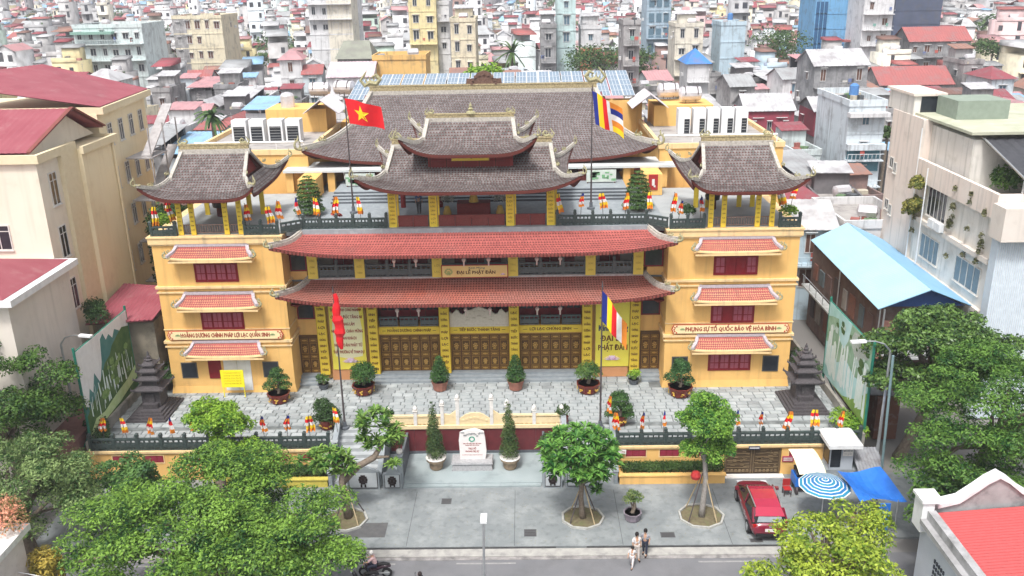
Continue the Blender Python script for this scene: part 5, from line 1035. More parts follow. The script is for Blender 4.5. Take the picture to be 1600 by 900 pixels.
# ================================================================ neighbours on the left
cream_w = mat('cream_plaster', (.80,.73,.61), (.75,.68,.56), scale=.5, rough=.9, stain=((.5,.42,.3), .25, .4), streak=((.5,.42,.32), .25)); yel_w = mat('pale_yellow_plaster', (.84,.74,.52), (.80,.69,.47), scale=.5, rough=.9, streak=((.6,.46,.28), .25), stain=((.6,.48,.3), .25, .5))
off_w = mat('offwhite_plaster', (.72,.66,.60), (.66,.6,.54), scale=.7, rough=.9, streak=((.45,.42,.38), .35), stain=((.45,.4,.36), .2, .6)); maroon_sheet = mat('maroon_sheet', (.26,.06,.08), (.31,.09,.11), rough=.6, scale=.6, stain=((.36,.2,.2), .3, .8))
def corr(mb, P, n, h=.06):
    """corrugated sheet over the quad P (eaveA, eaveB, ridgeB, ridgeA) with ribs running up the slope"""
    A, B, C, D = [Vector(p) for p in P]; nr = (B-A).cross(D-A).normalized(); nr = nr if nr.z > 0 else -nr; vs = []
    for i in range(n*2+1):
        t = i/(n*2); o = nr*(h if i % 2 else 0); vs += [A.lerp(B, t)+o, D.lerp(C, t)+o]
    mb.add(vs, [(2*i, 2*i+2, 2*i+3, 2*i+1) for i in range(n*2)])
    mb.add([A-nr*.05, B-nr*.05, C-nr*.05, D-nr*.05], [(0, 3, 2, 1)]); return mb
def win_mesh(w_, h, frame, pane, n=2, tr=.25):
    k = ('w', w_, h, frame.name, pane.name, n)
    if k not in RC:
        m = MB(); m.cur = 0; f = .07; m.box(-w_/2, w_/2, -.06, 0, 0, f); m.box(-w_/2, w_/2, -.06, 0, h-f, h); m.box(-w_/2, -w_/2+f, -.06, 0, f, h-f); m.box(w_/2-f, w_/2, -.06, 0, f, h-f)
        for i in range(1, n): x = -w_/2+w_*i/n; m.box(x-.03, x+.03, -.055, 0, f, h-f)
        if tr: m.box(-w_/2+f, w_/2-f, -.055, 0, h*(1-tr)-.025, h*(1-tr)+.025)
        m.box(-w_/2-.05, w_/2+.05, -.12, 0, -.07, 0); m.cur = 1; m.box(-w_/2+f, w_/2-f, -.03, -.01, f, h-f); RC[k] = m.mesh('window', [frame, pane])
    return RC[k]
def wplace(parent, x, y, z, rz, me, name='window'):
    off = root_loc(parent); o = place(me, name, parent, (x-off.x, y-off.y, z-off.z), rz); return o
wf_white = mat('white_frame', (.72,.70,.66))
a = apt = thing('apartment_block', (-33, 3, 0), 'tall pale yellow apartment block with maroon gable roof at the left edge', 'apartment building')
m = MB(); m.box(-48, -27.6, -1.5, 3.4, 0, 19.3); m.build('wall', cream_w, a); m = MB(); m.box(-48, -27.0, 3.4, 8.5, 0, 19.0); m.build('side_wall', yel_w, a)
m = MB(); m.box(-48, -27.3, -1.75, -1.5, 19.0, 19.55); m.box(-27.6, -27.3, -1.5, 3.4, 19.0, 19.55); m.box(-27.0, -26.75, 3.2, 8.7, 18.7, 19.2); m.box(-34, -27.0, 8.5, 8.7, 18.7, 19.2); m.box(-27.6, -27.3, 1.2, 3.4, 0, 19.0); m.build('cornice', mat('pale_cornice', (.76,.66,.46), (.7,.6,.4)), a)
m = MB(); corr(m, [(-50, -1.3, 19.62), (-28.2, -1.3, 19.62), (-27.5, 3.9, 21.7), (-50, 3.9, 21.7)], 50, .03); corr(m, [(-27.6, 8.6, 19.7), (-50, 8.6, 19.7), (-50, 3.9, 21.7), (-27.5, 3.9, 21.7)], 50, .03); m.build('roof', maroon_sheet, a)
m = MB(); m.prismx([(-1.1, 19.3), (8.3, 19.3), (3.9, 21.5)], -28.6, -28.3); m.build('gable', cream_w, a)
m = MB(); m.sweep([(-28.1, -1.2, 19.6), (-27.4, 3.9, 21.72)], .3, .1); m.sweep([(-27.4, 3.9, 21.72), (-27.6, 8.6, 19.75)], .3, .1); m.build('verge_trim', mat('brown_trim', (.22,.07,.06)), a)
wm = win_mesh(1.0, 2.2, wf_white, glass_dark); ws = win_mesh(1.5, 1.7, wf_white, glass_dark)
for z in (15.9, 12.3, 8.6): wplace(a, -27.595, .1, z, PI/2, wm)
for z in (13.3, 9.4): wplace(a, -30.9 if z > 12 else -31.5, -1.505, z, 0, ws); 
m = MB(); m.box(-32.45, -31.75, -1.9, -1.52, 13.35, 14.9); m.build('open_shutter', off_w, a)
m = MB(); m.lathe([(.55, 0), (.7, .3), (.7, 1.2), (.4, 1.5)], (-31.5, -2.6, 20.0), 12); m.build('water_tank', steel, a)
b = thing('apartment_wing', (-33, 14, 0), 'long yellow rear wing with maroon roof and fire stair behind the left apartment block', 'apartment building')
m = MB(); m.slab([(-50, 8.6), (-28.0, 8.6), (-28.9, 19.5), (-50, 19.5)], 0, 20.6); m.build('wall', yel_w, b)
m = MB(); m.slab([(-40, 8.65), (-27.5, 8.65), (-28.4, 19.9), (-29.0, 19.9), (-28.2, 8.9), (-40, 8.9)], 20.6, 21.1); m.build('cornice', mat('pale_cornice', 0), b)
m = MB(); corr(m, [(-27.7, 8.7, 21.15), (-28.6, 20.0, 21.15), (-38, 21.5, 23.2), (-42, 9.4, 23.2)], 30, .03); m.build('roof', maroon_sheet, b)
wr = win_mesh(.95, 1.7, wf_white, glass_dark)
for z in (18.0, 14.6, 11.2, 7.8):
    for k, y in enumerate((10.6, 13.0, 15.4, 17.8)): wplace(b, -28.0-.9*(y-8.6)/10.9+.01, y, z, PI/2+.08, wr)
m = MB()
for k in range(5): m.box(-27.9, -25.8, 12.0, 15.2, 3+3.4*k, 3.1+3.4*k); m.sweep([(-26.4, 12.4, 3.1+3.4*k), (-26.4, 18.0, 6.4+3.4*k)], .8, .12)
for x, y in ((-25.9, 12.1), (-25.9, 15.1), (-25.9, 18)): m.tube([(x, y, 0), (x, y, 19)], .06, 5)
m.build('fire_stair', mat('grey_steel', (.45,.43,.43), (.3,.28,.28)), b)
c = thing('low_house', (-30, -5.5, 0), 'white house with maroon hipped roof below the left apartment block', 'house')
m = MB(); m.box(-42, -26.6, -9.2, -1.9, 0, 12.3); m.build('wall', off_w, c)
m = MB(); m.box(-42, -26.0, -9.8, -1.6, 12.3, 12.7); m.build('eave', white_paint, c)
m = MB(); m.add([(-42, -9.7, 12.72), (-26.5, -9.7, 12.72), (-29.8, -5.6, 14.0), (-42, -5.6, 14.0)], [(0, 1, 2, 3)]); m.add([(-26.5, -9.7, 12.72), (-26.5, -1.8, 12.72), (-29.8, -5.6, 14.0)], [(0, 1, 2)]); m.add([(-26.5, -1.8, 12.72), (-42, -1.8, 12.72), (-42, -5.6, 14.0), (-29.8, -5.6, 14.0)], [(0, 1, 2, 3)]); m.build('roof', maroon_sheet, c)
wplace(c, -30.4, -9.205, 8.2, 0, win_mesh(1.1, 1.5, mat('brown_frame', (.2,.09,.06)), glass_dark))
c = thing('lean_to', (-24.3, 2, 0), 'low stained shed with maroon sheet roof between the left billboard and the temple', 'shed')
m = MB(); m.box(-26.4, -22.4, .0, 7.5, 0, 7.5); m.build('wall', mat('mossy_wall', (.30,.26,.20), (.16,.14,.11), scale=.8, amt=.9, stain=((.06,.06,.05), .6, 1.0)), c)
m = MB(); corr(m, [(-26.9, -.6, 7.6), (-22.2, -.6, 7.9), (-22.0, 4.2, 8.6), (-26.5, 5.2, 8.6)], 14); m.build('roof', maroon_sheet, c)
m = MB(); m.box(-27.4, -24.6, -9, -2.2, 0, 3.0); m.build('rear_wall', mat('brown_wall', (.28,.14,.12), (.2,.1,.09)), c)
o = leaf_cloud('dark_tree', [(-24.2, 10, 8+i*.8) for i in range(6)], 2.0, 9000, .32, G_dark, None, flat=1, seed=90); tag(o, 'dark tree in the gap between the temple and the left apartment block', 'tree')
# ================================================================ neighbours on the right
peach = mat('peach_plaster', (.74,.62,.55), (.80,.72,.65), scale=.3, amt=.8, rough=.9, stain=((.45,.38,.32), .3, .5), streak=((.30,.27,.24), .45)); pw = mat('grubby_white', (.78,.75,.71), (.68,.65,.60), scale=.5, rough=.9, stain=((.4,.38,.33), .35, .6), streak=((.22,.22,.18), .5))
rb = thing('corner_building', (36, 10, 0), 'large peach and white building with climbing plants and roof terrace at the right edge', 'building')
d = Vector((0, 1, 0)); nrm = Vector((1, 0, 0)); A = Vector((34.5, 0, 0))
def rq(u, v, z): p = A+d*u+nrm*v; return (p.x, p.y, z)
def rbox(mb, u0, u1, v0, v1, z0, z1):
    vs = [rq(u, v, z) for z in (z0, z1) for u, v in ((u0, v0), (u0, v1), (u1, v1), (u1, v0))]
    mb.add(vs, [(0, 3, 2, 1), (4, 5, 6, 7), (0, 1, 5, 4), (1, 2, 6, 5), (2, 3, 7, 6), (3, 0, 4, 7)]); return mb
rbox(MB(), 0, 12.5, 0, 16, 0, 14.4).build('wall', pw, rb); rbox(MB(), 12.5, 18.7, -.05, 14, 0, 18.6).build('peach_wall', peach, rb)
m = MB(); rbox(m, 0, 12.5, -.3, -.0, 14.0, 15.7); rbox(m, -.3, 0, -.3, 14, 14.0, 15.7); m.build('parapet', peach, rb)
m = MB()
for z in (3.4, 7.2, 10.9): rbox(m, -.05, 12.5, -.32, -.001, z, z+.35)
rbox(m, 12.3, 12.5, -.2, 0, 0, 18.6); m.build('floor_band', off_w, rb)
rbox(MB(), 5.8, 12.5, .6, 15.5, 14.4, 18.2).build('roof_storey', pw, rb); rbox(MB(), 5.4, 19.2, .2, 20, 18.6, 18.8).build('flat_roof', mat('lichen_roof', (.50,.50,.40), (.36,.38,.27), scale=.4, stain=((.62,.60,.52), .5, .7)), rb)
rbox(MB(), 11, 14.5, 1.6, 5.5, 18.81, 20.2).build('roof_tank_room', mat('green_grey', (.28,.33,.28), (.22,.27,.22), scale=2), rb); rbox(MB(), 15, 20, 0, 2.3, 18.6, 20.1).build('stair_tower', pw, rb); rbox(MB(), 14.8, 20.3, -.15, 2.5, 20.1, 20.3).build('tower_roof', peach, rb)
m = MB(); corr(m, [rq(-.6, 1.2, 16.6), rq(-.6, 17, 16.6), rq(5.9, 17, 18.3), rq(5.9, 1.2, 18.3)], 20, .05); m.build('black_awning', mat('black_sheet', (.045,.048,.055), (.07,.07,.08), rough=.5), rb)
m = MB(); m.tube([rq(-.6, 1.2, 16.65), rq(5.9, 1.2, 18.4)], .08, 5); m.tube([rq(-.1, 1.3, 14.4), rq(-.1, 1.3, 16.6)], .07, 5); m.build('awning_rail', steel, rb)
rz = R(-13.3)+R(90)
def rwin(u, z, w_, h, n=3, fr=None, pn=None, dv=-.01): p = rq(u, dv, z); wplace(rb, p[0], p[1], p[2], -PI/2, win_mesh(w_, h, fr or wf_white, pn or glass_dark, n, 0))
rwin(8.6, 11.7, 3.2, 2.3, 5)
for u, w_ in ((8.9, 3.2), (2.7, 3.7)): rwin(u, 8.3, w_, 1.9, 4, None, mat('blue_grey_glass', (.18,.24,.28), rough=.2))
for u in (8.9, 2.7): rwin(u, 4.5, 3.2, 2, 4)
for z in (13.8, 10.2): rwin(17.7, z, .8, .9, 2, dv=-.06); rwin(16.9, z-.3, .6, .9, 2, dv=-.06)
p = rq(33.2, -.01, 18.6)
m = MB(); m.box(0, 1.3, -.05, 0, 0, 1.3)
o = MB().box(-.65, .65, -.05, 0, 0, 1.3).build('tower_window', glass_dark, rb); o.location = (35.7, 14.99, 18.75)
# climbing plants
cs = []; 
for k in range(26): u = rnd.choice((5.6, 5.4, 3.2, 1.0, 11.5)); cs.append(rq(u+rnd.uniform(-.15, .15), -.35, rnd.uniform(9.5, 15.2)))
leaf_cloud('climbing_plant', cs, .2, 1500, .2, leafmat('dull_ivy', (.07,.08,.03), (.2,.2,.1)), rb, flat=1.8, seed=95)
leaf_cloud('balcony_shrub', [rq(11.2+rnd.uniform(-.7, .7), -.7, 12.9+rnd.uniform(-1.5, 1.2)) for _ in range(12)], .55, 2600, .28, leafmat('autumn_green', (.10,.13,.03), (.36,.33,.08)), rb, flat=1, seed=96)
leaf_cloud('roof_garden', [rq(4.9-rnd.uniform(0, 4), 2+rnd.uniform(0, 7), 15.2+rnd.uniform(0, .7)) for _ in range(20)], .9, 6000, .3, leafmat('garden_green', (.03,.09,.02), (.14,.25,.05)), rb, flat=1, seed=97)
m = MB(); m.tube([rq(9.2, -.8, 8), rq(9.2, -.8, 15.5)], .05, 6); m.tube([rq(12.2, -.3, 2), rq(12.2, -.3, 18)], .05, 6); m.build('drain_pipe', white_paint, rb)
ac = MB(); ac.cur = 0; ac.box(-.45, .45, -.35, 0, 0, .6); ac.cur = 1; ac.lathe([(.22, 0), (.24, .02)], (0, 0, 0), 10); acm = ac.mesh('air_conditioner', [white_paint, mat('grille_grey', (.2,.2,.21))])
for u in (8.0, 6.9): q = rq(u, -.3, 11.26); wplace(rb, q[0], q[1], q[2], -PI/2, acm, 'air_conditioner')
# blue-white front of the corner building
wb = mat('pale_blue_siding', (.66,.74,.80), (.58,.66,.74), rough=.5, scale=3)
rw = thing('pale_blue_building', (38, -6, 0), 'pale blue striped building with tall louvred windows at the right edge above the trees', 'building')
MB().box(34.2, 48, -1.2, -.35, 0, 13.4).build('wall', wb, rw)
m = MB()
for k in range(24): m.box(34.3+k*.14, 34.34+k*.14, -1.26, -1.2, .5, 12.9)
tag(m.build('siding_ribs', mat('rib_white', (.75,.80,.84)), rw), kind='stuff'); MB().box(33.9, 48.2, -2.0, -.35, 13.0, 15.2).build('balcony', off_w, rw)
for x in (38.7, 40.7): 
    for z in (8.8, 4.0): wplace(rw, x, -1.28, z, 0, win_mesh(1.8, 4.4, wf_white, mat('grey_louvre', (.20,.24,.25)), 6, 0))
# blue roof shed
sh = thing('blue_roofed_house', (31, 8, 0), 'open-fronted house under a big light blue sheet gable roof right of the temple', 'house')
lb = mat('sky_blue_sheet', (.32,.55,.70), (.37,.59,.73), rough=.45, scale=.4, spec=.4); lb2 = mat('mid_blue_sheet', (.22,.42,.60), (.26,.46,.64), rough=.45, scale=.4)
m = MB(); corr(m, [(27.7, .6, 7.55), (28.2, 17.6, 7.55), (31.2, 17.6, 9.05), (30.95, .2, 9.05)], 60, .035); m.build('roof_slope', lb, sh)
m = MB(); corr(m, [(34.4, 1.0, 7.5), (34.4, 17.6, 7.5), (31.2, 17.6, 9.05), (30.95, .2, 9.05)], 60, .035); m.build('roof_slope', lb2, sh)
m = MB(); m.box(28.3, 33.9, 2.2, 17, 0, 7.3); m.build('wall', mat('dark_brown_wall', (.10,.06,.055), (.17,.11,.09), scale=1, stain=((.22,.2,.18), .4, 1.5)), sh)
m = MB(); m.prism([(28.2, 7.45), (34.0, 7.45), (31, 8.8)], 1.3, 1.4); m.build('gable', mat('deep_blue', (.03,.08,.25)), sh)
m = MB(); m.box(28.2, 34.0, .6, 2.2, 3.7, 3.85); m.box(28.1, 34.1, .55, .62, 4.35, 4.45); m.box(28.1, 34.1, .55, .62, 4.7, 4.75)
for k in range(9): m.box(28.15+k*.73, 28.2+k*.73, .55, .62, 3.85, 4.7)
m.build('balcony', mat('pale_rail', (.5,.52,.52), (.35,.36,.36)), sh)
m = MB()
for x in (28.2, 34.0): m.tube([(x, .7, 0), (x, .7, 7.5)], .07, 6)
m.tube([(27.9, .7, 0), (27.9, .7, 7.5)], .05, 6); m.tube([(27.9, 9, 0), (27.9, 9, 7.5)], .05, 6); m.build('post', steel, sh)
for k in range(16):
    y_, z_ = 2.6+(k % 8)*1.8, 1.2 if k < 8 else 4.6; m = MB(); m.box(28.2, 28.297, y_, y_+rnd.uniform(.8, 1.5), z_, z_+rnd.uniform(1.2, 2.2)); m.build('wall_panel', mat('patch_%d' % (k % 5), ((.22,.09,.06), (.30,.28,.26), (.07,.05,.05), (.16,.10,.09), (.12,.16,.18))[k % 5], scale=3, amt=.9, stain=((.08,.06,.05), .5, 2)), sh)
MB().box(27.5, 28.19, 2.4, 16.8, 3.7, 3.85).build('side_gallery', mat('pale_rail', 0), sh); MB().tube([(27.55, 2.4, 4.7), (27.55, 16.8, 4.7)], .04, 5).build('gallery_rail', steel, sh)
for k in range(9): place(MB().box(-.03, .03, -.03, .03, 0, .85).mesh('gallery_post', steel), 'gallery_post', sh, (27.55-31, 2.5+k*1.75-8, 3.85))
m = MB(); m.tube([(-27.5, 3.0, 1), (-27.5, 3.0, 19)], .07, 6); m.build('drain_pipe', off_w, apt); m = MB(); m.tube([(-26.9, 8.0, 1), (-26.9, 8.0, 18.6)], .07, 6); m.build('drain_pipe', yel_w, apt)
for k, (x, z, w_, c_) in enumerate(((29.3, 4.9, .9, (.5,.25,.2)), (30.6, 5.0, 1.2, (.2,.3,.2)), (32, 5.1, 1.0, (.45,.4,.3)), (33, 4.9, .7, (.3,.3,.4)))):
    m = MB(); m.box(x-w_/2, x+w_/2, 2.05, 2.19, z, z+1.2); m.box(x-w_/2, x-w_/2+.2, 1.6, 2.0, 3.9, 4.5); m.build('stored_goods', mat('goods_%d' % k, c_, scale=6), sh)
m = MB(); m.box(26.5, 28.0, -4, 4, 0, 4.4); m.cur = 0; o = m.build('rusty_shed', mat('rusty_wall', (.20,.08,.05), (.12,.06,.045), scale=1.5, amt=.9, stain=((.3,.3,.3), .4, 2))); tag(o, 'rusty brown shed between the right billboard and the blue-roofed house', 'shed')
m = MB(); corr(m, [(25.0, -4.5, 3.6), (31, -4.5, 3.2), (31, -1, 3.8), (25, -1, 4.2)], 14); o = m.build('sheet_canopy', mat('grey_sheet', (.30,.31,.33), (.2,.2,.22), scale=2, stain=((.15,.1,.08), .4, 1))); tag(o, 'grey sheet canopy below the blue-roofed house', 'canopy')
# ================================================================ rear: machines, tanks, solar field
for s_, xs, y, w_, h in ((-1, (-20.9, -19.4, -17.8, -16.3), 19.5, 1.25, 1.9), (1, (17.2, 18.5, 19.7, 20.9, 22.1), 20.5, 1.05, 2.1)):
    for i, x in enumerate(xs):
        t = thing('heat_pump', (x, y, 16.55), NTH[i]+' white outdoor machine from the left on the '+('left' if s_ < 0 else 'right')+' annex roof', 'outdoor unit', 'white machines on the annex roofs')
        m = MB(); m.frus(x, y, 16.56, 16.56+h, w_/2, .6, w_/2, .6); m.build('casing', white_paint, t); m = MB()
        if s_ < 0: m.box(x-w_*.38, x+w_*.38, y-.64, y-.602, 16.7, 16.55+h*.72)
        else: m.box(x, x+w_*.42, y-.64, y-.602, 16.6, 16.55+h*.6)
        m.cur = 1
        for k in range(5): m.box(x-w_*.36 if s_ < 0 else x+.02, x+w_*.36, y-.655, y-.64, 16.85+.24*k, 16.88+.24*k)
        m.build('grille', [glass_dark, steel], t)
sol = thing('solar_array', (.4, 31, 0), 'wide tilted field of grid-lined blue solar panels behind the great hall', 'solar array')
pmesh = MB(); pmesh.cur = 0; pmesh.box(-.52, .52, -.80, .80, 0, .03); pmesh.cur = 1; pmesh.box(-.465, .465, -.74, .74, .03, .04); pmesh.cur = 0
for k in (1, 2): pmesh.box(-.465+.93*k/3-.02, -.465+.93*k/3+.02, -.74, .74, .04, .046)
for k in (1, 2, 3): pmesh.box(-.49, .49, -.77+1.54*k/4-.01, -.77+1.54*k/4+.01, .04, .045)
pme = pmesh.mesh('solar_panel', [mat('panel_frame', (.62,.66,.7)), mat('solar_cell', (.15,.21,.28), (.19,.25,.32), rough=.7, spec=.15, scale=1)])
tilt = math.atan2(1.5, 8.5)
for r_ in range(5):
    for k in range(24):
        x = -13.0+k*1.06+(k//2)*.11; yy = 27.2+r_*1.66*math.cos(tilt); zz = 19.2+r_*1.66*math.sin(tilt)
        if r_ == 4 and (k < 2): continue
        place(pme, 'solar_panel', sol, (x+.6-.4, yy-31, zz), rot=(tilt, 0, 0))
m = MB()
for k in range(9): x = -12.8+k*3.3; m.tube([(x, 27, 16), (x, 27, 19.15)], .06, 5); m.tube([(x, 34.5, 16), (x, 34.5, 20.4)], .06, 5)
m.build('steel_frame', steel, sol)
t = thing('rear_building', (0, 31, 0), 'ochre rear building under the solar field', 'building'); MB().box(-14, 14.6, 28, 38, 0, 16.8).build('wall', ochre, t); MB().box(9.5, 14.4, 26.5, 28, 15, 18.6).build('stair_head', ochre, t)
m = MB(); m.box(15.2, 20.5, 24.2, 28.5, 15, 18.4); o = m.build('roof_block', ochre); tag(o, 'yellow block with tanks on top behind the right annex', 'rooftop block')
m = MB(); m.box(-20.0, -14.5, 24.2, 28.5, 15, 18.6); o = m.build('roof_block', ochre); tag(o, 'yellow block with tank on top behind the left annex', 'rooftop block')
tank = MB(); tank.cur = 0; tank.lathe([(.3, -1.3), (.8, -1.1), (.85, 0), (.8, 1.1), (.3, 1.3)], (0, 0, 0), 14); tv = tank.v; tank.v = [(z, y, x) for x, y, z in tv]
for k in (-.7, .7): tank.cur = 1; tank.tube([(k, .5*math.cos(a*PI/8)*1.75, .88*math.sin(a*PI/8)) for a in range(9)], .05, 5)
tkm = tank.mesh('barrel', [mat('stainless', (.72,.70,.72), (.6,.58,.6), rough=.3, metal=.4), darkpole])
vt = MB().lathe([(.78, 0), (.8, .1), (.8, 1.5), (.65, 1.75), (.2, 1.9)], (0, 0, 0), 14).mesh('barrel', mat('stainless', 0)); stn = MB()
for q in (-1, 1):
    for r_ in (-1, 1): stn.tube([(q*.6, r_*.5, -.95), (q*.5, r_*.4, -.2)], .04, 4)
stm = stn.mesh('stand', darkpole)
for x, y, z, k, lb_ in ((-16.3, 30.5, 19.8, 0, 'left of two lying steel water tanks behind the left end of the hall ridge'), (-13.9, 30.6, 19.9, 0, 'right of two lying steel water tanks behind the left end of the hall ridge'), (-18.3, 25.8, 18.6, 1, 'upright steel water tank on the left yellow block'), (16.9, 27.5, 19.5, 0, 'rear lying steel water tank on the right yellow block'), (18.6, 25.4, 19.4, 0, 'front lying steel water tank on the right yellow block')):
    t = thing('water_tank', (x, y, z-.15), lb_, 'water tank'); t.scale = (.8, .8, .8); place(tkm if k == 0 else vt, 'barrel', t, rz=rnd.uniform(-.3, .3)); place(stm, 'stand', t, (0, 0, 0 if k == 0 else .2))
for s_ in (-1, 1):
    m = MB(); x = s_*14.6; corr(m, [(x-1.6, 22.5, 18.4), (x-1.6, 27, 18.4), (x, 27, 19.6), (x, 22.5, 19.6)], 16, .05); corr(m, [(x+1.6, 22.5, 18.4), (x+1.6, 27, 18.4), (x, 27, 19.6), (x, 22.5, 19.6)], 16, .05); o = m.build('skylight_roof', mat('pale_lilac_sheet', (.55,.50,.52), (.62,.58,.6), rough=.5)); tag(o, 'small pale ribbed gable roof between the hall ridge and the '+('left' if s_ < 0 else 'right')+' annex', 'roof canopy')
# ================================================================ the city behind
CAMP = Vector((3.49, -57.5, 29.8))
WC = {'white': ((.70,.70,.71), (.60,.60,.61)), 'bluewhite': ((.66,.72,.76), (.56,.62,.66)), 'cream': ((.72,.66,.50), (.64,.57,.42)), 'creamwhite': ((.74,.70,.60), (.65,.61,.52)), 'grey': ((.38,.38,.39), (.25,.25,.26)), 'conc': ((.44,.43,.43), (.30,.29,.29)), 'cyan': ((.56,.70,.70), (.46,.60,.60)), 'cyanwhite': ((.64,.72,.72), (.55,.62,.62)),
      'yellow': ((.76,.66,.38), (.70,.60,.34)), 'ochre': ((.74,.48,.18), (.68,.42,.15)), 'bluegrey': ((.40,.50,.58), (.32,.42,.50)), 'blue': ((.16,.38,.62), (.14,.34,.56)), 'navy': ((.06,.08,.13), (.09,.11,.17)), 'paleblue': ((.50,.62,.70), (.44,.56,.64)), 'maroon': ((.34,.06,.09), (.28,.05,.08)), 'green': ((.50,.62,.54), (.42,.52,.46)), 'pink': ((.66,.48,.48), (.56,.40,.40)), 'brick': ((.30,.20,.18), (.22,.15,.14)), 'dark': ((.20,.19,.20), (.13,.125,.13))}
RCOL = {'maroon': ((.28,.07,.085), (.22,.06,.075)), 'red': ((.36,.115,.11), (.30,.10,.10)), 'pink': ((.48,.26,.27), (.40,.21,.23)), 'pale': ((.52,.52,.53), (.38,.38,.40)), 'blue': ((.26,.44,.62), (.22,.38,.55)), 'rust': ((.34,.18,.14), (.24,.13,.10)), 'greysheet': ((.36,.37,.38), (.25,.26,.27)), 'lilac': ((.60,.48,.52), (.54,.42,.46)), 'moss': ((.27,.28,.23), (.18,.19,.16)), 'brightblue': ((.06,.22,.55), (.05,.18,.48)), 'brown': ((.20,.11,.09), (.14,.08,.07))}
def wmat(c): return mat('house_wall_'+c, WC[c][0], WC[c][1], scale=.45, rough=.92, streak=((.10,.10,.10), .7 if c in ('grey', 'conc', 'dark') else .5), stain=((.10,.10,.105), .75 if c in ('grey', 'conc', 'dark', 'brick') else .42, .6), uvw='W')
def rmat(c): return mat('house_roof_'+c, RCOL[c][0], RCOL[c][1], scale=.5, rough=.7, stain=((.22,.19,.19), .5, .5), uvw='W')
h_frame = mat('house_frame', (.66,.66,.66)); h_pane = mat('house_pane', (.05,.06,.075), rough=.25); h_pane2 = mat('house_blue_pane', (.12,.2,.26), rough=.25)
def hwin(n):
    k = ('hw', n)
    if k not in RC:
        m = MB(); m.cur = 0; m.box(-.6, .6, -.06, 0, 0, .08); m.box(-.6, .6, -.06, 0, 1.42, 1.5); m.box(-.6, -.52, -.06, 0, .08, 1.42); m.box(.52, .6, -.06, 0, .08, 1.42); m.box(-.04, .04, -.05, 0, .08, 1.42); m.box(-.75, .75, -.35, 0, 1.6, 1.68); m.cur = 1; m.box(-.52, .52, -.03, -.005, .08, 1.42); RC[k] = m.mesh('window', [h_frame, (h_pane, h_pane2, mat('house_brown_pane', (.14,.07,.05)))[n]])
    return RC[k]
tank_s = MB(); tank_s.lathe([(.2, -.9), (.55, -.75), (.58, 0), (.55, .75), (.2, .9)], (0, 0, 0), 8); tank_s.v = [(z, y, x) for x, y, z in tank_s.v]
for q in (-.5, .5): tank_s.box(q-.05, q+.05, -.4, .4, -.9, -.4)
tank_sm = tank_s.mesh('water_tank', mat('stainless', 0)); tank_b = MB().lathe([(.55, 0), (.55, 1.1), (.25, 1.35)], (0, 0, 0), 8).mesh('water_tank', mat('blue_tank', (.10,.25,.55)))
ac_s = MB().box(-.4, .4, -.35, 0, 0, .55).mesh('air_conditioner', mat('unit_white', (.7,.7,.7)))
cloth_ = [MB().box(-.25, .25, -.02, .02, -.35, .35).mesh('laundry', mat('laundry_%d' % i, c)) for i, c in enumerate(((.6,.58,.55), (.15,.2,.4), (.5,.12,.1), (.08,.08,.1), (.2,.4,.35)))]
mast = MB().tube([(0, 0, 0), (0, 0, 2.6)], .035, 4).box(-.5, .5, -.02, .02, 2.3, 2.34).box(-.35, .35, -.02, .02, 2.0, 2.04).mesh('antenna', mat('post_grey', (.4,.4,.4)))
post_m = MB().box(-.07, .07, -.07, .07, 0, 1.6).mesh('roof_post', mat('post_grey', (.4,.4,.4)))
clut = [MB().box(-.5, .5, -.4, .4, 0, .7).mesh('roof_box', mat('clutter_%d' % i, c)) for i, c in enumerate(((.5,.5,.52), (.10,.11,.12), (.35,.12,.1), (.55,.5,.4), (.12,.2,.1)))]
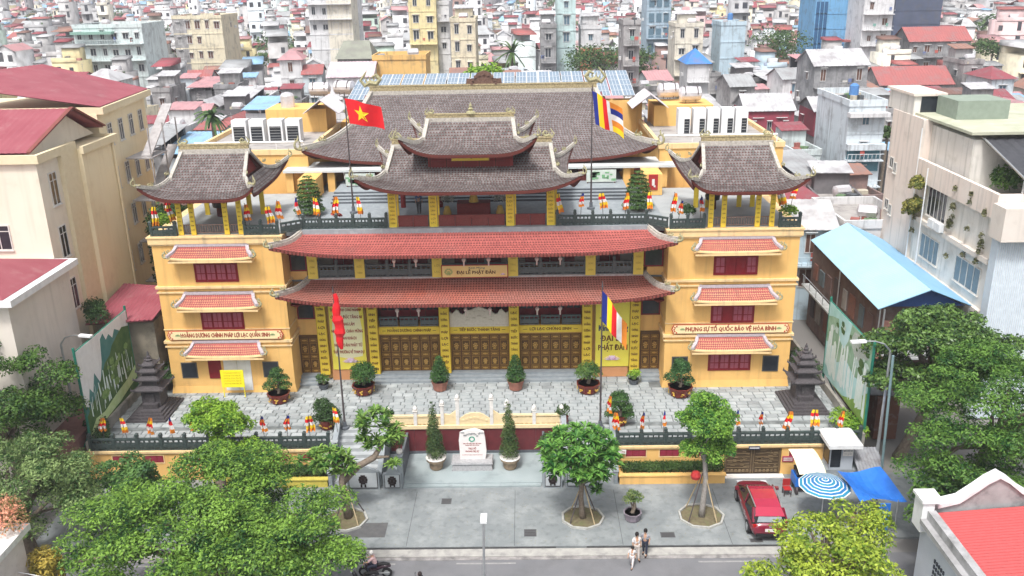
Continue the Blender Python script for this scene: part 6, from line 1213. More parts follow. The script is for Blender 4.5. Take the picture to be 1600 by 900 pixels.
def house(x, y, w_, d, h, rz, wall, kind, roofc, label, group, r, z0=-.15, windows=True, name='town_house'):
    t = thing(name, (x, y, z0), label, 'house' if name == 'town_house' else 'building', group, rz); W2, D2 = w_/2, d/2; fl = 3.2; nf = max(1, int(h/fl)); wm_ = wmat(wall); rm = rmat(roofc)
    m = MB(); m.box(-W2, W2, -D2, D2, 0, h); 
    for k in range(1, nf): m.box(-W2-.04, W2+.04, -D2-.08, -D2, h-k*fl-.1, h-k*fl+.12)
    m.build('wall', wm_, t, local=True)
    if windows:
        nw = max(1, int(w_/2.2)); me = hwin(r.randrange(3))
        for k in range(nf):
            zz = h-(k+1)*fl+1.0
            if zz < h-11.5: break
            bal = r.random() < .45
            for i in range(nw):
                if r.random() < .12: continue
                place(me, 'window', t, (-W2+w_*(i+.5)/nw+r.uniform(-.1, .1), -D2-.003, zz), sc=(min(1, w_/nw/1.5)*r.choice((.7, 1)), 1, r.choice((.8, 1, 1.2))))
            if bal and k < nf:
                b_ = MB(); z_ = zz-1.0; b_.box(-W2, W2, -D2-1.1, -D2-.081, z_, z_+.14); b_.box(-W2, W2, -D2-1.1, -D2-1.04, z_+.85, z_+.93)
                for i in range(int(w_/.5)+1): b_.box(-W2+i*w_/(int(w_/.5)+1), -W2+i*w_/(int(w_/.5)+1)+.06, -D2-1.1, -D2-1.04, z_+.14, z_+.85)
                b_.build('balcony', wm_, t, local=True)
                for _ in range(r.randrange(0, 4)): place(r.choice(cloth_), 'laundry', t, (r.uniform(-W2*.8, W2*.8), -D2-1.0, z_+r.uniform(.9, 1.2)), sc=(r.uniform(.6, 1.4), 1, r.uniform(.7, 1.3)))
            sx = r.choice((-1, 1))
            if r.random() < .6: place(me, 'window', t, (sx*(W2+.003), r.uniform(-D2*.6, D2*.6), zz), PI/2*sx, sc=(.7, 1, .7))
            if r.random() < .35: place(ac_s, 'air_conditioner', t, (sx*(W2+.02), r.uniform(-D2*.6, D2*.6), zz-.3), PI/2*sx)
    if r.random() < .3: place(mast, 'antenna', t, (r.uniform(-W2*.7, W2*.7), D2*.6, h+.3), r.uniform(0, 3))
    if kind in ('flat', 'tower', 'blank', 'balcony'):
        m = MB(); p = .75
        m.box(-W2-.1, W2+.1, -D2-.12, -D2+.12, h, h+p); m.box(-W2-.1, W2+.1, D2-.12, D2+.12, h, h+p); m.box(-W2-.1, -W2+.12, -D2+.12, D2-.12, h, h+p); m.box(W2-.12, W2+.1, -D2+.12, D2-.12, h, h+p); m.build('parapet', wm_, t, local=True)
        m = MB(); m.box(-W2+.12, W2-.12, -D2+.12, D2-.12, h, h+.05); m.build('flat_roof', mat('roof_screed', 0), t, local=True)
        if kind == 'flat' and r.random() < .75:
            a = min(W2*.9, 1.7); m = MB(); yy = r.uniform(0, D2-1.6); m.box(-a, a, yy-1.3, yy+1.3, h+.05, h+2.3); m.build('stair_head', wm_, t, local=True)
            m = MB(); corr(m, [(-a-.3, yy-1.7, h+2.3), (a+.3, yy-1.7, h+2.3), (a+.3, yy+1.6, h+2.9), (-a-.3, yy+1.6, h+2.9)], 5, .05); m.build('stair_roof', rm, t, local=True)
        for _ in range(r.randrange(3, 8)): place(r.choice(clut), 'roof_box', t, (r.uniform(-W2*.75, W2*.75), r.uniform(-D2*.9, -D2*.1), h+.05), r.uniform(0, 3), sc=(r.uniform(.4, 1.3), r.uniform(.4, 1.2), r.uniform(.4, 1.5)))
        if r.random() < .7: place(tank_sm if r.random() < .8 else tank_b, 'water_tank', t, (r.uniform(-W2*.5, W2*.5), -D2*.5, h+.98), r.uniform(-.5, .5))
    elif kind in ('redsheet', 'mono', 'sheetwhite', 'lilac'):
        rh = w_*.14+.4 if kind != 'mono' else .9
        if kind == 'mono':
            m = MB(); corr(m, [(-W2-.4, -D2-.7, h+1.5), (W2+.4, -D2-.7, h+1.5), (W2+.4, D2+.3, h+2.5), (-W2-.4, D2+.3, h+2.5)], int(w_*2), .05); m.build('roof', rm, t, local=True)
            for q in (-W2+.15, W2-.15): place(post_m, 'roof_post', t, (q, -D2+.2, h))
            MB().box(-W2, W2, D2-.15, D2, h, h+2.2).build('loft_wall', wm_, t, local=True); MB().box(-W2, W2, -D2, -D2+.12, h, h+.9).build('terrace_wall', wm_, t, local=True); MB().box(-W2+.2, W2-.2, D2-.4, D2-.151, h, h+2.1).build('loft_shade_panel', h_pane, t, local=True)  # last box: near-black panel, painted shade for the open loft under the roof
        else:
            m = MB(); corr(m, [(-W2-.3, -D2-.4, h), (W2+.3, -D2-.4, h), (W2+.3, 0, h+rh+.6), (-W2-.3, 0, h+rh+.6)], int(w_*2), .05); corr(m, [(W2+.3, D2+.4, h), (-W2-.3, D2+.4, h), (-W2-.3, 0, h+rh+.6), (W2+.3, 0, h+rh+.6)], int(w_*2), .05); m.build('roof', rm, t, local=True)
            m = MB(); m.prismx([(-D2, h), (D2, h), (0, h+rh+.5)], -W2, W2); m.build('gable', wm_, t, local=True)
    elif kind == 'gablefront':
        rh = w_*.32+.3; m = MB(); corr(m, [(-W2-.4, -D2-.4, h), (-W2-.4, D2+.3, h), (0, D2+.3, h+rh), (0, -D2-.4, h+rh)], int(d), .05); corr(m, [(W2+.4, D2+.3, h), (W2+.4, -D2-.4, h), (0, -D2-.4, h+rh), (0, D2+.3, h+rh)], int(d), .05); m.build('roof', rm, t, local=True)
        m = MB(); m.prism([(-W2, h), (0, h+rh-.1), (W2, h)], -D2, D2); m.build('gable', wm_, t, local=True)
    elif kind in ('pyramid', 'moss', 'hip'):
        rh = {'pyramid': 2.4, 'moss': 3.0, 'hip': 1.7}[kind]; a = W2+.45; b_ = D2+.45; q = 0 if kind == 'pyramid' else max(0, W2-D2*.5) if kind == 'hip' else W2*.8; m = MB()
        m.add([(-a, -b_, h), (a, -b_, h), (a, b_, h), (-a, b_, h), (-q, 0, h+rh), (q, 0, h+rh)], [(0, 1, 5, 4), (1, 2, 5), (2, 3, 4, 5), (3, 0, 4), (0, 3, 2, 1)]); m.build('roof', rm, t, local=True)
    return t
rh_ = random.Random(21)
LM = [
('white_tower', -39.4, 150, 9.6, 14, 28.1, 'white', 'tower', 'tall white tower with cream side and few windows', 14.2),
('yellow_tower', -16.7, 130, 5.5, 9, 27.0, 'yellow', 'tower', 'tall pale yellow tower with small paired windows', 16.0),
('slim_white', -12.8, 132, 2.6, 10, 24.9, 'white', 'flat', 'narrow white house beside the pale yellow tower', 16.4),
('ornate', -7.9, 118, 4.7, 10, 22.2, 'cream', 'flat', 'cream house with arched windows right of the pale yellow tower', 16.4),
('cyan_tower', 11.9, 125, 3.7, 9, 26.3, 'cyan', 'tower', 'slim pale cyan tower', 13.4),
('grey_block', 8.2, 118, 2.9, 9, 20.8, 'grey', 'flat', 'weathered grey block left of the slim cyan tower', 14.5),
('thin_tower', 20.9, 92, 2.6, 8, 22.5, 'conc', 'tower', 'thin bare concrete tower behind the solar panels', 13.9),
('glass_tower', 35.0, 160, 5.6, 10, 25.2, 'bluegrey', 'tower', 'blue-grey glazed tower near the top centre', 13.5),
('blue_block', 73.1, 150, 10.3, 12, 24.2, 'blue', 'blank', 'bright blue blank-walled building with dark glass strip', 16.1),
('blank_white', 78.1, 140, 6.2, 12, 24.3, 'white', 'tower', 'blank white slab building right of the bright blue building', 15.5),
('navy', 99.8, 172, 11.3, 12, 23.6, 'navy', 'blank', 'dark navy glass building near the top right', 16.4),
('cream_left', -69.3, 150, 11.0, 12, 22.4, 'cream', 'tower', 'cream building with grey side in the upper left', 12.6),
('pale_wide', -79.8, 128, 13.9, 12, 21.8, 'cyanwhite', 'flat', 'wide pale building with green awning in the upper left', 17.6),
('yellow_box', -15.8, 85, 8.2, 7, 18.3, 'ochre', 'blank', 'plain ochre box building behind the solar panels', 15.4),
('lilac_roof', -22.7, 80, 6.6, 8, 17.8, 'white', 'lilac', 'low house with wide pale lilac roof left of the plain ochre box', 16.3),
('moss_roof', -27.8, 112, 6.1, 8, 18.6, 'grey', 'moss', 'house with mossy grey-green tiled slope', 15.6),
('balcony_house', 44.1, 50, 4.3, 12, 14.3, 'bluewhite', 'balcony', 'white narrow house with balcony and blue glazed ground floor', 6.9),
('cream_house', 36.9, 130, 5.6, 9, 19.9, 'creamwhite', 'flat', 'cream-white house with small windows right of the blue-grey glazed tower', 15.9),
('paleblue', 45.7, 130, 4.9, 9, 20.0, 'paleblue', 'blank', 'pale blue plain building', 15.5),
('pyramid', 34.3, 105, 3.8, 8, 16.7, 'white', 'pyramid', 'white tower house with bright blue pyramid roof', 8.7),
('red_long', 70.9, 100, 12.4, 9, 12.8, 'grey', 'redsheet', 'long grey house with red sheet roof on the right', 9.8),
('red_far', 91.9, 140, 12.9, 9, 16.9, 'grey', 'redsheet', 'grey building with broad red roof in the upper right', 13.7),
('orange_base', 17.0, 128, 4.1, 8, 19.9, 'white', 'flat', 'white house with orange lower floor', 15.9),
('whitebox', 19.4, 112, 5.0, 8, 16.2, 'white', 'redsheet', 'white house with steep red roof left of the thin concrete tower', 12.7),
('maroonwall', 36.4, 64, 6.4, 7, 14.1, 'maroon', 'sheetwhite', 'house with maroon upper wall and grey ground floor', 9.6),
('maroonwall2', 44.4, 64, 3.9, 7, 13.9, 'maroon', 'sheetwhite', 'narrow maroon-topped grey house', 10.2),
]
LK = {'white_tower': 'pale', 'lilac_roof': 'lilac', 'moss_roof': 'moss', 'pyramid': 'brightblue', 'red_long': 'red', 'red_far': 'red', 'whitebox': 'red', 'maroonwall': 'pale', 'maroonwall2': 'pale'}
for k, x, y, w_, d, h, wc, kd, lb_, zb in LM:
    t = house(x, y+d/2, w_, d, h+.15-(.7 if kd in ('flat', 'tower', 'blank') else 0) - (2.4 if kd == 'pyramid' else 2.2 if kd in ('redsheet', 'lilac', 'sheetwhite') else 3 if kd == 'moss' else 0), 0, wc if wc != 'maroon' else 'grey', kd, LK.get(k, 'pale'), lb_, None, rh_, windows=kd != 'blank', name='landmark_house')
    if k == 'white_tower': MB().box(-.6, w_/2+.06, -d/2-.06, -d/2+8, 0, h).build('cream_face', wmat('creamwhite'), t, local=True)
    if k == 'cream_left': MB().box(-w_/2-.06, -w_/2+3, -d/2-.06, -d/2+4, 0, h).build('grey_face', wmat('conc'), t, local=True)
    if k == 'blue_block':
        m = MB(); [m.box(-w_/2+.2+.9*i, -w_/2+.9+.9*i, -d/2-.08, -d/2, 2, h-1.2) for i in range(3)]; m.build('glass_strip', mat('deep_blue_glass', (.04,.12,.25), rough=.2), t, local=True)
        m = MB(); m.box(-w_/2+3, w_/2+3, -d/2-4, -d/2-1, h-9.6, h-9.2); m.build('canopy', rmat('red'), t, local=True)
    if k == 'glass_tower':
        for i in range(3):
            for j in range(6): MB().box(-w_/2+.5+1.7*i, -w_/2+1.7+1.7*i, -d/2-.1, -d/2, h-3-3.4*j, h-1-3.4*j).build('glass_bay', h_pane2, t, local=True)
    if k in ('maroonwall', 'maroonwall2'):
        MB().box(-w_/2-.06, w_/2+.06, -d/2-.1, d/2, h-5.4, h-2.1).build('maroon_wall', wmat('maroon'), t, local=True)
        for i in range(3): place(hwin(0), 'window', t, (-w_/2+w_*(i+.5)/3, -d/2-.12, h-4.8), sc=(.5, 1, .9))
    if k == 'orange_base': MB().box(-w_/2-.06, w_/2+.06, -d/2-.1, -d/2+3, 0, h-4.2).build('orange_floor', mat('orange_brick', (.55,.22,.13), (.45,.18,.11)), t, local=True)
    if k == 'balcony_house':
        MB().box(-w_/2+.2, w_/2-.2, -d/2-.12, -d/2, h-7.6, h-5.0).build('glazed_floor', mat('teal_glass', (.10,.24,.30), rough=.2), t, local=True)
        MB().box(-w_/2-.1, w_/2+.1, -d/2-1.1, -d/2-.13, h-4.9, h-4.2).build('balcony_front', wmat('bluewhite'), t, local=True); MB().box(-w_/2-.2, w_/2+.2, -d/2-1.2, -d/2, h-1.0, h-.5).build('cornice', wmat('white'), t, local=True)
    if k == 'pale_wide': MB().box(-w_/2, w_/2*.2, -d/2-1.6, -d/2, h-1.7, h-1.2).build('green_awning', mat('green_awning', (.25,.42,.36)), t, local=True)
WN = {'white': 'white', 'bluewhite': 'bluish white', 'cream': 'cream', 'creamwhite': 'off-white', 'grey': 'stained grey', 'conc': 'bare concrete', 'cyanwhite': 'pale aqua', 'paleblue': 'pale blue', 'green': 'pale green', 'pink': 'dusty pink', 'brick': 'raw brick', 'yellow': 'pale yellow', 'dark': 'blackened'}
KN = {'flat': 'flat-roofed', 'mono': 'lean-to-roofed', 'redsheet': 'gable-roofed', 'gablefront': 'front-gabled', 'hip': 'hip-roofed'}
RN = {'maroon': 'maroon', 'red': 'red', 'pink': 'pink', 'pale': 'pale', 'blue': 'light blue', 'rust': 'rusty', 'greysheet': 'grey', 'brown': 'brown'}
SITES = [(l[1], l[2], l[8]) for l in LM]
SHORT = {'white_tower': 'tall white tower', 'yellow_tower': 'pale yellow tower', 'slim_white': 'narrow white landmark', 'ornate': 'arched cream house', 'cyan_tower': 'slim cyan tower', 'grey_block': 'weathered grey block', 'thin_tower': 'thin concrete tower', 'glass_tower': 'blue-grey glazed tower', 'blue_block': 'bright blue building', 'blank_white': 'blank white slab', 'navy': 'dark navy building', 'cream_left': 'upper-left cream building', 'pale_wide': 'green-awning building', 'yellow_box': 'plain ochre box', 'lilac_roof': 'lilac-roofed house', 'moss_roof': 'mossy-roofed house', 'balcony_house': 'white balcony house', 'cream_house': 'off-white block', 'paleblue': 'pale blue block', 'pyramid': 'blue pyramid roof', 'red_long': 'long red-roofed house', 'red_far': 'broad red roof', 'orange_base': 'orange-based house', 'whitebox': 'steep red roof', 'maroonwall': 'wide maroon-walled house', 'maroonwall2': 'narrow maroon-walled house'}
STW = {1: 'low', 2: 'two-storey', 3: 'three-storey', 4: 'four-storey', 5: 'five-storey', 6: 'six-storey'}
plots = []; far = []
for dist_i in range(1):
    pass
y = 37.0
while y < 900:
    step = 9.4; hwid = (y+57.5)*.62+14; x = -hwid+rh_.uniform(0, 3)
    while x < hwid:
        w_ = rh_.uniform(3.0, 4.8) if rh_.random() < .9 else rh_.uniform(5.5, 8); yy = y+rh_.uniform(-2.2, 2.2); d = step-rh_.uniform(.8, 3.0)
        ang = (.12+min(.2, y*.0006))*math.sin(x*.021+y*.013)+.08*math.sin(y*.05+1)+rh_.uniform(-.04, .04)
        ok = not (-27 < x < 27 and y < 42) and not (x < -26 and y < 27) and not (31 < x < 58 and y < 47) and rh_.random() < .95
        for l in LM:
            if abs(x+w_/2-l[1]) < (w_+l[3])/2+.3 and abs(yy-l[2]-l[4]/2) < (d+l[4])/2+.2: ok = False
        if ok: plots.append((x+w_/2, yy, w_, d, ang))
        x += w_+rh_.uniform(.05, .9)
    y += step
for s_, ys in ((-1, (30, 22)), (1, (41, 32, 22.5))):
    for y in ys:
        x = 26.5 if s_ > 0 else 45
        while x < ({41: 38, 32: 36.5, 22.5: 33}[y] if s_ > 0 else 62): w_ = rh_.uniform(4, 6); plots.append((s_*(x+w_/2), y, w_, 8.5, rh_.uniform(-.1, .1))) if s_ > 0 or y == 30 else None; x += w_+.2
plots.sort(key=lambda p: (p[0]-CAMP.x)**2+(p[1]-CAMP.y)**2)
walls_ = ['white']*8+['bluewhite']*3+['grey']*6+['conc']*6+['cream']*2+['creamwhite']*3+['cyanwhite']*2+['paleblue']+['green']+['pink']+['brick']+['yellow']+['dark']
roofs_ = ['maroon']*5+['red']*3+['pink']*4+['pale']*7+['blue']*2+['rust']*2+['greysheet']*6+['brown']
used = {}; made = 0
for (x, y, w_, d, ang) in plots:
    h = rh_.choice((4, 6.4, 6.5, 7.5, 9.6, 9.6, 9.8, 10.5, 12.8, 12.8 if rh_.random() < .6 else 16)) if y > 48 else rh_.choice((6.4, 8, 9.6, 10.5)); h += rh_.uniform(-.6, .8)
    if abs(x) < 32 and y < 130 and h > 13: h -= 3.2
    if x > 25 and y < 44: h = min(h, 8.5 if y > 15 else 6.0)
    if rh_.random() < .012 and y > 160: h = rh_.uniform(17, 24)
    for l in LM:   # keep the sight line to each landmark open
        if y < l[2]:
            f = (y-CAMP.y)/(l[2]-CAMP.y); cx_ = CAMP.x+(l[1]-CAMP.x)*f
            if abs(x-cx_) < w_/2+l[3]/2*f+.3: h = min(h, CAMP.z+(l[9]-CAMP.z)*f-2.6)
    if h < 3: continue
    wc = rh_.choice(walls_); kd = rh_.choice(('flat', 'flat', 'flat', 'flat', 'flat', 'mono', 'mono', 'mono', 'redsheet', 'redsheet', 'gablefront', 'hip')); rc = rh_.choice(roofs_)
    if made < 290:
        st = max(1, min(6, int(h/3.1))); bl = sorted(SHORT.items(), key=lambda q: min(1e9, min((l[1]-x)**2+(l[2]-y)**2 for l in LM if l[0] == q[0])))
        l = [q for q in LM if q[0] == bl[0][0]][0]; dx, dy = x-l[1], y-l[2]; rel = ('behind' if dy > 0 else 'in front of') if abs(dy) > abs(dx)*1.1 else ('right of' if dx > 0 else 'left of'); dist = math.hypot(dx, dy)
        if x > 26 and y < 45: place_ = 'near the peach building'
        elif x < -40 and y < 38: place_ = 'beside the yellow apartment wing'
        elif dist > 45: place_ = 'far '+rel+' the '+bl[0][1]
        else: place_ = ('just ' if dist < 14 else '' if dist < 26 else 'well ')+rel+' the '+bl[0][1]
        sz = 'wide' if w_ > 7 else 'narrow' if w_ < 4.6 else ''
        lb_ = ' '.join((WN[wc]+' '+STW[st]+' '+KN[kd]+' house with '+RN[rc]+' roof '+place_).split()) if kd != 'flat' else ' '.join((sz+' '+WN[wc]+' '+STW[st]+' flat-roofed house '+place_).split())
        t = house(x, y, w_, d, h, ang, wc, kd, rc, lb_, None, rh_); used.setdefault(lb_, []).append(t); made += 1
    else: far.append((x, y, w_, d, h, ang, wc, kd, rc))
for lb_, ts in used.items():
    ts.sort(key=lambda t: (t.location.x-CAMP.x)/(t.location.y-CAMP.y)); n = len(ts)
    for i, t in enumerate(ts):
        t['group'] = 'town houses behind the temple'; s = lb_.replace(' in front of the ', ' before the ').replace('bare concrete', 'concrete')
        if n == 2: s = ('left-hand ', 'right-hand ')[i]+s
        elif n == 3: s = ('leftmost ', 'middle ', 'rightmost ')[i]+s
        elif n > 3: s = NTH[min(11, i)]+' from left '+s
        if len(s.split()) > 16: s = s.replace('narrow ', '').replace('wide ', '')
        t['label'] = s
# ---------------------------------------------------------------- the farther roofs: one mass
def tint_mat(name, rough=.9, dirt=.6):
    m = bpy.data.materials.new(name); m.use_nodes = True; t = m.node_tree; N = t.nodes; L = t.links; b = N['Principled BSDF']; b.inputs['Roughness'].default_value = rough; b.inputs['Specular IOR Level'].default_value = .2
    at = N.new('ShaderNodeAttribute'); at.attribute_name = 'tint'; geo = N.new('ShaderNodeNewGeometry'); nz = N.new('ShaderNodeTexNoise'); nz.inputs['Scale'].default_value = .4; nz.inputs['Detail'].default_value = 5; L.new(geo.outputs['Position'], nz.inputs['Vector'])
    mr = N.new('ShaderNodeMapRange'); mr.inputs[1].default_value = .45; mr.inputs[2].default_value = .75; mr.inputs[4].default_value = dirt; L.new(nz.outputs[0], mr.inputs[0]); mx = N.new('ShaderNodeMix'); mx.data_type = 'RGBA'; L.new(mr.outputs[0], mx.inputs[0]); L.new(at.outputs['Color'], mx.inputs[6]); mx.inputs[7].default_value = (.16, .155, .15, 1); L.new(mx.outputs[2], b.inputs['Base Color']); return m
FV = []; FF = []; FC = []; nb = 0
BF = [(0,1,5,4),(1,2,6,5),(2,3,7,6),(3,0,4,7),(4,5,6,7)]
def fbox(x, y, ang, x0, x1, y0, y1, z0, z1, c, slope=0, gable=0):
    global nb
    co, si = math.cos(ang), math.sin(ang); P = [(x0,y0,z0),(x1,y0,z0),(x1,y1,z0),(x0,y1,z0),(x0,y0,z1),(x1,y0,z1),(x1,y1,z1+slope),(x0,y1,z1+slope)]
    FV.extend((x+co*a-si*b, y+si*a+co*b, z) for a, b, z in P); FF.extend(tuple(nb+i for i in f) for f in BF); FC.extend([c]*5); nb += 8
def fquad(x, y, ang, pts, c):
    global nb
    co, si = math.cos(ang), math.sin(ang); FV.extend((x+co*a-si*b, y+si*a+co*b, z) for a, b, z in pts); FF.append((nb, nb+1, nb+2, nb+3)); FC.append(c); nb += 4
def vary(c, r, a=.12): k = 1+r.uniform(-a, a); return tuple(min(.85, v*k) for v in c)
y2 = 900
while y2 < 1900:
    hwid = (y2+57.5)*.62+20; x = -hwid
    while x < hwid:
        w_ = rh_.uniform(5, 11); far.append((x+w_/2, y2+rh_.uniform(-5, 5), w_, 16, rh_.choice((7, 8, 9, 10, 12, 14, 22 if rh_.random() < .15 else 9)), rh_.uniform(-.3, .3), rh_.choice(walls_), rh_.choice(('flat', 'redsheet')), rh_.choice(roofs_))); x += w_+rh_.uniform(0, 5)
    y2 += 20
for (x, y, w_, d, h, ang, wc, kd, rc) in far:
    c = vary(WC[wc][0], rh_); rc_ = vary(RCOL[rc][0], rh_); W2, D2 = w_/2, d/2; fbox(x, y, ang, -W2, W2, -D2, D2, -.15, h, c)
    if kd == 'flat':
        if y < 500:
            fbox(x, y, ang, -W2, W2, -D2-.1, -D2+.1, h-.05, h+.8, vary(c, rh_, .05)); a = W2*.7; fbox(x, y, ang, -a, a, 0, D2*.8, h, h+2.4, c); fbox(x, y, ang, -a-.2, a+.2, -.3, D2*.8+.2, h+2.4, h+2.5, rc_, .5)
            if rh_.random() < .6: fbox(x, y, ang, -.8, .8, -D2*.6, -D2*.3, h+.5, h+1.4, (.66, .66, .68))
            for _ in range(3 if y < 350 else 0): u, v_ = rh_.uniform(-W2, W2)*.8, rh_.uniform(-D2, 0); fbox(x, y, ang, u-.4, u+.4, v_-.4, v_+.4, h, h+rh_.uniform(.4, 1.3), rh_.choice(((.1, .1, .11), (.6, .6, .6), (.1, .16, .08), (.35, .15, .13), (.3, .35, .45))))
        else: fbox(x, y, ang, -W2*.7, W2*.7, 0, D2*.8, h, h+2.4, rc_)
    elif kd == 'mono': fbox(x, y, ang, -W2-.3, W2+.3, -D2-.6, D2, h+1.4, h+1.5, rc_, .9); fbox(x, y, ang, -W2, W2, D2*.5, D2, h, h+2, c)
    elif kd == 'gablefront':
        r_ = w_*.32
        for s_ in (-1, 1): fquad(x, y, ang, [(s_*(W2+.3), -D2-.3, h), (s_*(W2+.3), D2, h), (0, D2, h+r_), (0, -D2-.3, h+r_)], rc_)
        fquad(x, y, ang, [(-W2, -D2, h), (W2, -D2, h), (.01, -D2, h+r_), (-.01, -D2, h+r_)], c)
    else:
        r_ = w_*.15+1.2 if w_ < 8 else 2.2; fquad(x, y, ang, [(-W2-.3, -D2-.4, h), (W2+.3, -D2-.4, h), (W2*(.4 if kd == 'hip' else 1), 0, h+r_), (-W2*(.4 if kd == 'hip' else 1), 0, h+r_)], rc_); fquad(x, y, ang, [(W2+.3, D2+.4, h), (-W2-.3, D2+.4, h), (-W2*(.4 if kd == 'hip' else 1), 0, h+r_), (W2*(.4 if kd == 'hip' else 1), 0, h+r_)], rc_)
    if y < 800:
        nf = min(4, int(h/3.2)); nw = max(1, int(w_/1.9)); dk = (.06, .065, .08)
        for k in range(nf):
            z = h-(k+1)*3.2+1.0
            if y < 320: fbox(x, y, ang, -W2-.05, W2+.05, -D2-(.9 if rh_.random() < .35 else .1), -D2, z-1.05, z-.9, c)
            for i in range(nw):
                if rh_.random() < .75: u = -W2+w_*(i+.5)/nw; ww = rh_.uniform(.35, .6); hh = rh_.choice((1.2, 1.4, 2.0)); fquad(x, y, ang, [(u-ww, -D2-.04, z), (u+ww, -D2-.04, z), (u+ww, -D2-.04, z+hh), (u-ww, -D2-.04, z+hh)], dk)
me = np_mesh('far_houses', np.array(FV), np.array(FF), tint_mat('far_house_paint'))
ca = me.attributes.new('tint', 'FLOAT_COLOR', 'FACE'); A4 = np.ones((len(FC), 4), np.float32); A4[:, :3] = np.array(FC); ca.data.foreach_set('color', A4.ravel())
tag(obj(me, 'distant_houses'), 'dense mass of distant town houses reaching to the hazy horizon', 'houses', kind='stuff')
# ---------------------------------------------------------------- city trees
G_city = leafmat('city_green', (.03,.075,.025), (.10,.17,.05))
def city_tree(x, y, zb, rx, rz_, label, n=1500, palm=False, mt=None, group=None, sz=.55):
    t = thing('city_palm' if palm else 'city_tree', (x, y, 0), label, 'palm tree' if palm else 'tree', group); m = MB(); m.tube([(x, y, 0), (x+.2, y, zb)], [.3, .18], 6); m.build('trunk', trunk_mat, t); r = random.Random(int(x*7+y))
    if palm:
        m = MB()
        for k in range(26):
            a = k*2.4; e = r.uniform(-.5, 1.1); L_ = rx*r.uniform(.8, 1.1); P = [Vector((x+.2, y, zb))]
            for j in range(1, 5): s_ = j/4; P.append(Vector((x+.2+L_*s_*math.cos(a)*math.cos(e), y+L_*s_*math.sin(a)*math.cos(e), zb+L_*(s_*math.sin(e)-.55*s_*s_))))
            for j in range(4): sd_ = Vector((-math.sin(a), math.cos(a), 0))*(.35*(1-j/5)); m.add([P[j]-sd_, P[j]+sd_-Vector((0, 0, .1)), P[j+1]+sd_*.8-Vector((0, 0, .1)), P[j+1]-sd_*.8], [(0, 1, 2, 3)])
        m.build('fronds', G_city, t)
    else: leaf_cloud('crown', [(x+r.uniform(-.6, .6)*rx, y+r.uniform(-.6, .6)*rx, zb+r.uniform(-.4, .5)*rz_) for _ in range(9)], rx*.6, n, sz, mt or G_city, t, flat=.8, seed=int(abs(x))+3)
city_tree(-2.5, 70, 15.5, 3.0, 3.2, 'bright round green tree above the roofs behind the solar panels', 2600, mt=G_bright)
city_tree(18, 112, 13, 6.5, 4, 'large dark green tree between the thin concrete tower and the orange-based house', 3200); city_tree(26, 125, 12, 5, 4.5, 'dark tree right of the thin concrete tower', 2200)
city_tree(56, 130, 14, 7, 6, 'tall dark tree right of the pale blue block', 3000); city_tree(1, 130, 15, 6.5, 4, 'large palm with drooping fronds near the top centre', palm=True); city_tree(-32, 44, 15.5, 2.2, 2, 'slim palm above the grey roofs on the left', palm=True)
city_tree(98, 130, 13.5, 4, 2, 'spreading green tree among roofs in the upper right', 1500); city_tree(-30, 60, 11, 2.5, 1.5, 'small roof garden tree on the left', 600); city_tree(47, 51, 10.5, 1.3, 1.5, 'small tree beside the white balcony house', 500)
NR = rh_.sample([(a, b) for a in range(-14, 15) for b in range(17, 60)], 46)
cs = []; rs = []
for a, b in NR: y = b*10; x = a/14*(y+57)*.6; cs.append((x, y, rh_.uniform(9, 12))); rs.append(rh_.uniform(4, 9))
tag(leaf_cloud('distant_trees', cs, rs, 16000, 1.3, G_city, None, flat=.7, seed=7), 'scattered dark tree crowns among the distant roofs', 'trees', kind='stuff')
# ---------------------------------------------------------------- air
m = MB(); m.box(-2600, 2600, -300, 3600, -1.2, 62)
hz = bpy.data.materials.new('haze'); hz.use_nodes = True; N = hz.node_tree.nodes; N.clear(); o_ = N.new('ShaderNodeOutputMaterial'); v = N.new('ShaderNodeVolumePrincipled'); v.inputs['Color'].default_value = (.93, .95, 1, 1); v.inputs['Density'].default_value = .0004; v.inputs['Anisotropy'].default_value = 0
hz.node_tree.links.new(v.outputs[0], o_.inputs['Volume']); tag(m.build('haze', hz), kind='stuff')
# ================================================================ trees in front and at the sides
def ell(g, c, r, n, shell=.55):
    out = []
    while len(out) < n:
        p = [g.uniform(-1, 1) for _ in range(3)]; q = math.sqrt(sum(v*v for v in p))
        if shell < q < 1 and p[2] > -.55: out.append((c[0]+p[0]*r[0], c[1]+p[1]*r[1], c[2]+p[2]*r[2]))
    return out
def big_tree(name, base, c, r, nclump, cr, n, leaf, mt, label, seed, flat=.6, up=.5, aspect=.5, r0=.35, trunk=None, shell=.45, cat='tree', parts=(), inner=.3):
    g = random.Random(seed); t = thing(name, base, label, cat); cl = ell(g, c, r, nclump, shell)
    for (c2, r2, k2) in parts: cl += ell(g, c2, r2, k2, shell)
    leaf_cloud('crown', cl, [cr*g.uniform(.6, 1.25) for _ in cl], n, leaf, mt, t, flat=flat, seed=seed, up=up, aspect=aspect, inner=inner)
    limbs('trunk', base, (c[0], c[1], c[2]-r[2]*.6), g.sample(cl, min(16, len(cl))), r0, trunk or trunk_mat, t, seed); return t
L_flame = leafmat('feathery_green', (.01,.06,.01), (.23,.40,.06), scale=.9); L_dark = leafmat('deep_glossy_green', (.014,.055,.012), (.11,.21,.04), scale=1.2); L_grey = leafmat('greyish_green', (.03,.085,.02), (.26,.36,.13), scale=1.3); L_lime = leafmat('yellow_green', (.09,.17,.015), (.42,.52,.06), scale=1.0); L_gloss = leafmat('glossy_green', (.015,.055,.015), (.15,.26,.06), scale=1.6, rough=.35)
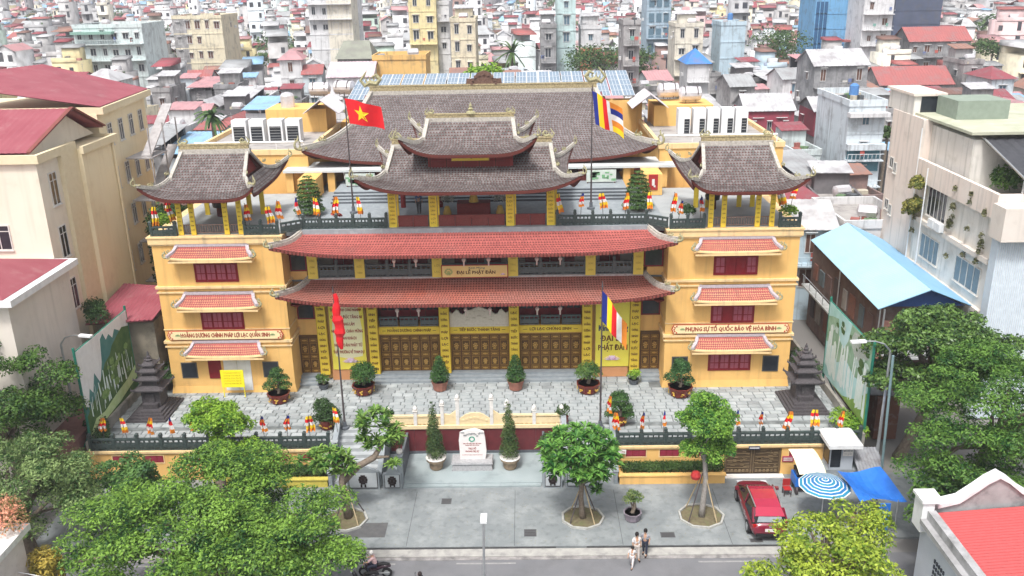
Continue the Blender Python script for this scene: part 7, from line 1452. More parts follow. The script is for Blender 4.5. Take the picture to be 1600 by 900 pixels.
big_tree('spreading_tree', (-11.5, -20, 0), (-11.8, -21.2, 4.9), (6.8, 4.5, 2.1), 100, 1.12, 84000, .18, L_flame, 'broad feathery green tree filling the lower left before the temple wall', 101, flat=.5, up=.72, aspect=.42, parts=[((-8.6, -22.6, 4.2), (3.9, 2.4, 1.8), 26), ((-11.8, -17.2, 5.9), (2.6, 2.0, 1.2), 16)])
big_tree('spreading_tree', (27, -13, 0), (29.6, -13.6, 8.0), (5.4, 4.2, 2.6), 70, 1.2, 52000, .19, leafmat('deep_feathery_green', (.012,.065,.012), (.15,.29,.05), scale=.9), 'tall feathery green tree at the right edge beyond the corner house', 103, flat=.42, up=.65, aspect=.42, parts=[((27.2, -15.8, 5.2), (3.6, 2.6, 2.2), 26)])
big_tree('glossy_tree', (27.2, -6.5, 0), (28.6, -7.2, 7.2), (4.5, 3.2, 3.2), 60, 1.1, 34000, .24, L_gloss, 'dense glossy tree between the right billboard and the feathery tree', 104, flat=.75, up=.4)
big_tree('round_dark_tree', (-27.5, -10, 0), (-28.4, -9.6, 6.6), (4.9, 3.6, 3.5), 60, 1.1, 36000, .19, L_dark, 'dark rounded tree in front of the white low house on the left', 105, flat=.8, up=.4)
big_tree('grey_green_tree', (-23.5, -16.5, 0), (-24.5, -16.2, 4.3), (4.5, 3.4, 3.0), 60, 1.0, 34000, .18, L_grey, 'grey-green tree at the left edge below the dark rounded tree', 106, flat=.8, up=.35, aspect=.4)
big_tree('lime_tree', (17.4, -22.0, 0), (17.3, -22.3, 3.6), (3.0, 2.2, 2.0), 48, .75, 17000, .20, L_lime, 'yellow-green tree at the bottom right beside the corner house', 107, flat=.8, up=.5, parts=[((14.3, -23.6, 3.0), (1.6, 1.3, 1.2), 14), ((18.9, -20.4, 4.2), (1.7, 1.2, 1.1), 12)])
big_tree('small_light_tree', (-15.2, -10.4, 0), (-15.0, -10.2, 5.0), (1.9, 1.6, 1.25), 34, .65, 15000, .17, G_bright, 'small bright light-green tree rising before the left wing notice board', 108, flat=.75, up=.5, parts=[((-13.6, -12.2, 3.4), (1.9, 1.5, 1.6), 14)])
big_tree('shrub_tree', (-21.0, -12.2, 0), (-20.3, -12.0, 1.9), (2.4, 1.6, 1.4), 22, .7, 6500, .2, leafmat('mid_green', (.03,.10,.03), (.14,.27,.07)), 'green bushy tree before the leftmost red windows of the wall', 109, flat=.8)
big_tree('dark_tree', (25.3, -16.5, 0), (25.6, -16.6, 3.0), (2.2, 2.0, 2.0), 26, .9, 9000, .24, L_dark, 'dark low tree between the blue tarpaulin and the corner house', 110, flat=.8)
for x, y, z, s_, lb_ in ((-24.2, -6.6, 2.6, 1, 'green shrub at the foot of the left billboard'), (23.6, -6.8, 2.6, 2, 'green shrub at the foot of the right billboard'), (22.9, .4, 3.6, 3, 'dark shrub behind the right stupa'), (-22.6, .8, 3.4, 4, 'dark shrub behind the left stupa'), (-25.7, -1.2, 8.7, 5, 'rooftop shrub beside the white low house')):
    tag(leaf_cloud('garden_shrub', [(x, y, z), (x+.4, y-.5, z-.2), (x-.3, y+.5, z+.2)], .8, 1900, .18, G_dark if s_ != 2 else G_bright, None, flat=1, seed=120+s_), lb_, 'shrub')
def planter_ring(x, y, r, label):
    t = thing('tree_pit', (x, y, 0), label, 'tree pit', 'octagonal tree pits'); n = 9
    for k in range(n):
        a0, a1 = 2*PI*k/n, 2*PI*(k+1)/n-.01; m = MB(); m.slab([(x+q*math.cos(a), y+q*math.sin(a)*.95) for q, a in ((r, a0), (r, a1), (r-.12, a1), (r-.12, a0))], 0, .13); m.build('kerb_stone', mat('pit_kerb', (.48,.48,.45), (.34,.34,.32), scale=4, stain=((.2,.2,.17), .4, 3)), t)
    m = MB(); m.slab([(x+(r-.16)*math.cos(2*PI*k/n), y+(r-.16)*math.sin(2*PI*k/n)*.95) for k in range(n)], 0, .07); m.build('soil', soil, t)
planter_ring(-7.2, -12.9, 1.3, 'round tree pit under the leaning rosette tree'); planter_ring(6.55, -12.9, 1.28, 'octagonal tree pit under the round bushy tree'); planter_ring(13.4, -12.85, 1.35, 'octagonal tree pit under the tall pale-trunked tree')
def props(x, y, r, z, label):
    t = thing('tree_props', (x, y, 0), label, 'tree props')
    for k in range(4): a = k*PI/2+.7; m = MB(); m.tube([(x+r*math.cos(a), y+r*math.sin(a), .05), (x+.1*math.cos(a), y+.1*math.sin(a), z)], .035, 5); m.build('pole', mat('bamboo', (.52,.42,.26), (.4,.3,.18)) if k % 2 else darkpole, t)
props(-7.0, -12.8, 1.0, 2.0, 'slanting poles propping the leaning rosette tree'); props(6.55, -12.9, 1.0, 2.2, 'slanting poles propping the round bushy tree'); props(13.4, -12.85, 1.15, 2.9, 'slanting poles propping the tall pale-trunked tree')
# rosette tree (leaning, bare limbs with leaf rosettes)
t = thing('rosette_tree', (-7.1, -12.6, 0), 'leaning tree with thick bare limbs and pale rosette leaves on the forecourt', 'tree')
m = MB(); m.tube([(-7.1, -12.7, 0), (-7.2, -12.6, 1.3), (-7.35, -12.4, 2.3), (-7.2, -12.2, 3.1)], [.26, .22, .2, .17], 8); m.tube([(-7.3, -12.4, 2.2), (-6.4, -12.1, 3.1), (-5.5, -11.8, 3.5), (-4.9, -11.6, 4.4)], [.18, .2, .2, .1], 8); m.tube([(-7.2, -12.2, 2.8), (-8.2, -12.0, 3.4), (-9.0, -11.8, 3.6)], [.15, .1, .06], 6); m.tube([(-5.5, -11.8, 3.5), (-4.6, -11.9, 3.6)], [.12, .06], 6); m.build('trunk', trunk_mat, t, smooth=True)
g = random.Random(5); pts = []
for c, r_, n in (((-8.4, -12, 3.5), (1.5, .9, .7), 34), ((-5.6, -11.6, 4.4), (.8, .6, .5), 14), ((-5.5, -11.4, 5.6), (1.0, .7, .8), 22), ((-4.3, -11.6, 4.8), (.6, .5, .6), 12), ((-4.3, -12, 3.2), (.4, .3, .25), 5), ((-7.2, -12.2, 3.0), (.9, .6, .5), 12)): pts += ell(g, c, r_, n, .1)
rosettes('crown', pts, 0, 22, .52, leafmat('rosette_green', (.035,.12,.02), (.26,.42,.09)), t, 3)
# round frangipani-like tree
t = thing('round_bushy_tree', (6.55, -12.9, 0), 'round bushy tree with long pale-edged leaves on the forecourt', 'tree'); pts = ell(g, (6.3, -13.2, 4.3), (2.2, 1.7, 1.7), 150, .55)+ell(g, (7.0, -13.0, 2.6), (1.4, 1.1, .9), 22, .3)
limbs('trunk', (6.55, -12.9, 0), (6.5, -13, 3.0), pts[:14], .17, trunk_mat, t, 4); rosettes('crown', pts, 0, 26, .52, leafmat('round_green', (.02,.11,.02), (.20,.42,.08)), t, 6)
# tall pale tree
big_tree('pale_trunk_tree', (13.4, -12.9, 0), (13.3, -12.7, 6.0), (1.4, 1.2, 1.5), 36, .66, 22000, .16, leafmat('fresh_green', (.025,.12,.02), (.24,.44,.06), scale=1.5), 'tall tree with pale trunk and fresh green crown in the right forecourt', 115, flat=.8, r0=.17, trunk=pale_trunk, parts=[((13.5, -12.8, 4.4), (1.25, 1.0, .9), 16)])
tag(MB().lathe([(.05, 0), (.25, .1), (.3, .3), (.2, .5), (.05, .55)], (12.9, -13.1, 2.6), 10).build('red_lantern', redpaint), 'red round lantern hanging on the props of the pale-trunked tree', 'lantern')
# ================================================================ corner houses at the bottom
h = thing('corner_house', (26, -24, 0), 'grey-white corner house with curved white gable and bright red ribbed roof', 'house')
gw = mat('mouldy_render', (.42,.42,.43), (.28,.28,.28), scale=1.5, rough=.9, stain=((.10,.10,.10), .55, 1.2)); bw = mat('bluish_render', (.58,.62,.68), (.52,.56,.62), scale=1)
MB().box(22.3, 32, -45, -20.4, 0, 5.1).build('wall', bw, h)
half = [(22.6, 5.4), (23.9, 5.7), (24.6, 6.3), (25.6, 7.05), (26.6, 6.3), (27.4, 5.75), (29, 5.5), (29, 3), (22.6, 3)]
m = MB(); m.prism(half[::-1], -20.4, -20.1); m.build('gable', gw, h)
m = MB(); P = [(22.9, -20.25, 5.45), (23.9, -20.25, 5.72), (24.6, -20.25, 6.3), (25.1, -20.25, 6.75), (25.6, -20.25, 7.05), (26.1, -20.25, 6.75), (26.7, -20.25, 6.25), (27.5, -20.25, 5.75), (30, -20.25, 5.5)]
for a, b_ in zip(P[:-1], P[1:]): m.add([(a[0], -20.55, a[2]), (b_[0], -20.55, b_[2]), (b_[0], -19.95, b_[2]), (a[0], -19.95, a[2]), (a[0], -20.55, a[2]+.2), (b_[0], -20.55, b_[2]+.2), (b_[0], -19.95, b_[2]+.2), (a[0], -19.95, a[2]+.2)], [(0, 3, 2, 1), (4, 5, 6, 7), (0, 1, 5, 4), (1, 2, 6, 5), (2, 3, 7, 6), (3, 0, 4, 7)])
m.build('gable_coping', white_paint, h)
m = MB(); m.box(22.0, 22.55, -20.9, -20.0, 4.4, 6.0); m.box(21.9, 22.9, -21.0, -19.9, 6.0, 6.15); m.build('corner_pier', white_paint, h)
m = MB(); m.box(22.25, 22.62, -45, -20.9, 5.0, 5.6); m.build('side_parapet', gw, h); m = MB(); m.box(21.95, 22.25, -45, -20.9, 4.9, 5.15); m.build('ledge', gw, h)
m = MB(); corr(m, [(22.64, -45, 5.25), (22.64, -20.6, 5.25), (32, -20.6, 6.0), (32, -45, 6.0)], 120, .04); m.build('roof', mat('bright_red_sheet', (.50,.085,.085), (.44,.075,.075), rough=.5), h)
for yy in (-22.2, -24.0):
    m = MB(); 
    for i in range(5):
        for j in range(7): m.bx((22.28, yy-.22*i, 1.9+.3*j), (.06, .11, .18))
    m.build('vent_blocks', h_pane, h)
c = thing('pale_corner_house', (-22, -27, 0), 'pale house corner with plants at the bottom left edge', 'house'); MB().box(-30, -19.9, -40, -22.6, 0, 6.0).build('wall', mat('pinkish_white', (.74,.66,.62), (.66,.58,.54), scale=2, stain=((.4,.35,.3), .3, 3)), c); MB().box(-30, -19.6, -40, -22.3, 6.0, 6.3).build('coping', white_stone, c)
tag(leaf_cloud('flowering_shrub', [(-20.6, -22.4, 7.0), (-21.6, -22.4, 7.2), (-20.2, -22.8, 6.7)], .9, 2600, .13, leafmat('pink_flowers', (.10,.13,.03), (.80,.36,.24)), None, flat=.9, seed=130), 'pink and orange flowering shrub on top of the pale house corner', 'shrub')
tag(leaf_cloud('yellow_shrub', [(-19.3, -22.3, 2.4+.6*i) for i in range(4)], .8, 2200, .26, leafmat('yellow_leaves', (.20,.18,.03), (.55,.42,.08)), None, flat=1, seed=131, aspect=.3), 'yellow-leaved shrub beside the pale house corner', 'shrub')
m = MB(); m.frus(-13.0, -24.6, 0, 4.2, .35, .25, .25, .2); m.frus(-13.0, -24.6, 4.2, 4.6, .25, .2, .12, .1); tag(m.build('gate_pillar', mat('stained_pillar', (.55,.48,.44), (.35,.3,.27), scale=6)), 'stained concrete pillar top below the broad feathery tree', 'pillar')
m = MB(); m.tube([(-21, -23.2, 4.5), (-17, -24, 4.25), (-13, -24.6, 4.5)], .025, 4); tag(m.build('overhead_wire', white_paint), 'thin pale wire sagging to the stained pillar', 'wire')
# ================================================================ booth, umbrella, tarpaulin, cart
t = thing('guard_booth', (22.4, -8.7, 0), 'small grey booth with white overhanging roof and paper sign beside the gate wall', 'booth')
m = MB(); m.cur = 0; m.box(21.7, 23.1, -9.5, -8.3, 1.0, 2.7); m.cur = 1; m.box(21.75, 22.35, -9.53, -9.5, 1.2, 2.5); m.box(21.67, 21.7, -9.4, -8.4, 1.3, 2.5); m.build('cabin', [mat('booth_grey', (.45,.49,.54), (.4,.44,.5)), glass_dark], t)
m = MB(); m.frus(22.4, -9.0, 2.7, 2.95, 1.0, 1.05, 1.0, 1.05); m.frus(22.4, -9.0, 2.95, 3.15, .98, 1.03, .75, .8); m.build('roof', white_paint, t); m = MB(); m.box(21.5, 24.0, -9.5, -8.2, 0, 1.0); m.build('base', grey_stone, t)
m = MB(); m.box(22.45, 23.05, -9.54, -9.505, 1.95, 2.45); n_ = m.build('paper_sign', white_stone, t); text('BÃI GỬI XE', 'lettering', n_, (22.75, -9.545, 2.3), .14, ink_blue, w=.5); text('ô tô - xe máy', 'lettering', n_, (22.75, -9.545, 2.1), .1, ink_blue, w=.45)
m = MB(); corr(m, [(23.2, -10.4, 1.3), (25.0, -9.6, 1.3), (24.9, -8.4, 1.9), (23.3, -8.4, 1.9)], 8, .03); tag(m.build('tin_canopy', mat('grey_sheet', 0)), 'small grey tin canopy right of the booth', 'canopy')
t = thing('market_umbrella', (20.1, -13.4, 0), 'large round umbrella with blue and white rings by the parked car', 'umbrella')
for k in range(7):
    r0_, r1_ = 1.45*k/7, 1.45*(k+1)/7; z0_, z1_ = 2.75-.42*(k/7)**1.3, 2.75-.42*((k+1)/7)**1.3; m = MB(); n = 12
    for (q0, q1, ci) in ((0, .72, 0), (.72, 1, 1)):
        a0_, a1_ = r0_+(r1_-r0_)*q0, r0_+(r1_-r0_)*q1; b0_, b1_ = z0_+(z1_-z0_)*q0, z0_+(z1_-z0_)*q1; m.cur = ci
        for i in range(n): A_, B_ = 2*PI*i/n, 2*PI*(i+1)/n; m.add([(20.1+a0_*math.cos(A_), -13.4+a0_*math.sin(A_), b0_), (20.1+a1_*math.cos(A_), -13.4+a1_*math.sin(A_), b1_), (20.1+a1_*math.cos(B_), -13.4+a1_*math.sin(B_), b1_), (20.1+a0_*math.cos(B_), -13.4+a0_*math.sin(B_), b0_)], [(0, 1, 2, 3)])
    m.build('canopy_ring', [mat('umbrella_blue', (.02,.13,.36), (.03,.18,.40), scale=4) if k % 2 else mat('umbrella_teal', (.03,.26,.38), (.03,.20,.36), scale=4), mat('umbrella_white', (.78,.80,.76))], t)
m = MB(); m.tube([(20.1, -13.4, 0), (20.1, -13.4, 2.85)], .03, 6); m.build('pole', white_paint, t)
for k in range(12): a = 2*PI*k/12; m = MB(); m.tube([(20.1, -13.4, 2.70), (20.1+.72*math.cos(a), -13.4+.72*math.sin(a), 2.52), (20.1+1.43*math.cos(a), -13.4+1.43*math.sin(a), 2.31)], .012, 4); m.build('rib', steel, t)
m = MB(); nU = 8
tp = lambda u, v: (21.3+2.3*u+(.35*v)*(1-u)*-.6+.3*u*(1-v), -15.6+3.2*v+.2*u, 2.65+.15*math.sin(u*5+v*3)-.25*math.sin(PI*u)*math.sin(PI*v))
for i in range(nU):
    for j in range(nU): m.add([tp(i/nU, j/nU), tp((i+1)/nU, j/nU), tp((i+1)/nU, (j+1)/nU), tp(i/nU, (j+1)/nU)], [(0, 1, 2, 3)])
t = thing('tarpaulin_stall', (22.2, -14, 0), 'stall under a sagging bright blue tarpaulin beside the ringed umbrella', 'stall'); m.build('tarpaulin', mat('tarp_blue', (.02,.14,.55), (.03,.18,.62), scale=2, rough=.4), t)
m = MB()
for x, y in ((21.2, -15.6), (23.4, -15.4), (21.1, -12.5), (23.6, -12.3)): m.tube([(x, y, 0), (x, y, 2.62)], .035, 5)
m.build('poles', steel, t)
m = MB(); m.box(22.3, 22.9, -15.7, -15.65, .9, 2.6); m.build('hanging_cloth', mat('tarp_blue', 0), t); m = MB(); m.box(21.4, 23.0, -14.6, -13.6, .65, .72); m.box(21.5, 21.6, -14.5, -14.4, 0, .65); m.box(22.8, 22.9, -13.8, -13.7, 0, .65); m.build('table', mat('table_wood', (.3,.2,.12)), t)
t = thing('food_cart', (19.9, -10.3, 0), 'small cart with curved white and yellow awning in front of the right wall window', 'cart'); m = MB(); n = 6
for i in range(n): a0, a1 = i/n, (i+1)/n; f_ = lambda a: (-9.3-1.7*a, 2.35-.75*a*a); m.add([(19.2+.25*a0, *f_(a0)), (20.7+.35*a0, *f_(a0)), (20.7+.35*a1, *f_(a1)), (19.2+.25*a1, *f_(a1))], [(0, 1, 2, 3)])
m.build('awning', mat('awning_cream', (.80,.78,.62), (.78,.70,.40), scale=1.2), t); m = MB(); m.cur = 0; m.box(19.4, 20.8, -10.6, -9.6, .5, 1.1); m.cur = 1; m.box(19.5, 20.7, -10.5, -9.7, 1.1, 1.5); m.build('counter', [mat('tarp_blue', 0), glass_dark], t)
for x, y in ((19.5, -10.55), (20.75, -10.55), (19.5, -9.65), (20.75, -9.65)): m = MB(); m.tube([(x-.06, y, .25), (x+.06, y, .25)], .25, 10); m.build('wheel', darkpole, t)
t = thing('plastic_chair', (18.95, -10.6, 0), 'red chair beside the curved-awning cart', 'chair'); m = MB(); m.box(18.7, 19.15, -10.85, -10.4, .42, .47); m.build('seat', redpaint, t); m = MB(); m.box(18.7, 19.15, -10.42, -10.38, .5, .95); m.build('backrest', redpaint, t)
for x, y in ((18.72, -10.83), (19.12, -10.83), (18.72, -10.42), (19.12, -10.42)): m = MB(); m.box(x-.02, x+.02, y-.02, y+.02, 0, .42); m.build('leg', darkpole, t)
# ================================================================ car
t = thing('parked_car', (15.75, -10.1, 0), 'dark red metallic hatchback parked on the forecourt before the garage door', 'car', rz=R(88)); t.location = (16.75, -12.8, -.0); t.scale = (1.14, 1.14, 1.14); car_red = mat('car_red', (.20,.003,.025), (.17,.002,.02), rough=.3, spec=.6, coat=.8, scale=1); rub = mat('rubber', (.02,.02,.022), rough=.8); cg = mat('car_glass', (.02,.025,.03), rough=.08, spec=.8); lg = mat('light_glass', (.6,.62,.65), rough=.15); rl = mat('tail_red', (.45,.01,.01), rough=.2)
# body: cross sections along x (front = +x), lofted
secs = [(-2.28, .62, .42, .78), (-2.22, .78, .30, .98), (-1.9, .87, .26, 1.02), (-1.2, .92, .24, 1.0), (-.2, .925, .23, .97), (.8, .92, .23, .96), (1.4, .90, .24, .93), (1.9, .84, .27, .84), (2.2, .72, .33, .70), (2.3, .52, .42, .58)]
m = MB(); n = 14
def ring(x, hw, zb, zt): return [(x, hw*math.copysign(abs(math.cos(a))**.45, math.cos(a)), (zb+zt)/2+(zt-zb)/2*math.copysign(abs(math.sin(a))**.6, math.sin(a))) for a in [2*PI*k/n for k in range(n)]]
vs = [p for s_ in secs for p in ring(*s_)]; fs = [(i*n+k, i*n+(k+1) % n, (i+1)*n+(k+1) % n, (i+1)*n+k) for i in range(len(secs)-1) for k in range(n)]+[tuple(range(n))[::-1], tuple(range((len(secs)-1)*n, len(secs)*n))]; m.add(vs, fs); body = m.build('body', car_red, t, smooth=True, local=True)
def cab(mb, pts, wb, wt):   # pts: (x, z, t) lower->upper profile
    pass
prof = [(-2.12, .98), (-1.95, 1.28), (-1.55, 1.50), (-.9, 1.56), (.0, 1.54), (.45, 1.46), (.95, 1.22), (1.35, .95)]
m = MB(); hw = lambda z: .86-.24*max(0, (z-.95))/.6; vs = []
for x, z in prof: vs += [(x, -hw(.97), .93), (x, -hw(z)-.0, z-.02), (x, -hw(z)+.1, z), (x, hw(z)-.1, z), (x, hw(z), z-.02), (x, hw(.97), .93)]
fs = [(i*6+k, (i+1)*6+k, (i+1)*6+k+1, i*6+k+1) for i in range(len(prof)-1) for k in range(5)]+[tuple(range(6)), tuple(range((len(prof)-1)*6, len(prof)*6))[::-1]]; m.add(vs, fs); m.build('cabin', cg, t, smooth=False, local=True)
m = MB(); P = [(-2.0, 1.30), (-1.55, 1.515), (-.9, 1.58), (.0, 1.56), (.42, 1.48)]
for (x0, z0), (x1, z1) in zip(P[:-1], P[1:]): m.add([(x0, -hw(z0)+.02, z0), (x1, -hw(z1)+.02, z1), (x1, hw(z1)-.02, z1), (x0, hw(z0)-.02, z0), (x0, -hw(z0)+.02, z0-.03), (x1, -hw(z1)+.02, z1-.03), (x1, hw(z1)-.02, z1-.03), (x0, hw(z0)-.02, z0-.03)], [(0, 1, 2, 3), (4, 7, 6, 5), (0, 4, 5, 1), (2, 6, 7, 3), (1, 5, 6, 2), (3, 7, 4, 0)])
m.build('roof', mat('car_roof_red', (.42,.006,.045), (.36,.005,.04), rough=.25, spec=.7, coat=1.0), t, local=True)
for s_ in (-1, 1):
    m = MB(); m.tube([(-1.6, s_*.62, 1.55), (-.8, s_*.66, 1.62), (.25, s_*.66, 1.56)], .03, 5); m.build('roof_rail', steel, t, local=True)
    m = MB(); m.tube([(.42, s_*.70, 1.46), (.95, s_*.79, 1.2), (1.33, s_*.86, .97)], .04, 5); m.build('pillar', car_red, t, local=True); MB().tube([(-1.55, s_*.7, 1.48), (-2.1, s_*.80, 1.0)], .07, 5).build('pillar', car_red, t, local=True); MB().tube([(-.35, s_*.705, 1.52), (-.35, s_*.87, .95)], .035, 5).build('pillar', car_red, t, local=True)
    m = MB(); m.bx((.95, s_*1.0, 1.02), (.16, .2, .14)); m.build('mirror', car_red, t, local=True)
    for x in (-1.42, 1.42):
        m = MB(); m.cur = 0; m.tube([(x, s_*.72, .33), (x, s_*.935, .33)], .335, 18); m.cur = 1; m.tube([(x, s_*.92, .33), (x, s_*.945, .33)], .21, 12); m.build('wheel', [rub, steel], t, local=True)
    m = MB(); m.bx((-2.12, s_*.70, .86), (.22, .26, .13)); m.build('tail_lamp', rl, t, local=True); m = MB(); m.bx((2.08, s_*.62, .66), (.26, .3, .11)); m.build('headlight', lg, t, local=True)
    m = MB(); m.bx((.25, s_*.925, .74), (.2, .03, .03)); m.bx((-.75, s_*.925, .76), (.2, .03, .03)); m.build('door_handle', steel, t, local=True)
m = MB(); m.bx((-2.275, 0, .68), (.03, .5, .16)); m.build('number_plate', white_stone, t, local=True); m = MB(); m.bx((-2.26, 0, .42), (.1, 1.3, .16)); m.build('bumper', rub, t, local=True)
m = MB(); m.bx((-2.27, 0, .86), (.03, .12, .08)); m.build('badge', steel, t, local=True); m = MB(); m.add([(-2.135, -.62, 1.04), (-2.135, .62, 1.04), (-1.99, .54, 1.27), (-1.99, -.54, 1.27)], [(0, 3, 2, 1)]); m.build('rear_window', mat('pale_reflection_glass', (.30,.33,.36), rough=.1, spec=.8), t, local=True)
# ================================================================ people and motorbikes
skin = mat('skin', (.50,.30,.20), (.46,.27,.18), rough=.6); hair = mat('hair', (.012,.01,.01), rough=.5)
def skin_mesh(name, verts, edges, radii, m_, parent, lv=1):
    me = bpy.data.meshes.new(name); me.from_pydata(verts, edges, []); o = bpy.data.objects.new(name, me); COL.objects.link(o); me.materials.append(m_)
    if parent: o.parent = parent
    sk_ = o.modifiers.new('skin', 'SKIN'); sl = me.skin_vertices[0].data if me.skin_vertices else None
    if sl is None: me.attributes; bpy.context.view_layer.update(); sl = me.skin_vertices[0].data
    for i, r_ in enumerate(radii): sl[i].radius = (r_, r_) if not isinstance(r_, tuple) else r_
    sl[0].use_root = True; sb = o.modifiers.new('sub', 'SUBSURF'); sb.levels = lv; sb.render_levels = lv; return o
def person(x, y, z, rz, H, top, bottom, label, pose='walk', stride=.22, hat=None, group=None):
    """standing or walking figure about H tall; one body, clothes and hair as children"""
    s = H/1.7; t = thing('person', (x, y, z), label, 'person', group, rz); st = stride
    if pose == 'ride': J = dict(pel=(0, .1, .80), ch=(0, -.02, 1.12), nk=(0, -.08, 1.36), hd=(0, -.12, 1.50), hL=(.1, .08, .78), hR=(-.1, .08, .78), kL=(.17, -.32, .72), kR=(-.17, -.32, .72), aL=(.15, -.28, .36), aR=(-.15, -.28, .36), sL=(.19, -.04, 1.30), sR=(-.19, -.04, 1.30), eL=(.26, -.25, 1.08), eR=(-.26, -.25, 1.08), wL=(.22, -.5, 1.02), wR=(-.22, -.5, 1.02))
    else: J = dict(pel=(0, 0, .92), ch=(0, 0, 1.2), nk=(0, -.01, 1.44), hd=(0, -.03, 1.58), hL=(.1, 0, .88), hR=(-.1, 0, .88), kL=(.1, -st*.6, .48), kR=(-.1, st*.35, .48), aL=(.1, -st, .07), aR=(-.1, st, .10), sL=(.18, 0, 1.38), sR=(-.18, 0, 1.38), eL=(.25, st*.5, 1.13), eR=(-.25, -st*.4, 1.13), wL=(.24, st*.4-.08, .90), wR=(-.24, -st*.8-.05, .92))
    J = {k: tuple(c*s for c in v) for k, v in J.items()}; add = lambda a, d: tuple(J[a][i]+d[i]*s for i in range(3))
    V = [J['pel'], J['ch'], J['nk'], J['hd'], J['hL'], J['kL'], J['aL'], add('aL', (0, -.16, -.03)), J['hR'], J['kR'], J['aR'], add('aR', (0, -.16, -.03)), J['sL'], J['eL'], J['wL'], J['sR'], J['eR'], J['wR'], add('hd', (0, -.005, .09))]
    E_ = [(0, 1), (1, 2), (2, 3), (3, 18), (0, 4), (4, 5), (5, 6), (6, 7), (0, 8), (8, 9), (9, 10), (10, 11), (1, 12), (12, 13), (13, 14), (1, 15), (15, 16), (16, 17)]; Rr = [.12, .13, .055, .095, .09, .062, .04, .035, .09, .062, .04, .035, .06, .045, .032, .06, .045, .032, .075]
    for w_, sg in ((14, 1), (17, -1)):   # palm, four fingers and a thumb
        p = V[w_]; b = len(V); V.append((p[0], p[1]-.01*s, p[2]-.08*s)); E_.append((w_, b)); Rr.append(.028)
        for f_ in range(4): q = (p[0], p[1]+(-.03+.02*f_)*s, p[2]-(.155-.012*abs(f_-1.5))*s); V.append(q); E_.append((b, len(V)-1)); Rr.append(.009)
        V.append((p[0]-sg*.015*s, p[1]-.06*s, p[2]-.11*s)); E_.append((b, len(V)-1)); Rr.append(.010)
    skin_mesh('body', V, E_, [r_*s for r_ in Rr], skin, t)
    ids = [1, 0, 2, 12, 13, 15, 16]; mp_ = {v: i for i, v in enumerate(ids)}; ee = [(mp_[a], mp_[b]) for a, b in E_ if a in mp_ and b in mp_]; VV = [V[i] for i in ids]; VV[2] = tuple(V[1][k]*.25+V[2][k]*.75 for k in range(3)); skin_mesh('shirt', VV, ee, [r_*s for r_ in (.158, .145, .075, .08, .062, .08, .062)], top, t)
    ids = [0, 4, 5, 6, 8, 9, 10]; mp_ = {v: i for i, v in enumerate(ids)}; ee = [(mp_[a], mp_[b]) for a, b in E_ if a in mp_ and b in mp_]; skin_mesh('trousers', [V[i] for i in ids], ee, [r_*s for r_ in (.14, .11, .082, .058, .11, .082, .058)], bottom, t)
    hx, hy, hz_ = J['hd']; m = MB(); m.lathe([(.085*s, -.06*s), (.115*s, .02*s), (.112*s, .10*s), (.08*s, .16*s), (.02*s, .185*s)], (hx, hy+.022*s, hz_), 12); m.build('helmet' if hat else 'hair', hat or hair, t, smooth=True, local=True)
    for sg in (-1, 1): m = MB(); m.bx((hx+sg*.035*s, hy-.096*s, hz_+.035*s), (.02*s, .012*s, .012*s)); m.build('eye', ink_black, t, local=True)
    m = MB(); m.frus(hx, hy-.1*s, hz_-.01*s, hz_+.04*s, .014*s, .018*s, .006*s, .006*s); m.build('nose', skin, t, local=True); m = MB(); m.bx((hx, hy-.092*s, hz_-.035*s), (.04*s, .01*s, .008*s)); m.build('mouth', redwood, t, local=True)
    for sg in (-1, 1): m = MB(); m.bx((V[7 if sg > 0 else 11][0], V[7 if sg > 0 else 11][1]+.06*s, V[7 if sg > 0 else 11][2]-.01*s), (.085*s, .24*s, .07*s)); m.build('shoe', ink_black, t, local=True)
    return t
w1 = mat('white_shirt', (.72,.70,.70), rough=.8); k1 = mat('khaki_trousers', (.45,.38,.32)); n1 = mat('navy_cloth', (.03,.035,.06)); b1 = mat('blue_shirt', (.05,.12,.28))
person(9.2, -16.6, -.1, R(10), 1.62, w1, mat('beige_trousers', (.60,.54,.50)), 'person in white shirt and beige trousers walking off the forecourt kerb', stride=.14)
person(8.9, -17.25, -.12, R(-25), 1.25, w1, mat('pale_trousers', (.68,.64,.64)), 'small person in white clothes stepping onto the road in front', stride=.26)
person(9.7, -16.3, -.05, R(-20), 1.58, mat('dark_patterned', (.06,.07,.11), (.5,.5,.52), scale=9, amt=1), n1, 'person in dark top and dark trousers carrying white sleeves beside the kerb', stride=.1)
person(-4.15, 4.9, ZT, R(180), 1.6, b1, mat('dark_trousers', (.05,.045,.05)), 'person in blue shirt standing inside the central pavilion with back turned', stride=.05)
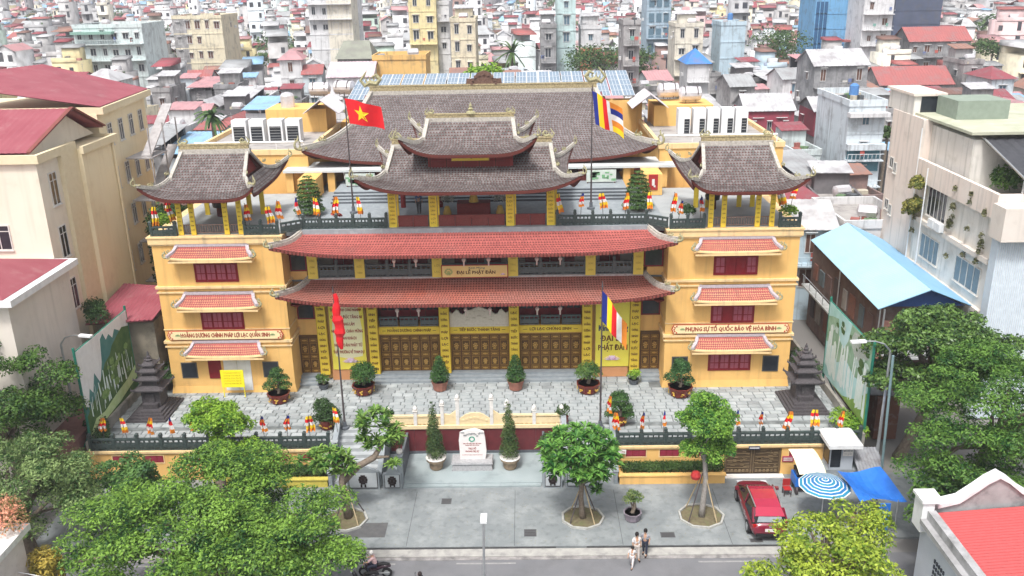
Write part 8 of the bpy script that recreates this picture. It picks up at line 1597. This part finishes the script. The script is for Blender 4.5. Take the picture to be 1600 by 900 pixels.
def motorbike(x, y, rz, label, body_m, z=-.12):
    t = thing('motorbike', (x, y, z), label, 'motorbike', None, rz)
    for yy in (-.62, .62):
        m = MB(); m.cur = 0; m.tube([(-.05, yy, .28), (.05, yy, .28)], .28, 16); m.cur = 1; m.tube([(-.055, yy, .28), (.055, yy, .28)], .17, 10); m.build('wheel', [rub, steel], t, local=True)
    m = MB(); m.tube([(0, .85, .72), (0, .5, .70), (0, .1, .52), (0, -.25, .40), (0, -.42, .7), (0, -.5, .95)], [.08, .14, .15, .13, .14, .07], 8, squash=.8); m.build('fairing', body_m, t, True, local=True)
    m = MB(); m.tube([(0, .8, .82), (0, .45, .84), (0, .05, .74)], [.09, .13, .1], 8, squash=.5); m.build('seat', rub, t, True, local=True); m = MB(); m.tube([(-.32, -.38, 1.02), (0, -.48, .98), (.32, -.38, 1.02)], .02, 5); m.build('handlebar', steel, t, local=True)
    m = MB(); m.tube([(0, -.48, .95), (0, -.62, .28)], .035, 5); m.build('fork', steel, t, local=True); m = MB(); m.lathe([(.02, 0), (.08, .02), (.07, .1)], (0, -.56, .86), 8); m.build('headlight', lg, t, local=True)
    for sg in (-1, 1): m = MB(); m.tube([(sg*.28, -.4, 1.02), (sg*.34, -.42, 1.2)], .01, 4); m.bx((sg*.36, -.42, 1.24), (.1, .02, .07)); m.build('mirror', rub, t, local=True)
    m = MB(); m.tube([(.12, .2, .3), (.14, .8, .38)], .045, 6); m.build('exhaust', steel, t, local=True); return t
motorbike(-4.7, -17.9, R(-95), 'dark motorbike ridden in pink jacket on the road at the bottom', mat('bike_dark', (.04,.02,.03), rough=.3, coat=.5)); person(-4.75, -17.9, -.12, R(-95), 1.62, mat('pink_jacket', (.62,.42,.42)), n1, 'person in pink jacket and white helmet riding the dark motorbike', 'ride', hat=white_stone)
motorbike(-5.2, -18.7, R(-88), 'black motorbike riding beside the pink-jacketed rider', mat('bike_black', (.02,.02,.025), rough=.3, coat=.5))
motorbike(-2.0, -19.7, R(-95), 'motorbike of the dark-clad rider cut by the bottom edge', mat('bike_black', 0)); person(-2.0, -19.7, -.12, R(-95), 1.62, n1, n1, 'person in dark clothes riding at the bottom edge of the road', 'ride', hat=ink_black)
motorbike(3.7, -20.4, R(95), 'motorbike barely in view at the bottom centre', mat('bike_black', 0)); person(3.7, -20.4, -.12, R(95), 1.62, n1, n1, 'person in dark helmet barely in view at the bottom centre', 'ride', hat=ink_black)
# altar inside the central pavilion
t = thing('altar', (CX, 3.9, ZT), 'dark red altar table with white flower bouquets inside the central pavilion', 'altar'); MB().box(-1.3, 1.0, 3.2, 4.4, ZT, ZT+1.1).build('table', redwood, t)
for x in (-2.0, 1.7): leaf_cloud('bouquet', [(x, 3.4, ZT+1.7), (x, 3.4, ZT+1.3)], [.75, .5], 900, .13, leafmat('white_flowers', (.2,.22,.15), (.75,.75,.70)), t, flat=1, seed=int(x*3)+9); MB().lathe([(.2, 0), (.3, .4), (.15, .9)], (x, 3.4, ZT), 10).build('vase', ink_gold, t)
MB().tube([(-.15, 3.8, ZT+1.1), (-.15, 3.8, ZT+1.5), (-.15, 3.8, ZT+1.75)], [.35, .25, .1], 10).build('urn', ink_gold, t)
